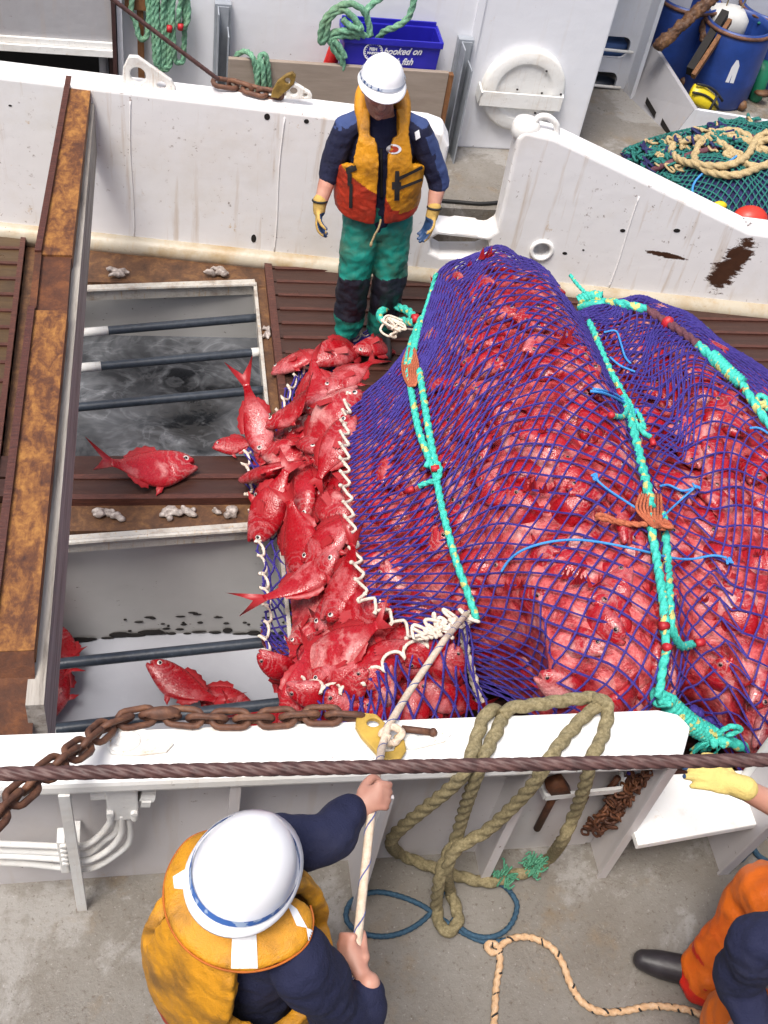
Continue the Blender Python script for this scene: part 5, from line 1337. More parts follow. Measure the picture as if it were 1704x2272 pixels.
# rusty chain and hook on the near cap
def chain_link(a, b, flip, r, wid):
    a, b = Vector(a), Vector(b); d = b-a; L = d.length; d.normalize(); s_ = d.cross(Vector((.1, -.3, 1))); s_.normalize(); u = d.cross(s_)
    if flip: s_ = u
    h = L/2-wid; c = (a+b)/2; P = []
    for t in np.linspace(-math.pi/2, math.pi/2, 7): P.append(c+d*(h+wid*math.cos(t))+s_*wid*math.sin(t))
    for t in np.linspace(math.pi/2, 3*math.pi/2, 7): P.append(c+d*(-h+wid*math.cos(t))+s_*wid*math.sin(t))
    return P
def chain(name, path, label, r, L, wid, cat='chain', mat='chain'):
    pts, S = resample(catmull(path, 8), L*.62)
    root = empty(name, tuple(pts[0]), label, cat)
    for k in range(len(pts)-1):
        d = (pts[k+1]-pts[k]); a = pts[k]-d*.30; b = pts[k+1]+d*.30
        mb = MB(); mb.tube(chain_link(a, b, k % 2, r, wid), r, 8, True); mb.build('link', M[mat], root, True)
    return root
zt_ = 1.15+.022
chain('rusty_chain', [list(at(-40, 1795, 1.55)), list(at(20, 1735, 1.50)), list(at(110, 1660, 1.40)), list(at(190, 1605, 1.28)), list(at(240, 1565, 1.20)), list(at(330, 1545, zt_)), list(at(430, 1552, zt_)), list(at(560, 1553, zt_)), list(at(680, 1545, zt_)), list(at(770, 1548, zt_))], 'heavy rusty chain lying along the edge of the near bulwark', .0108, .122, .027)
mb = MB(); mb.ball(at(350, 1540, zt_+.02), (.06, .022, .022), n=12)
tag(mb.build('chain_shackle', M['chain'], None, True), 'rusty swivel lump resting on the chain by the timber end', 'shackle')
mh = Matrix.Translation(at(822, 1590, 1.185)) @ Matrix.Rotation(math.radians(-12), 4, 'Z')
HK = []
for px, py in ((770, 1548), (785, 1540), (812, 1543), (832, 1562), (838, 1582), (822, 1597), (822, 1610), (832, 1624), (850, 1622), (856, 1608), (850, 1590), (858, 1585), (874, 1600), (878, 1622), (866, 1640), (845, 1646), (825, 1640), (800, 1612), (780, 1590), (768, 1570)):
    p = at(px, py, 1.185); HK.append((p.x, p.y))
hk = plate(HK, [[(at(806+14*math.cos(a), 1562+9*math.sin(a), 1.185).x, at(806+14*math.cos(a), 1562+9*math.sin(a), 1.185).y) for a in np.linspace(0, 2*math.pi, 17)[:-1]]], .022, Matrix.Translation((0, 0, 1.168)), .005).build('plate_hook', M['hook'], None)
tag(hk, 'flat yellow steel hook plate lying on the near bulwark cap', 'hook')
mb = MB(); a = at(838, 1602, 1.19)
mb.rope([list(q) for q in (at(822, 1590, 1.20), at(835, 1575, 1.22), at(855, 1572, 1.22), at(868, 1585, 1.21), at(850, 1605, 1.20), at(835, 1600, 1.22), at(838, 1585, 1.24))], .013, smooth=True)
tag(mb.build('rope_hitch', M['cream_rope'], None, True), 'cream rope hitch round the yellow hook plate', 'rope')
mb = MB(); mb.tube([list(at(868, 1574, 1.18)), list(at(935, 1582, 1.175))], .012, 8); mb.ball(at(935, 1582, 1.175), .016, n=8)
tag(mb.build('steel_pin', M['chain'], None, True), 'rusty steel pin beside the yellow hook plate', 'pin')
def cappad(pts, label, rs):
    mb = MB()
    for (px, py, rx, ry, rot) in rs:
        c = at(px, py, 1.152); 
        mb.tube([(c.x+rx*math.cos(a)*math.cos(rot)-ry*math.sin(a)*math.sin(rot), c.y+rx*math.cos(a)*math.sin(rot)+ry*math.sin(a)*math.cos(rot), 1.158) for a in np.linspace(0, 2*math.pi, 25)[:-1]], .014, 8, True)
    P0 = [(at(px, py, 1.15).x, at(px, py, 1.15).y) for px, py in pts]
    mb.prism(P0, .012, Matrix.Translation((0, 0, 1.151)))
    return tag(mb.build('padeye', M['chipped'], None, False, bevel=.004), label, 'pad eye')
cappad([(225, 1600), (250, 1570), (300, 1575), (345, 1590), (376, 1610), (360, 1628), (300, 1635), (240, 1632)], 'chipped white pad eye on the near cap beside the rusty chain', [(268, 1605, .042, .028, .1)])
cappad([(862, 1590), (890, 1600), (940, 1585), (975, 1588), (960, 1605), (900, 1620), (870, 1615)], 'white pad eye stub on the near cap right of the yellow hook plate', [(888, 1605, .02, .014, .1)])
# ------------------------------------------------------------------ valve, pipes and stanchion on the near bulwark
hv = empty('hydraulic_valve', tuple(at(250, 1760, y=1.83)), 'white painted hydraulic valve with lever and four bent pipes under the near cap', 'valve')
V_ = lambda px, py, y=1.82: at(px, py, y=y)
a, b = V_(228, 1692), V_(300, 1752)
mb = MB(); mb.box((a.x, 1.79, b.z), (b.x, 1.885, 1.07)); mb.build('valve_body', M['whitemetal'], hv, bevel=.006)
mb = MB()
for px, py in ((238, 1758), (290, 1758)):
    p = V_(px, py, 1.79); mb.tube([list(p), list(p+Vector((0, -.0, -.03)))], .012, 10); mb.tube([list(p+Vector((0, -.012, .012))), list(p+Vector((0, .012, .012)))], .012, 6)
p, q = V_(196, 1714), V_(232, 1712); mb.tube([list(p), list(q)], .022, 12); p, q = V_(302, 1715), V_(332, 1718); mb.tube([list(p), list(q)], .024, 12); mb.tube([list(V_(305, 1722)), list(V_(325, 1722))], .032, 6)
mb.build('solenoid', M['whitemetal'], hv, False)
mb = MB(); p, q = V_(318, 1690, 1.78), V_(450, 1694, 1.78); mb.tube([list(p), list(q)], .006, 8); mb.ball(q, (.028, .012, .012), n=10); mb.ball(p, .016, n=8); mb.build('lever', M['whitemetal'], hv, True)
pipes = [[(-20, 1822), (60, 1825), (130, 1828), (180, 1826), (215, 1805), (238, 1775), (242, 1758)], [(-20, 1836), (60, 1839), (135, 1842), (190, 1842), (225, 1815), (250, 1795), (254, 1758)],
         [(-20, 1848), (60, 1851), (135, 1856), (190, 1858), (235, 1835), (262, 1800), (262, 1758)], [(-20, 1862), (60, 1866), (135, 1874), (195, 1876), (245, 1850), (280, 1815), (276, 1758)]]
for k, L in enumerate(pipes):
    mb = MB(); mb.tube(catmull([list(V_(px, py, 1.80+.012*(k % 2))) for px, py in L], 8), .0115, 10); mb.build('pipe', M['whitemetal'], hv, True)
mb = MB(); a, b = V_(122, 1815, 1.785), V_(150, 1880, 1.785); mb.box((a.x, 1.775, b.z), (b.x, 1.83, a.z))
for k in range(5): mb.tube([(a.x+.02, 1.765, a.z-.02-.032*k), (a.x+.02, 1.785, a.z-.02-.032*k)], .012, 8)
mb.build('pipe_clamp', M['whitemetal'], hv, bevel=.004)
s0 = at(178, 1962, .2); s1 = at(162, 1690, 1.08)
mb = MB(); mb.bar((s0.x, s0.y, .2), (s0.x-.005, s0.y-.015, 1.085), .034, .02, up=(0, 1, 0)); mb.bar((s0.x, s0.y, .64), (s0.x, 1.89, .66), .03, .012)
tag(mb.build('stanchion', M['whitemetal'], None), 'flat white stanchion holding the pipe clamp at the near bulwark', 'stanchion')
# tool rack with bars and a bundle of rusty chain
rk = empty('tool_rack', tuple(at(1250, 1720, y=1.87)), 'white slotted rack on the near bulwark holding rusty steel bars', 'rack')
mb = MB(); a, b = at(1178, 1722, y=1.83), at(1345, 1705, y=1.83)
mb.bar(a, b, .012, .03); mb.bar(a, (a.x-.01, 1.893, a.z), .012, .03); mb.bar(b, (b.x+.01, 1.893, b.z), .012, .03); mb.build('rack_bar', M['whitemetal'], rk)
def rbar(p0, p1, w_, label, head=None):
    mb = MB(); a, b = at(*p0, y=1.855), at(*p1, y=1.855); mb.tube([list(a), list(a+(b-a)*.5), list(b)], w_, 10)
    if head: c = at(*head, y=1.845); mb.bar(c+Vector((-.03, 0, .05)), c+Vector((.03, 0, -.05)), .04, .065)
    tag(mb.build('steel_bar', M['beam_dark'], None, True), label, 'bar')
rbar((1212, 1690), (1160, 1790), .014, 'rusty bar with a thick square head hanging in the white rack', (1205, 1700))
rbar((1335, 1680), (1308, 1715), .012, 'short rusty bar in the middle of the white rack'); rbar((1362, 1680), (1340, 1715), .012, 'short rusty bar beside the chain bundle in the rack')
rbar((1275, 1705), (1262, 1735), .008, 'thin rusty bar end below the white rack')
cb = empty('chain_bundle', tuple(at(1290, 1800, y=1.84)), 'bundle of small rusty chain hanging beside the white rack', 'chain')
mb = MB()
for k in range(150):
    u = random.random(); c = at(1398-112*u+random.uniform(-24, 24), 1672+122*u+random.uniform(-10, 10), y=1.83+random.uniform(-.02, .03)); 
    d = Vector((random.gauss(0, 1), random.gauss(0, .5), random.gauss(0, 1))).normalized()*.02
    mb.tube(chain_link(c-d, c+d, k % 2, .005, .010), .0052, 6, True)
o = mb.build('links', M['beam_dark'], cb, True); o['kind'] = 'stuff'
# ------------------------------------------------------------------ hauled rope, hook to both hands
HOOKP = at(838, 1575, 1.23)
mb = MB()
HAND1 = at(806, 1716, y=1.46); HAND2 = at(770, 2052, y=1.09)
hl = [cn+Vector((0, 0, .03)), at(960, 1382, 1.0), at(880, 1500, 1.12), at(838, 1570, 1.225), at(826, 1610, 1.24), HAND1, HAND1*.5+HAND2*.5, HAND2, HAND2+(HAND2-HAND1).normalized()*.10]
hp = []
for i in range(len(hl)-1):
    for k in range(8): hp.append(list(Vector(hl[i])*(1-k/8)+Vector(hl[i+1])*(k/8)))
hp.append(list(hl[-1]))
mb.tube(hp, .0125, 10, step=.012)
q, S = resample(hp, .008); T, N, B = frames(q); a = S*2*math.pi/.13
mb.tube(q+N*(np.cos(a)*.0112)[:, None]+B*(np.sin(a)*.0112)[:, None], .0026, 5, mi=1)
tag(mb.build('hauling_rope', [M['cream_rope'], M['tracer']], None, True), 'cream rope with blue flecks hauled from the net corner by the man in front', 'rope')
# ------------------------------------------------------------------ hook, chain and wire on the far cap
zc2 = 1.03
mb = MB(); w0, w1 = at(472, 172, 1.12), Vector((-.52, 5.6, 2.25)); w1 = at(225, -15, y=6.1)
mb.tube([list(w0), list(w0+(w1-w0)*.5), list(w1+(w1-w0)*.3)], .013, 10, lobes=5, pitch=.2, step=.012)
tag(mb.build('wire_rope', M['wire'], None, True, base=w0), 'dark wire running down to the chain on the far bulwark', 'wire')
chain('rusty_chain', [list(at(470, 178, 1.06)), list(at(500, 182, 1.05)), list(at(535, 192, 1.05)), list(at(565, 200, 1.05)), list(at(600, 205, 1.05))], 'short rusty chain lying on the far bulwark beside the yellow hook', .014, .14, .03)
HK2 = [(585, 205), (590, 190), (600, 172), (618, 158), (632, 152), (640, 160), (636, 176), (625, 188), (612, 198), (602, 208)]
y_ = 6.1
poly = [onfar(px, py, .1) for px, py in HK2]
h2 = [onfar(622+6*math.cos(a), 170+7*math.sin(a), .1) for a in np.linspace(0, 2*math.pi, 13)[:-1]]
Mh = MF @ Matrix.Translation((0, 0, -.10))
hk2 = plate(poly, [h2], .03, Mh, .005).build('plate_hook', M['hook_dark'], None); tag(hk2, 'rusted yellow hook standing on the far bulwark by a short chain', 'hook')
# ------------------------------------------------------------------ green ropes on the deckhouse
def grope(paths, r, label, mat='green_rope', extra=None):
    mb = MB()
    for L in paths: mb.rope([list(p) for p in L], r, fine=8)
    if extra: extra(mb)
    return tag(mb.build('green_rope', M[mat], None, True), label, 'rope')
W = lambda px, py, y=6.98: at(px, py, y=y)
paths = []
for k, (x0, x1, yb_) in enumerate(((283, 300, 85), (338, 345, 150), (352, 350, 145), (372, 378, 135), (330, 336, 140), (388, 386, 60))):
    dx = 9; paths.append([W(x0+8, -25, 6.98-.02*(k % 3)), W(x0, 20, 6.96), W(x0+(x1-x0)*.6, yb_-35, 6.95-.02*(k % 2)), W(x1, yb_-6, 6.94), W(x1+dx, yb_, 6.94), W(x1+dx*2, yb_-12, 6.95), W(x1+dx*2+3, 20, 6.97), W(x1+dx*1.5, -25, 6.98)])
def ends(mb):
    for p in ((366, 62), (390, 58)): q = W(*p, 6.93); stopper(mb, q, (.1, 0, 1), .017)
mbx = MB()
for L in paths: mbx.rope([list(p) for p in L], .0175, fine=8)
for p in ((366, 62), (390, 58)): stopper(mbx, W(*p, 6.92), (.1, 0, 1), .017)
tag(mbx.build('green_rope', [M['green_rope'], M['red_cap']], None, True), 'hank of faded green rope hanging on the white wall beside the wooden post', 'rope')
mb = MB(); a, b = W(302, -10, 7.02), W(298, 180, 7.02); mb.box((a.x-.02, 7.005, .25), (a.x+.02, 7.045, 2.0)); mb.box((a.x-.09, 6.985, at(300, 20, y=7).z), (a.x+.12, 7.004, at(300, 2, y=7).z+.06))
tag(mb.build('wooden_post', M['brownwood'], None), 'narrow brown wooden post on the white wall behind the green rope hank', 'post')
grope([[W(512, 128, 6.90), W(512, 118, 6.86), W(530, 111, 6.84), W(545, 122, 6.76), W(552, 150, 6.76), W(556, 185, 6.77), W(556, 200, 6.77)], [W(555, 195, 6.75), W(558, 150, 6.75), W(562, 122, 6.76), W(572, 118, 6.76), W(578, 140, 6.76), W(582, 190, 6.77)], [W(570, 195, 6.74), W(568, 150, 6.74), W(562, 125, 6.755)]], .0175, 'faded green rope hung over the left end of the plank')
C_ = lambda px, py, y=6.86: at(px, py, y=y)
grope([[C_(900, -30), C_(892, 10), C_(880, 40), C_(855, 58), (C_(830, 68, 6.9)), C_(812, 90, 6.93)],
       [C_(810, 95, 6.9), C_(780, 80, 6.83), C_(730, 78, 6.80), C_(712, 92, 6.80), C_(722, 70, 6.80), C_(760, 68, 6.80), C_(800, 82, 6.84)],
       [C_(800, 78, 6.83), C_(795, 45, 6.84), C_(782, 20, 6.83), C_(755, 8, 6.82), C_(725, 18, 6.80), C_(700, 45, 6.79), C_(692, 80, 6.80), C_(696, 92, 6.80), C_(705, 75, 6.79), C_(712, 40, 6.79), C_(740, 22, 6.80), C_(765, 40, 6.80), C_(782, 65, 6.80)],
       [C_(790, 30, 6.84), C_(800, 12, 6.86), C_(830, -10, 6.88), C_(850, -30, 6.9)], [C_(740, 40, 6.80), C_(755, 55, 6.79), C_(780, 62, 6.79)],
       [C_(712, 80, 6.80), C_(720, 105, 6.80), C_(738, 130, 6.80), C_(742, 150, 6.81)], [C_(720, 85, 6.79), C_(735, 105, 6.79), C_(745, 125, 6.79)]], .021, 'faded green rope piled over the left end of the blue crate')
# ------------------------------------------------------------------ hose lying behind the opening of the far bulwark
mb = MB(); mb.tube(catmull([list(at(p[0], p[1], .262)) for p in ((930, 432), (985, 436), (1040, 440), (1090, 436), (1140, 430))], 8), .013, 8)
tag(mb.build('hose', M['rubber_hose'], None, True), 'black hose lying on the deck behind the far bulwark opening', 'hose')
# ------------------------------------------------------------------ drums and clutter in the store
def drum(px, py, y, zb_, rad, h, label, sticker=False):
    c = at(px, py, y=y); d = empty('drum', (c.x, y, zb_), label, 'drum')
    prof = [(0, 0), (rad*.93, 0), (rad*.98, .03), (rad, h*.3), (rad*1.01, h*.33), (rad, h*.36), (rad, h*.7), (rad*.99, h*.9), (rad*.93, h), (rad*.88, h), (rad*.9, h*.9), (rad*.9, h*.3), (0, h*.28)]
    mb = MB(); mb.lathe(prof, (c.x, y, zb_), 36); mb.build('drum_body', M['drum'], d, True)
    mb = MB(); mb.tube([(c.x+rad*.97*math.cos(a), y+rad*.97*math.sin(a), zb_+h*.965) for a in np.linspace(0, 2*math.pi, 41)[:-1]], .014, 8, True); mb.build('hoop', M['chain'], d, True)
    if sticker:
        mb = MB(); V = []
        for (a, z_) in ((-1.86, .24), (-1.62, .24), (-1.64, .38), (-1.72, .42), (-1.78, .42), (-1.84, .36)): V.append((c.x+rad*1.006*math.cos(a), y+rad*1.006*math.sin(a), zb_+z_))
        mb.add(V, [tuple(range(len(V)))]); mb.build('sticker', M['lettering'], d)
drum(1560, 150, 8.05, .25, .27, .60, 'blue plastic drum with a rusty hoop and white sticker in the store', True)
drum(1460, 90, 8.35, .25, .26, .62, 'blue plastic drum furthest left under the brown pipe')
drum(1640, 90, 8.36, .25, .26, .60, 'blue plastic drum mostly hidden behind the white can')
jc = at(1575, 58, y=8.1)
jr = empty('jerry_can', (jc.x, 8.2, jc.z-.1), 'white plastic can hanging by cords over the blue drums', 'can')
mb = MB(); mb.loft([((jc.x, 8.2, jc.z-.11), (.15, 0, 0), (0, .10, 0)), ((jc.x, 8.2, jc.z-.06), (.17, 0, 0), (0, .12, 0)), ((jc.x, 8.2, jc.z+.04), (.17, 0, 0), (0, .12, 0)), ((jc.x, 8.2, jc.z+.10), (.12, 0, 0), (0, .08, 0)), ((jc.x, 8.2, jc.z+.115), (.05, 0, 0), (0, .04, 0))], 24, e=3.2); mb.build('can_body', M['jerry'], jr, True)
mb = MB()
for dx, t_ in ((-.03, (jc.x-.01, 8.25, 2.2)), (.10, (jc.x+.25, 8.3, 2.2))): mb.tube([(jc.x+dx, 8.2, jc.z+.10), t_], .006, 6)
mb.build('cord', M['tan_rope'], jr, True)
def polebar(p0, y0, p1, y1, r, mat, label, square=False, lumps=0):
    a, b = at(*p0, y=y0), at(*p1, y=y1); mb = MB()
    if square: mb.bar(a, b, r*1.6, r*2.4)
    elif lumps:
        mb.limb([a, a+(b-a)*.33, a+(b-a)*.66, b], [r*1.1, r*.85, r*1.05, r*.9])
        o = remesh(mb, 'pole', M[mat], None, .008, 1, disp=lambda co: .016*nz(co, 22, 3)+.008*nz(co, 60, 5)); return tag(o, label, 'pole')
    else: mb.tube([list(a), list(a+(b-a)*.5), list(b)], r, 10, step=.06)
    for k in range(lumps): mb.ball(a+(b-a)*random.random(), (r*1.35, r*1.3, r*1.2), n=8)
    return tag(mb.build('pole' if not square else 'wooden_batten', M[mat], None, not square), label, 'pole' if not square else 'batten')
polebar((1428, 95), 7.75, (1545, -10), 8.05, .045, 'gutter', 'thick crusted brown pipe leaning across the store above the drums', lumps=14)
polebar((1528, 5), 8.2, (1518, 85), 8.0, .03, 'gutter', 'short crusted brown pipe stub hanging beside the leaning pipe', lumps=6)
polebar((1497, 165), 7.65, (1577, 45), 8.0, .020, 'brownwood', 'brown wooden batten leaning against the blue drum', True)
polebar((1490, 155), 7.72, (1566, 30), 8.08, .036, 'darkrecess', 'black board leaning behind the brown batten', True)
polebar((1640, 100), 8.3, (1690, -10), 8.35, .02, 'rubber_hose', 'dark pole leaning in the right corner of the store')
mb = MB(); c = at(1520, 212, y=7.62); Mr = Matrix.Translation(c) @ Matrix.Rotation(.45, 4, 'Y') @ Matrix.Rotation(-.5, 4, 'X')
mb.loft([(Mr @ Vector((-.13, 0, 0)), Mr.to_3x3() @ Vector((0, .02, 0)), Mr.to_3x3() @ Vector((0, 0, .05))), (Mr @ Vector((-.06, 0, 0)), Mr.to_3x3() @ Vector((0, .045, 0)), Mr.to_3x3() @ Vector((0, 0, .075))), (Mr @ Vector((.06, 0, 0)), Mr.to_3x3() @ Vector((0, .045, 0)), Mr.to_3x3() @ Vector((0, 0, .07))), (Mr @ Vector((.14, 0, -.01)), Mr.to_3x3() @ Vector((0, .02, 0)), Mr.to_3x3() @ Vector((0, 0, .04)))], 16)
bo = mb.build('rubber_boot', M['yellow'], None, True); tag(bo, 'yellow and black rubber piece lying in the store behind the partition', 'boot')
mb = MB()
for zz in (-.02, .045): mb.tube([Mr @ Vector((-.14+.28*u, -.050+.02*abs(u-.5), zz+.03*math.sin(u*3.1))) for u in np.linspace(0, 1, 9)], .010, 6)
mb.tube([Mr @ Vector((.06, -.052, -.06)), Mr @ Vector((.07, -.05, .06))], .010, 6)
link('black_trim', mb.mesh(), M['black_strap'], bo, smooth=True)
mb = MB(); c = at(1668*0+1640, 190, y=8.0); mb.loft([((c.x, 8.0, c.z-.12), (.03, 0, 0), (0, .03, 0)), ((c.x, 8.0, c.z-.08), (.055, 0, 0), (0, .05, 0)), ((c.x-.01, 8.02, c.z+.15), (.06, 0, 0), (0, .05, 0)), ((c.x-.02, 8.05, c.z+.2), (.03, 0, 0), (0, .02, 0))], 14)
tag(mb.build('fender', M['greenpl'], None, True), 'dark green fender standing right of the blue drums', 'fender')
mb = MB(); c = at(1645, 80, y=8.2); tangle(c, .10, 40, .010, m=mb, seed=41); tangle(at(1655, 50, y=8.2), .08, 30, .010, m=mb, seed=42)
tag(mb.build('net_scrap', M['net_green'], None, True), 'scrap of green netting hanging at the right edge above the drums', 'netting')
mb = MB()
rr = random.Random(5)
for k in range(40): c = at(1480+rr.uniform(0, 220), 235+rr.uniform(-30, 15), .27); mb.ball(c+Vector((0, rr.uniform(0, .4), rr.uniform(0, .08))), (rr.uniform(.03, .09), rr.uniform(.03, .07), rr.uniform(.02, .05)), n=8)
tag(mb.build('chain_heap', M['gutter'], None, True), 'heap of rusty dark chain and scrap on the store floor', 'scrap heap')
# ------------------------------------------------------------------ net heap with rope coil on the far walkway
def heap(u, v):
    x = 3.28+1.6*u; y = 5.98+(1.12+.35*u)*v-.28*u
    h = .25+.52*np.clip(1-np.abs(2*v-1)**2.6, 0, 1)**.6*np.clip(1-np.abs(1.25*np.clip(.8-u, 0, 1))**2.4, 0, 1)**.55
    h = h+.035*np.sin(9*x+4*y)*np.sin(7*y-3*x)+.02*np.sin(21*x+13*y)
    return np.stack([x, y, np.maximum(h, .255)], -1)
U_, V2_ = np.meshgrid(np.linspace(0, 1, 60), np.linspace(0, 1, 46), indexing='ij')
mb = MB(); mb.add((heap(U_, V2_)-np.array([0, 0, .012])).reshape(-1, 3), [(i*46+j, i*46+j+1, (i+1)*46+j+1, (i+1)*46+j) for i in range(59) for j in range(45)])
nh = mb.build('net_heap', M['net_heap'], None, True); tag(nh, 'heap of folded green and purple net on the far walkway', 'net')
me = netmesh((lambda I, J: heap(np.clip(I/35.5, 0, 1), np.clip(.02+J/47*.96, 0, 1))+np.array([0, 0, .014]), 36, 48), .0050, .009)
link('green_meshes', me, M['net_green'], nh)
mb = MB(); rr = random.Random(77)
HB = BVHTree.FromPolygons([Vector(p) for p in heap(U_, V2_).reshape(-1, 3)], [(i*46+j, i*46+j+1, (i+1)*46+j+1, (i+1)*46+j) for i in range(59) for j in range(45)])
def onheap(px, py, off=.02):
    d = Vector(ray(px, py)).normalized(); h = HB.ray_cast(Vector(CAM), d)
    return (h[0] if h[0] is not None else at(px, py, .45))-d*off
for k in range(110):
    u = rr.random(); px, py = 1368+250*u+rr.uniform(-14, 14), 345-70*u+rr.uniform(-22, 26); tangle(onheap(px, py, .02), .05, 7, .009, m=mb, seed=k+100, mi=rr.choice((0, 0, 0, 1, 2)))
for k in range(26):
    px, py = 1420+rr.uniform(-45, 50), 395+rr.uniform(-40, 30); tangle(onheap(px, py, .02), .05, 7, .008, m=mb, seed=k+300, mi=rr.choice((0, 1, 2, 2)))
link('bunched_net', mb.mesh(), [M['net_green'], M['net_heap'], M['tan_rope']], nh, smooth=True)
mb = MB(); mb.tube(catmull([list(onheap(*p, .03)) for p in ((1395, 375), (1440, 355), (1490, 335), (1550, 318), (1610, 300), (1660, 292))], 8), .022, 8); link('maroon_cord', mb.mesh(), M['maroon_rope'], nh, smooth=True)
mb = MB()
coil = [[(1500, 320), (1540, 300), (1590, 298), (1640, 318), (1680, 340)], [(1470, 312), (1495, 300), (1540, 302), (1575, 322), (1605, 350), (1640, 360), (1690, 345)],
        [(1455, 312), (1452, 330), (1475, 348), (1530, 358), (1580, 355), (1615, 335), (1635, 300), (1660, 285)], [(1500, 330), (1505, 352), (1535, 372), (1590, 378), (1640, 362), (1690, 340)], [(1503, 335), (1512, 310), (1540, 290), (1580, 282), (1612, 292), (1625, 305)], [(1640, 330), (1632, 318), (1645, 305), (1670, 300)]]
for k, L in enumerate(coil): mb.rope([list(onheap(px, py, .035+.012*(k % 3))) for px, py in L], .026, fine=10)
tangle(onheap(1580, 335, .05), .06, 18, .012, m=mb, seed=61)
tag(mb.build('rope_coil', M['tan_rope'], None, True), 'thick tan rope coiled loosely on top of the green net heap', 'rope')
mb = MB(); mb.tube(catmull([list(onheap(*p, .03)) for p in ((1495, 420), (1500, 395), (1525, 370), (1570, 352), (1600, 330))], 8), .008, 7)
tag(mb.build('blue_twine', M['blue_twine'], None, True), 'light blue twine lying over the green net heap', 'twine')
mb = MB(); p = onheap(1622, 468, .03); mb.ball(p+Vector((0, 0, -.02)), (.12, .09, .09), n=18); tag(mb.build('net_float', M['floatred'], None, True), 'red net float half buried in the green net', 'float')
mb = MB(); p = onheap(1555, 444, .03); mb.ball(p, (.05, .03, .03), n=12); tag(mb.build('net_float', M['yellow'], None, True), 'small yellow float at the foot of the green net', 'float')
# ------------------------------------------------------------------ scraps of old fish in the hatch gutters
def scrap(px, py, z, sx, sy, seed, label):
    rr = random.Random(seed); mb = MB(); c = at(px, py, z)
    for k in range(9): mb.ball(c+Vector((rr.uniform(-1, 1)*sx, rr.uniform(-1, 1)*sy, rr.uniform(0, .02))), (sx*rr.uniform(.2, .5), sy*rr.uniform(.3, .7), rr.uniform(.01, .025)), Matrix.Rotation(rr.uniform(-.6, .6), 4, 'Z'), n=10)
    remesh(mb, 'fish_scrap', M['scrap'], None, .008, 2, disp=lambda co: .008*nz(co, 40, seed)).update_tag()
    o = sc.objects[-1] if False else [x for x in sc.collection.objects if x.name.startswith('fish_scrap')][-1]
    tag(o, label, 'fish scrap')
scrap(240, 1112, -.03, .075, .03, 1, 'pale fish scrap in the gutter between the hatches, nearest the timber'); scrap(385, 1112, -.03, .08, .03, 2, 'pale fish scrap in the gutter between the hatches, middle of three'); scrap(485, 1110, -.03, .055, .03, 3, 'grey fish scrap in the gutter between the hatches, nearest the net')
scrap(255, 592, -.01, .08, .03, 4, 'grey fish scrap in the gutter under the long bulwark, beside the beam'); scrap(470, 590, -.01, .09, .03, 5, 'white fish scrap in the gutter under the long bulwark, near the hatch corner'); scrap(577, 720, -.03, .025, .05, 6, 'fish scrap in the rusty gutter right of the foamy hatch')
# ------------------------------------------------------------------ people
class Hit:
    def __init__(s, *obs):
        V = []; Fc = []
        for o in obs:
            b = Vector(BASE[o.name]); n = len(V)
            V += [v.co+b for v in o.data.vertices]; Fc += [[i+n for i in p.vertices] for p in o.data.polygons]
        s.t = BVHTree.FromPolygons(V, Fc)
    def __call__(s, px, py, off=.004):
        d = Vector(ray(px, py)).normalized(); h = s.t.ray_cast(Vector(CAM), d)
        if h[0] is None: return None
        n = h[1] if h[1].dot(d) < 0 else -h[1]
        return h[0]+n*off
def decal(hit, quad, name, mat, parent, nu=8, nv=6, off=.004):
    """a strip of cloth or tape laid on the surface under four picture corners (tl, tr, br, bl)"""
    P = []
    for i in range(nu+1):
        for j in range(nv+1):
            u, v = i/nu, j/nv
            x = (quad[0][0]*(1-u)+quad[1][0]*u)*(1-v)+(quad[3][0]*(1-u)+quad[2][0]*u)*v
            y = (quad[0][1]*(1-u)+quad[1][1]*u)*(1-v)+(quad[3][1]*(1-u)+quad[2][1]*u)*v
            P.append(hit(x, y, off))
    mb = MB(); ok = lambda *k: all(P[q] is not None for q in k); far = lambda *k: max((P[k[0]]-P[q]).length for q in k) > .09
    idx = {}; V = []
    for q, p in enumerate(P):
        if p is not None: idx[q] = len(V); V.append(p)
    Fc = []
    for i in range(nu):
        for j in range(nv):
            k = (i*(nv+1)+j, (i+1)*(nv+1)+j, (i+1)*(nv+1)+j+1, i*(nv+1)+j+1)
            if ok(*k) and not far(*k): Fc.append(tuple(idx[q] for q in k))
    if not Fc: return None
    mb.add(V, Fc); return mb.build(name, M[mat], parent, True)
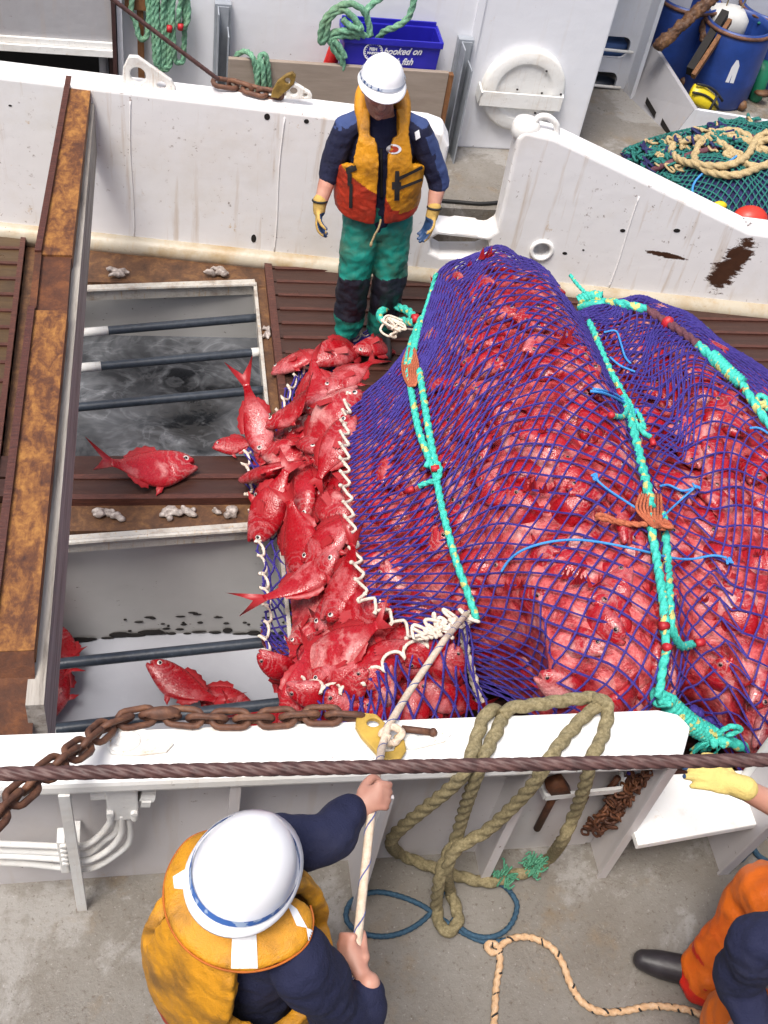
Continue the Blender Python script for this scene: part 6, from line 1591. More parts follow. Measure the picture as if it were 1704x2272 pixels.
def hand(mb, wrist, d, pn, thumb, curl=(.35, .45, .35), size=1., fr=.0088, spread=.06, tcurl=.4, tout=.75):
    """palm, four unequal fingers and a thumb; d towards the fingers, pn out of the palm, thumb the thumb's side"""
    wrist, d, pn = Vector(wrist), Vector(d).normalized(), Vector(pn).normalized()
    pn = (pn-d*pn.dot(d)).normalized(); t = Vector(thumb); t = (t-d*t.dot(d)-pn*t.dot(pn)).normalized()
    s = size
    pts = [wrist, wrist+d*.03*s, wrist+d*.065*s, wrist+d*.092*s]
    secs = [(pts[0]-d*.01, t*.026*s, pn*.019*s), (pts[0], t*.028*s, pn*.019*s), (pts[1], t*.037*s, pn*.0185*s), (pts[2], t*.042*s, pn*.016*s), (pts[3], t*.040*s, pn*.0125*s), (pts[3]+d*.006*s, t*.034*s, pn*.009*s)]
    mb.loft(secs, 16)
    for k, (ln, off) in enumerate(((.070, .031), (.079, .0105), (.073, -.0105), (.057, -.030))):
        b = wrist+d*(.086 if k in (1, 2) else .080)*s+t*off*s
        dd = (d+t*(off/.03)*spread).normalized(); P = [b-dd*.012*s]; p = b; P.append(p)
        for seg, (fl, c) in enumerate(zip((.45, .31, .24), curl)):
            ax = dd.cross(pn).normalized(); dd = (Matrix.Rotation(c*(1+.08*k), 3, ax) @ dd).normalized(); p = p+dd*ln*fl*s; P.append(p)
        r = fr*s*(1, 1.03, 1, .88)[k]
        mb.limb(P, [r*1.05, r*1.05, r*.98, r*.92, r*.80], 10, 3)
    b = wrist+d*.022*s+t*.030*s+pn*.004*s; dd = (d*(1-tout*.45)+t*tout+pn*.35).normalized(); P = [b-dd*.012*s, b]; p = b
    for fl, c in ((.042, .0), (.033, tcurl), (.027, tcurl)):
        ax = dd.cross(pn+d*.6).normalized(); dd = (Matrix.Rotation(c, 3, ax) @ dd).normalized(); p = p+dd*fl*s; P.append(p)
    mb.limb(P, [.015*s, .0145*s, .0125*s, .0105*s, .0088*s], 10, 3)
def hardhat(parent, c, up, fwd, band, sc_=1., long=1.):
    up = Vector(up).normalized(); fwd = Vector(fwd); fwd = (fwd-up*fwd.dot(up)).normalized(); rt = fwd.cross(up)
    Mx = Matrix((rt, fwd, up)).transposed().to_4x4(); Mx.translation = Vector(c); Mx = Mx @ Matrix.Scale(sc_, 4)
    rx, ry, rz = .112, .128*long, .118
    mb = MB(); n = 48; V = []; rows = 16
    for i in range(rows+1):
        ph = math.pi/2*i/rows
        for j in range(n):
            a = 2*math.pi*j/n; x, y = math.cos(a), math.sin(a)
            rr = math.cos(ph)**.86; z = rz*math.sin(ph)**.92
            ridge = .007*math.exp(-((x*rr*rx)/.022)**2)*math.sin(ph)**.5
            k = 1+.05*math.exp(-ph/.10)
            V.append(Mx @ Vector((rx*x*rr*k, ry*y*rr*k, z+ridge)))
    Fc = [(i*n+j, i*n+(j+1) % n, (i+1)*n+(j+1) % n, (i+1)*n+j) for i in range(rows) for j in range(n)]
    mb.add(V, Fc); 
    hat = mb.build('hard_hat', M['hat'], parent, True)
    mb = MB(); V = []
    for (k, dz, w_) in ((.98, .012, 0), (1.05, .0, 0), (1.06, -.004, .5), (1.07, -.012, 1.), (1.06, -.018, 1.), (1.0, -.010, .3), (.95, .0, 0)):
        for j in range(n):
            a = 2*math.pi*j/n; x, y = math.cos(a), math.sin(a); fr = max(0, y)**1.6
            b = w_*(.012+.040*fr); z = dz-.010*fr*w_-.012*w_*abs(x)**2*0
            V.append(Mx @ Vector((rx*x*k+x*b*.6, ry*y*k+y*b+(.0 if y > 0 else 0), z)))
    mb.add(V, [(i*n+j, (i+1)*n+j, (i+1)*n+(j+1) % n, i*n+(j+1) % n) for i in range(6) for j in range(n)])
    mb.build('brim', M['hat'], hat, True)
    mb = MB(); V = []
    for z, k in ((.010, 1.052), (.026, 1.034)):
        for j in range(n):
            a = 2*math.pi*j/n; V.append(Mx @ Vector((rx*math.cos(a)*k+.0025*math.cos(a), ry*math.sin(a)*k+.0025*math.sin(a), z)))
    mb.add(V, [(j, (j+1) % n, n+(j+1) % n, n+j) for j in range(n)]); mb.build('hat_band', M[band], hat, True)
    return hat
def head(mb, c, up, fwd, s=1.):
    """skull, jaw, nose, brow, lips, ears"""
    up = Vector(up).normalized(); fwd = Vector(fwd); fwd = (fwd-up*fwd.dot(up)).normalized(); rt = fwd.cross(up); c = Vector(c)
    P = lambda x, y, z: c+(rt*x+fwd*y+up*z)*s
    mb.loft([(P(0, -.01, .115), rt*.03*s, fwd*.04*s), (P(0, -.01, .10), rt*.058*s, fwd*.07*s), (P(0, -.01, .06), rt*.074*s, fwd*.094*s), (P(0, -.008, .0), rt*.077*s, fwd*.098*s), (P(0, .004, -.05), rt*.068*s, fwd*.082*s), (P(0, .020, -.09), rt*.054*s, fwd*.062*s), (P(0, .034, -.115), rt*.036*s, fwd*.040*s), (P(0, .04, -.124), rt*.02*s, fwd*.022*s)], 20)
    mb.limb([P(0, .088, .022), P(0, .104, -.005), P(0, .112, -.030)], [.010*s, .012*s, .016*s], 10, 3)
    for q in (-1, 1):
        mb.ball(P(q*.012, .102, -.034), .0095*s, n=8); mb.ball(P(q*.034, .082, .022), (.020*s, .012*s, .010*s), n=10)
        mb.ball(P(q*.078, -.008, -.010), (.010*s, .020*s, .030*s), n=10); mb.ball(P(q*.036, .066, -.022), (.022*s, .020*s, .018*s), n=10)
    mb.limb([P(-.024, .082, -.062), P(0, .093, -.060), P(.024, .082, -.062)], [.005*s, .0075*s, .005*s], 8, 3); mb.limb([P(-.02, .080, -.074), P(0, .090, -.075), P(.02, .080, -.074)], [.005*s, .008*s, .005*s], 8, 3)
    mb.ball(P(0, .072, -.105), (.022*s, .016*s, .016*s), n=10)
def folds(amp=.006, s=9, seed=0):
    return lambda co: amp*(nz(co, s, seed)+.45*nz((co[0]*1.2+co[2]*.8, co[1]*1.2, co[2]*1.6-co[0]*.9), s*1.7, seed+3))
class Frame:
    def __init__(s, o, fwd, up=(0, 0, 1)):
        u = Vector(up).normalized(); f = Vector(fwd); f = (f-u*f.dot(u)).normalized(); r = f.cross(u)
        s.M = Matrix((r, f, u)).transposed().to_4x4(); s.M.translation = Vector(o); s.I = s.M.inverted(); s.r, s.f, s.u = r, f, u
    def __call__(s, x, y, z): return s.M @ Vector((x, y, z))
VW = [0, .06, .2, .34, .44, .50, .535, .555]; VX = [.185, .192, .197, .195, .180, .160, .140, .125]; VY = [.135, .142, .152, .150, .128, .100, .065, .03]
def vest(T, parent, name, matfn, mats, gap=.011, infl=.0, arm=.135, armw=.27):
    """padded life vest: front and back panels, arm holes, neck hole, cut from a torso shell and given thickness"""
    nW, nT = 46, 120; V = []; ws = np.linspace(0, .552, nW); th = np.linspace(0, 2*math.pi, nT, endpoint=False); keep = []
    for w_ in ws:
        rx, ry = np.interp(w_, VW, VX)+infl, np.interp(w_, VW, VY)+infl
        for a in th:
            c, s = math.cos(a), math.sin(a); x = rx*abs(c)**.82*(1 if c > 0 else -1); y = ry*abs(s)**.82*(1 if s > 0 else -1)
            puff = .010*math.sin(min(1, w_/.5)*math.pi)*abs(s)
            V.append((x, y+puff*(1 if s > 0 else -1), w_+.012*math.cos(2*a)*(1-w_/.55)))
    def inside(x, y, z):
        if y > 0 and abs(x) < gap+max(0, z-.34)*.22: return False
        if z > .46 and abs(x) < .066+ (0 if y > 0 else -.0)*1 and (y > 0 or z > .52): return False
        al = arm-.02*max(0, (z-.36))/.1
        edge = armw+.0
        if abs(x) > al and z > edge and ((abs(x)-al)/.05)**2+((z-edge)/.05)**2 > 1: return False
        return True
    Fc = []
    for i in range(nW-1):
        for j in range(nT):
            k = (i*nT+j, i*nT+(j+1) % nT, (i+1)*nT+(j+1) % nT, (i+1)*nT+j)
            c = [sum(V[q][m] for q in k)/4 for m in range(3)]
            if inside(*c): Fc.append(k)
    mb = MB(); mb.add([T(*v) for v in V], Fc); me = mb.mesh(name)
    bm = bmesh.new(); bm.from_mesh(me); bmesh.ops.delete(bm, geom=[v for v in bm.verts if not v.link_faces], context='VERTS')
    for _ in range(3): bmesh.ops.smooth_vert(bm, verts=[v for v in bm.verts if v.is_boundary], factor=.5, use_axis_x=True, use_axis_y=True, use_axis_z=True)
    bmesh.ops.recalc_face_normals(bm, faces=bm.faces); bm.to_mesh(me); bm.free()
    o = bpy.data.objects.new('tmp', me)
    m = o.modifiers.new('s', 'SOLIDIFY'); m.thickness = .042; m.offset = 1; m.use_rim = True
    m = o.modifiers.new('r', 'REMESH'); m.mode = 'VOXEL'; m.voxel_size = .0060
    m = o.modifiers.new('k', 'SMOOTH'); m.factor = .5; m.iterations = 8
    me2 = bake(o)
    nr = [v.normal.copy() for v in me2.vertices]
    for v, q in zip(me2.vertices, nr): v.co += q*(.004*nz(v.co, 16, 5)+.0025*nz(v.co, 40, 2))
    me2.materials.clear()
    for m in mats: me2.materials.append(m)
    me2.polygons.foreach_set('material_index', [matfn(T.I @ p.center) for p in me2.polygons])
    me2.name = name
    return link(name, me2, mats, parent, None, True)
def torso(mb, T, k=1., arms=True):
    secs = [(T(0, 0, z), T.r*rx*k, T.f*ry*k) for z, rx, ry in ((-.14, .10, .08), (-.11, .155, .11), (-.02, .17, .118), (.08, .16, .112), (.2, .165, .118), (.34, .178, .122), (.43, .172, .105), (.49, .13, .085), (.53, .075, .065))]
    mb.loft(secs, 24)
# ---- the man standing in the well -----------------------------------------------------------------------
PL = 'man in white hard hat, stained yellow vest and teal trousers standing behind the fish'
Y0 = 5.25
q = lambda px, py, y=Y0: at(px, py, y=y)
hipc = q(812, 452, Y0+.02); nk = q(826, 232, Y0+.03)
TA = Frame(q(813, 440, Y0+.02), (-.04, -1, 0), (nk-q(813, 440, Y0+.02)))
hupA = Vector((.02, -.06, .998)); hfwA = Vector((-.03, -.998, -.06)); HCA = q(822, 190, Y0-.07)
sh = [q(747, 278), q(905, 282)]; el = [q(712, 372, Y0+.0), q(947, 390, Y0+.0)]; wr = [q(690, 448, Y0-.09), q(934, 462, Y0-.09)]; tip = [q(686, 520, Y0-.14), q(912, 532, Y0-.14)]
hip = [q(780, 490, Y0), q(848, 490, Y0)]; kn = [q(764, 600, Y0-.05), q(840, 608, Y0-.03)]; an = [q(752, 705, Y0-.02), q(822, 705, Y0+.03)]
mb = MB(); torso(mb, TA, .93); head(mb, HCA, hupA, hfwA, 1.06); mb.limb([TA(0, 0, .5), TA(0, .02, .56), HCA-hupA*.06], [.058, .055, .055])
for s in (0, 1):
    mb.limb([sh[s], (sh[s]+el[s])/2, el[s], el[s]*.6+wr[s]*.4, wr[s], wr[s]+(tip[s]-wr[s])*.06], [.052, .050, .044, .043, .030, .027])
    mb.limb([hip[s], (hip[s]+kn[s])/2, kn[s], (kn[s]+an[s])/2, an[s]], [.08, .07, .055, .05, .04])
hf = hfwA.normalized()
pA = remesh(mb, 'person', [M['skin'], M['stubble']], None, .006, 2, base=(TA(0, 0, 0).x, Y0, 0), matfn=lambda c, n: 1 if ((c-Vector(HCA)).dot(hupA) < -.045 and (c-Vector(HCA)).dot(hf) > -.02 and (c-Vector(HCA)).length < .16) else 0)
tag(pA, PL, 'person')
mb = MB()
for s_ in (-1, 1):
    rt = hf.cross(hupA); e = Vector(HCA)+(rt*s_*.034+hf*.088+hupA*.004)*.98; mb.ball(e, (.012, .008, .008), n=8)
mb.build('eyes', M['eyewhite'], pA, True)
mb = MB(); mb.loft([(Vector(HCA)+hupA*z-hf*.02, rt*.081*k, hf*.100*k) for z, k in ((-.045, .92), (-.02, 1.), (.03, 1.), (.07, .9))], 20)
mb.build('hair', M['beam_dark'], pA, True)
mb = MB(); torso(mb, TA, 1.04)
for s in (0, 1):
    mb.limb([sh[s]+Vector((0, 0, .005)), sh[s]*.5+el[s]*.5, el[s], el[s]+(wr[s]-el[s])*.10], [.068, .070, .062, .058])
    mb.limb([TA(-.05 if s else .05, 0, .50), sh[s]*.5+TA(-.05 if s else .05, 0, .50)*.5+Vector((0, 0, .012)), sh[s]], [.045, .062, .070])
mb.limb([TA(-.05, .03, .50), TA(0, .07, .47), TA(.05, .03, .50), TA(.03, -.05, .53), TA(-.03, -.05, .53), TA(-.05, .03, .50)], [.022]*6)
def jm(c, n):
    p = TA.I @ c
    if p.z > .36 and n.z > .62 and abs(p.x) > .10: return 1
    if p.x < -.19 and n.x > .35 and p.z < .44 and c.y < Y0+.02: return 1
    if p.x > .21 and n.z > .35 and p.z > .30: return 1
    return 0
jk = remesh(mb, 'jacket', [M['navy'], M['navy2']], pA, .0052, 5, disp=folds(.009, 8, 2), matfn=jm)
def vm(p):
    p = Vector((-p.x, p.y, p.z))
    if p.z < .075 and not (p.x > .10 and p.z > .05): return 1
    if p.x < 0 and p.z < .285-(p.x+.19)*.62*1.0+.0 and p.y > -.1: return 1
    if 0 < p.x < .075 and p.z < .20-p.x*1.9: return 1
    return 0
vA = vest(TA, pA, 'life_vest', vm, [M['vest_y'], M['vest_r']])
mb = MB(); CP = [TA(-.075, .155, .30), TA(-.088, .13, .40), TA(-.100, .075, .50), TA(-.105, .0, .575), TA(-.075, -.085, .61), TA(0, -.115, .62), TA(.075, -.085, .61), TA(.105, .0, .575), TA(.100, .075, .50), TA(.088, .13, .40), TA(.075, .155, .30)]
mb.limb(CP, [.008, .022, .033, .040, .043, .043, .043, .040, .033, .022, .008], 14)
cA = remesh(mb, 'collar', M['vest_y'], vA, .008, 3, disp=lambda co: .004*nz(co, 16, 1))
hA = hardhat(pA, Vector(HCA)+hupA*.050+hfwA*.006, hupA, hfwA, 'band', .94)
hit = Hit(vA, cA, jk)
hv_ = Hit(vA)
mb = MB(); nb_ = Vector((.1, -1, .25)).normalized()
def badge(r1, r2, mat, off, name, par):
    V = []; ring = [hit(850+r1*math.cos(a), 322+r2*math.sin(a), off) for a in np.linspace(0, 2*math.pi, 25)[:-1]]
    c = hit(850, 322, off); mb = MB(); mb.add([c]+ring, [(0, i+1, (i+1) % 24+1) for i in range(24)]); return mb.build(name, M[mat], par)
bd = badge(16.5, 10.5, 'reflect', .004, 'badge', vA); badge(10.5, 6.5, 'trim_red', .006, 'badge_emblem', bd)
for quad, nm, mt in ((((853, 368), (862, 368), (862, 432), (851, 432)), 'strap', 'black_strap'), (((858, 382), (910, 358), (911, 364), (858, 390)), 'strap', 'black_strap'), (((858, 404), (910, 384), (911, 390), (858, 411)), 'strap', 'black_strap'),
                     (((752, 372), (761, 374), (760, 400), (752, 400)), 'buckle', 'black_strap'), (((756, 396), (763, 396), (762, 448), (755, 448)), 'strap', 'black_strap'), (((748, 362), (770, 356), (772, 366), (750, 376)), 'buckle', 'black_strap'), (((846, 392), (866, 392), (866, 408), (846, 408)), 'buckle', 'black_strap'), (((886, 178), (894, 178), (903, 206), (882, 206)), 'reflective_tape', 'reflect'), (((896, 285), (905, 280), (908, 296), (899, 302)), 'reflective_tape', 'reflect')):
    decal(hit, quad, nm, mt, vA, 8, 6, .006)
mb = MB(); mb.tube([hit(823+k*.1, 320+11.5*k, .004) or TA(0, .15, .3-.03*k) for k in range(10)], .008, 6); mb.build('zip', M['black_strap'], vA)
mb = MB(); mb.limb([TA(0, 0, .03), TA(0, 0, -.06), TA(0, .0, -.13)], [.15, .165, .15]); mb = MB()
mb.loft([(TA(0, 0, z), TA.r*rx, TA.f*ry) for z, rx, ry in ((.06, .15, .11), (.05, .168, .122), (-.04, .178, .130), (-.12, .178, .128), (-.17, .13, .10))], 20)
for s in (0, 1): mb.limb([hip[s]+Vector((0, 0, .03)), (hip[s]+kn[s])/2, kn[s], (kn[s]*.5+an[s]*.5), an[s]+Vector((0, 0, .04)), an[s]+Vector((0, 0, .0))], [.106, .104, .094, .088, .088, .084])
km = lambda c, n: 1 if (an[0].z+.10 < c.z < kn[0].z+.055-.25*abs(c.x-(kn[0].x if c.x < 1.16 else kn[1].x)) and n.y < .25) else 0
remesh(mb, 'trousers', [M['teal'], M['kneepad']], pA, .008, 3, disp=folds(.016, 9, 8), matfn=km)
mb = MB(); mb.tube(catmull([list(p) for p in (TA(-.01, .15, -.0), TA(.0, .165, -.04), TA(.02, .165, -.09), TA(.035, .165, -.14))], 5), .006, 6); mb.ball(TA(.036, .167, -.145), (.009, .007, .018), n=8); mb.build('drawcord', M['tan_rope'], pA, True)
for s in (0, 1):
    mb = MB(); a = an[s]; t_ = Vector((-.60, -.9, 0)).normalized() if s == 0 else Vector((.0, -1, 0))
    mb.limb([Vector((a.x, a.y+.02, .17)), Vector((a.x, a.y+.01, .07)), Vector((a.x, a.y, .05))+t_*.05, Vector((a.x, a.y, .04))+t_*.17, Vector((a.x, a.y, .04))+t_*.23], [.056, .058, .054, .052, .040], 14)
    mb.box((a.x-.04, a.y-.03, .0), (a.x+.04, a.y+.06, .02)); b = Vector((a.x, a.y, .012))+t_*.1; mb.ball(b, (.05, .11, .014), n=14)
    remesh(mb, 'boot', M['boot'], pA, .007, 2)
    mb = MB(); hand(mb, wr[s], tip[s]-wr[s], Vector((.9 if s == 0 else -.9, -.35, 0)), (0, -1, -.2), (.30, .42, .34) if s == 0 else (.2, .3, .25), 1.0, .0115, .05)
    d = (tip[s]-wr[s]).normalized(); mb.limb([wr[s]-d*.035, wr[s]+d*.02], [.037, .033])
    pn = Vector((.9 if s == 0 else -.9, -.45, 0)).normalized()
    g_ = remesh(mb, 'glove', [M['glove'], M['glove_palm']], pA, .0045, 2, matfn=lambda c, n: 1 if ((n.dot(pn) > .35 and (c-wr[s]).dot(d) > .02) or (c-wr[s]).dot(d) > .145) else 0)
    mb = MB(); mb.tube([wr[s]-d*.035+ (Vector((1, 0, 0))*math.cos(a_)+d.cross(Vector((1, 0, 0)))*math.sin(a_))*.037 for a_ in np.linspace(0, 2*math.pi, 19)[:-1]], .006, 6, True); mb.build('cuff', M['black_strap'], g_, True)
# ---- the man hauling the rope -----------------------------------------------------------------------------
HCB = atd(528, 1880, 2.72); fB = Vector((.66, .75, 0)).normalized(); rB = Vector((.75, -.66, 0)).normalized()
hupB = Vector((.20, .16, .97)).normalized(); hfwB = Vector((.47, .85, -.28))
nkB = HCB-hupB*.15-fB*.05+Vector((.075, .085, .01))
pelB = nkB-Vector((0, 0, .56))-fB*.05+Vector((.02, 0, 0))
TB = Frame(pelB, fB+rB*.10, (nkB+Vector((0, 0, .02)))-pelB)
shB = [TB(-.12, .11, .42), TB(.19, .0, .445)]
elL = shB[0]*.5+HAND1*.5+Vector((.02, -.03, -.05)); wL = HAND1-(HAND1-elL).normalized()*.085
elL = at(690, 1805, y=(shB[0].y+HAND1.y)/2+.05)
elL = shB[0]*.45+HAND1*.55+Vector((.03, -.04, -.03)); wL = HAND1+Vector((-.065, -.035, -.01))
elR = at(765, 2235, 1.27); wR = HAND2+Vector((.022, -.085, -.005))
print('arm L', (elL-shB[0]).length, (wL-elL).length, 'R', (elR-shB[1]).length, (wR-elR).length, 'hat z', HCB.z, 'pel', pelB)
ropd = (HAND2-HAND1).normalized()
zw = .2
hB = [TB(-.09, 0, -.05), TB(.09, 0, -.05)]; kB = [Vector((hB[0].x+.10, hB[0].y+.16, .68)), Vector((hB[1].x+.0, hB[1].y+.06, .66))]; aB = [Vector((hB[0].x+.10, hB[0].y+.12, .30)), Vector((hB[1].x-.02, hB[1].y-.10, .30))]
mb = MB(); torso(mb, TB, .93); head(mb, HCB-hupB*.05, hupB, hfwB, .98); mb.limb([TB(0, 0, .48), TB(0, .03, .55), HCB-hupB*.09], [.058, .056, .056])
for s, (e, w2) in enumerate(((elL, wL), (elR, wR))):
    mb.limb([shB[s], (shB[s]+e)/2, e, e*.6+w2*.4, w2], [.055, .05, .045, .043, .030]); mb.limb([hB[s], (hB[s]+kB[s])/2, kB[s], (kB[s]+aB[s])/2, aB[s]], [.085, .075, .058, .052, .04])
# fists closed on the rope
def fist(mb, wrist, grip, ax, back, s=1.):
    """a hand closed round a rope: ax along the rope towards the thumb, back = out of the back of the hand"""
    ax = Vector(ax).normalized(); d = (Vector(grip)-Vector(wrist)); d = (d-ax*d.dot(ax)).normalized(); bk = d.cross(ax); bk = bk if bk.dot(Vector(back)) > 0 else -bk
    w = Vector(wrist); g_ = Vector(grip); knu = g_+bk*.022+d*.012
    mb.loft([(w-d*.012, ax*.028, bk*.020), (w, ax*.030, bk*.020), (w*.5+knu*.5, ax*.041, bk*.019), (knu, ax*.042, bk*.014), (knu+d*.008, ax*.036, bk*.009)], 16)
    for k, (o, L) in enumerate(((.031, 1.), (.0105, 1.08), (-.0105, 1.03), (-.030, .88))):
        b = knu+ax*o*s; P = [b-d*.010, b+d*.012, b+d*.030*L-bk*.012, b+d*.026*L-bk*.040, b+d*.002-bk*.052*L, b-d*.016*L-bk*.045]
        mb.limb(P, [.0095, .0100, .0095, .0092, .0088, .0075], 10, 3)
    b = w*.55+g_*.45+ax*.026; mb.limb([b, b+ax*.022+d*.012-bk*.012, g_+ax*.044-bk*.022+d*.0, g_+ax*.040-bk*.034+d*.022], [.016, .015, .0125, .0095], 10, 3)
fist(mb, wL, HAND1, -ropd+Vector((.0, .0, .2)), Vector((-.5, .5, .5)))
fist(mb, wR, HAND2, -ropd, Vector((-.1, -.4, 1)))
pB = remesh(mb, 'person', [M['skin'], M['stubble']], None, .0055, 2, base=(pelB.x, pelB.y, zw), matfn=lambda c, n: 0)
tag(pB, 'man in white hard hat and yellow vest seen from behind hauling a cream rope', 'person')
mb = MB(); mb.loft([(HCB+hupB*z-hfwB*.02, hfwB.cross(hupB).normalized()*.081*k, hfwB.normalized()*.098*k) for z, k in ((-.12, .8), (-.08, 1.), (-.02, 1.), (.04, .9))], 20); mb.build('hair', M['beam_dark'], pB, True)
mb = MB(); torso(mb, TB, 1.05)
for s, (e, w2) in enumerate(((elL, wL), (elR, wR))): mb.limb([shB[s]+TB.u*.005, shB[s]*.5+e*.5, e, e+(w2-e)*.45, e+(w2-e)*.82], [.082, .076, .068, .060, .050 if s else .052], 16)
mb.limb([TB(-.06, .03, .52), TB(0, .07, .50), TB(.06, .03, .52), TB(.04, -.05, .54), TB(-.04, -.05, .54), TB(-.06, .03, .52)], [.022]*6)
jB = remesh(mb, 'jacket', M['navy'], pB, .0075, 3, disp=folds(.014, 9, 21))
vB = vest(TB, pB, 'life_vest', lambda p: 1 if p.z < .05 else 0, [M['vest_clean'], M['vest_r']], arm=.125, armw=.24, infl=.008)
mb = MB(); sec = []
for a in np.linspace(-2.0, 2.0, 31):                             # the broad collar flap behind the neck
    R1 = .135; c = TB(R1*math.sin(a), -R1*math.cos(a)+.005, .560-.012*math.cos(a))
    out = (TB.r*math.sin(a)-TB.f*math.cos(a)).normalized(); k = min(1, (2.06-abs(a))/.5)**.5
    tl = (out*.93-TB.u*.36).normalized(); sec.append((c, tl*.064*k, tl.cross(TB.r*math.cos(a)+TB.f*math.sin(a)).normalized()*.0175*k))
mb.loft(sec, 18, e=2.5)
cB = remesh(mb, 'collar', M['vest_clean'], vB, .007, 4, disp=lambda co: .003*nz(co, 18, 7))
mb = MB(); E1 = [c+t_ for (c, t_, n_) in [(np.array(c), np.array(t_), n_) for c, t_, n_ in sec]]
mb.tube(catmull(E1, 3), .003, 6); mb.build('piping', M['trim_dark'], vB, True)
hB_ = hardhat(pB, HCB-hupB*.005, hupB, hfwB, 'band_blue', 1.0, 1.12)
hit = Hit(vB, cB)
decal(hit, ((502, 2000), (553, 2000), (556, 2090), (500, 2090)), 'reflective_tape', 'reflect', vB, 18, 24, .004)
decal(hit, ((375, 1895), (415, 1870), (420, 1925), (378, 1920)), 'reflective_tape', 'reflect', vB, 16, 16, .004)
decal(hit, ((660, 2005), (676, 2010), (700, 2085), (675, 2120)), 'reflective_tape', 'reflect', vB, 16, 18, .004)
decal(hit, ((615, 1945), (640, 1965), (662, 2005), (640, 2000)), 'reflective_tape', 'reflect', vB, 14, 14, .004)
mb = MB()
for s in (0, 1): mb.limb([hB[s]+TB.u*.05, (hB[s]+kB[s])/2, kB[s], (kB[s]+aB[s])/2, aB[s]], [.105, .098, .088, .08, .08])
mb.loft([(TB(0, 0, z), TB.r*rx, TB.f*ry) for z, rx, ry in ((.06, .15, .11), (.05, .17, .125), (-.08, .18, .13), (-.16, .13, .10))], 20)
remesh(mb, 'trousers', M['kneepad'], pB, .009, 3, disp=folds(.014, 9, 3))
for s in (0, 1):
    mb = MB(); a = aB[s]; t_ = fB
    mb.limb([a, Vector((a.x, a.y, .26)), Vector((a.x, a.y, .25))+t_*.06, Vector((a.x, a.y, .245))+t_*.14, Vector((a.x, a.y, .24))+t_*.18], [.06, .058, .05, .046, .036], 14)
    remesh(mb, 'boot', M['boot'], pB, .008, 2)
# ---- the man at the right edge ----------------------------------------------------------------------------
fC = Vector((-.93, .37, 0)); TC = Frame(Vector((1.98, .93, 1.00)), fC, Vector((-.22, .12, 1)))
shC = [at(1652, 2035, 1.40), TC(.19, .05, .44)]
elC = [at(1595, 2115, 1.15), Vector((2.12, 1.46, 1.12))]; wC = [at(1665, 2270, 1.10), at(1592, 1697, y=1.56)]
tipC = [wC[0]+Vector((-.05, .05, -.02)), at(1455, 1652, y=1.62)]
hC = [TC(-.10, .0, -.03), TC(.10, .0, -.03)]
kC = [at(1590, 2195, .68), at(1650, 1925, .72)]; aC = [Vector((kC[0].x+.10, kC[0].y-.12, .30)), at(1540, 2092, .34)]
mb = MB(); torso(mb, TC, .95); HCC = TC(0, -.06, .74); head(mb, HCC, (-.3, .1, .95), fC, 1.); mb.limb([TC(0, 0, .5), TC(0, .04, .56), HCC-Vector((0, 0, .06))], [.058, .056, .056])
for s in (0, 1):
    mb.limb([shC[s], (shC[s]+elC[s])/2, elC[s], elC[s]*.6+wC[s]*.4, wC[s]], [.055, .05, .046, .045, .032]); mb.limb([hC[s], (hC[s]+kC[s])/2, kC[s], (kC[s]+aC[s])/2, aC[s]], [.085, .078, .06, .055, .045])
hand(mb, wC[0], tipC[0]-wC[0], (0, 0, -1), (.5, .5, 0)); hand(mb, wC[1], tipC[1]-wC[1], (.1, .3, -1), (-.3, .9, .3), (.2, .25, .2), 1., .0088, .12)
pC = remesh(mb, 'person', M['skin'], None, .007, 2, base=(1.98, 1.0, zw)); tag(pC, 'person in orange trousers and navy top stretching out a yellow gloved hand', 'person')
mb = MB(); torso(mb, TC, 1.06)
mb.limb([shC[0]+Vector((.06, -.02, .01)), shC[0], (shC[0]+elC[0])/2+Vector((-.01, 0, 0)), elC[0], elC[0]*.6+wC[0]*.4, elC[0]*.15+wC[0]*.85], [.08, .082, .078, .072, .064, .055]); mb.limb([shC[1], (shC[1]+elC[1])/2, elC[1]], [.08, .075, .068])
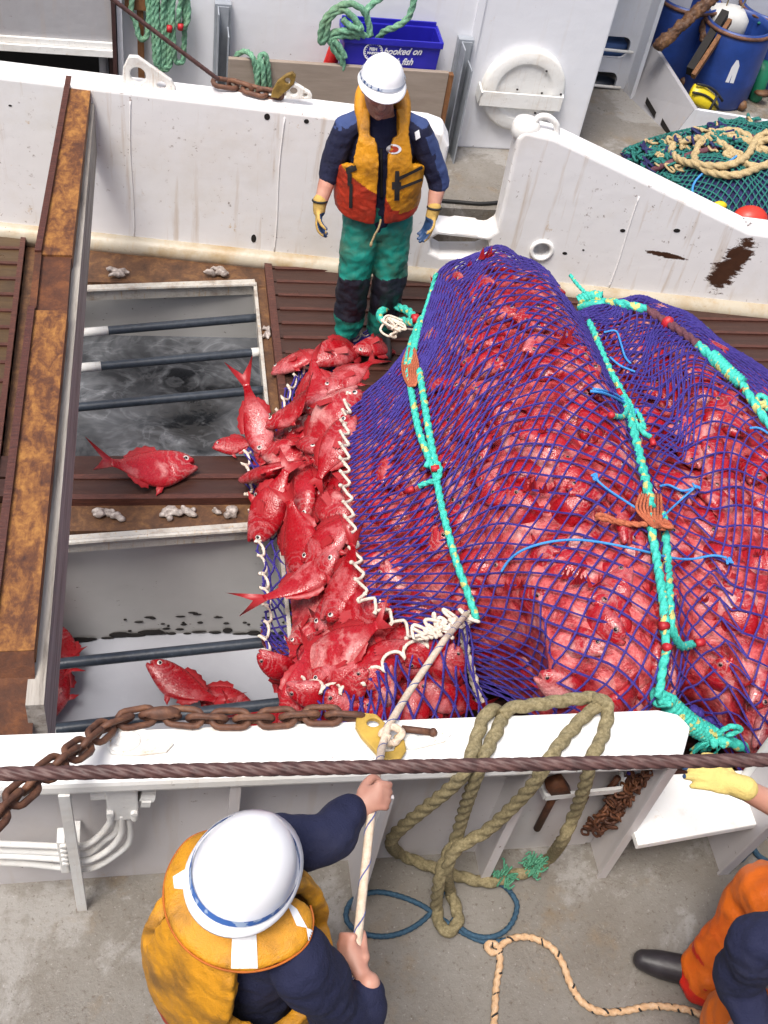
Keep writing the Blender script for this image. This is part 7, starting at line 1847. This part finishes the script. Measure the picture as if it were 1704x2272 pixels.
remesh(mb, 'jacket', M['navy'], pC, .008, 3, disp=folds(.014, 9, 31))
vC = vest(TC, pC, 'life_vest', lambda p: 1 if p.z < .05 else 0, [M['vest_clean'], M['vest_r']], arm=.125, armw=.24, infl=.008)
hit = Hit(vC); decal(hit, ((1634, 2125), (1665, 2150), (1672, 2200), (1636, 2160)), 'reflective_tape', 'reflect', vC, 6, 6, .004)
mb = MB()
for s in (0, 1): mb.limb([hC[s]+TC.u*.05, (hC[s]+kC[s])/2, kC[s], (kC[s]*.5+aC[s]*.5), aC[s], aC[s]+(aC[s]-kC[s]).normalized()*.05], [.125, .118, .105, .098, .10, .10])
mb.loft([(TC(0, 0, z), TC.r*rx, TC.f*ry) for z, rx, ry in ((.06, .15, .12), (.05, .18, .14), (-.08, .19, .145), (-.16, .14, .11))], 20)
remesh(mb, 'trousers', [M['orange'], M['orange_red']], pC, .009, 3, disp=folds(.018, 8, 14), matfn=lambda c, n: 1 if ((c-aC[1]).length < .17 and ((c-aC[1]).z < -.03 or n.z < .0)) else 0)
hardhat(pC, HCC+Vector((.02, 0, .05)), (-.1, .1, .95), fC, 'band_blue', 1.08)
for s in (0, 1):
    a = aC[s]; t_ = Vector((-.86, .34, 0)).normalized() if s else fC
    mb = MB(); mb.limb([a, Vector((a.x, a.y, .275)), Vector((a.x, a.y, .262))+t_*.08, Vector((a.x, a.y, .25))+t_*.17, Vector((a.x, a.y, .245))+t_*.23], [.07, .066, .056, .052, .040], 14)
    remesh(mb, 'boot', M['boot'], pC, .008, 2)
mb = MB(); d = (tipC[1]-wC[1]).normalized(); hand(mb, wC[1], d, (.1, .3, -1), (-.3, .9, .3), (.2, .25, .2), 1.08, .0118, .12); mb.limb([wC[1]-d*.03, wC[1]+d*.03], [.040, .036])
pnC = Vector((.1, .3, -1)).normalized()
remesh(mb, 'glove', [M['glove_y'], M['glove_palm']], pC, .0045, 2, matfn=lambda c, n: 1 if (n.dot(pnC) > .1 or (c-wC[1]).dot(d) > .165) else 0)
bpy.data.scenes.remove(TSC)
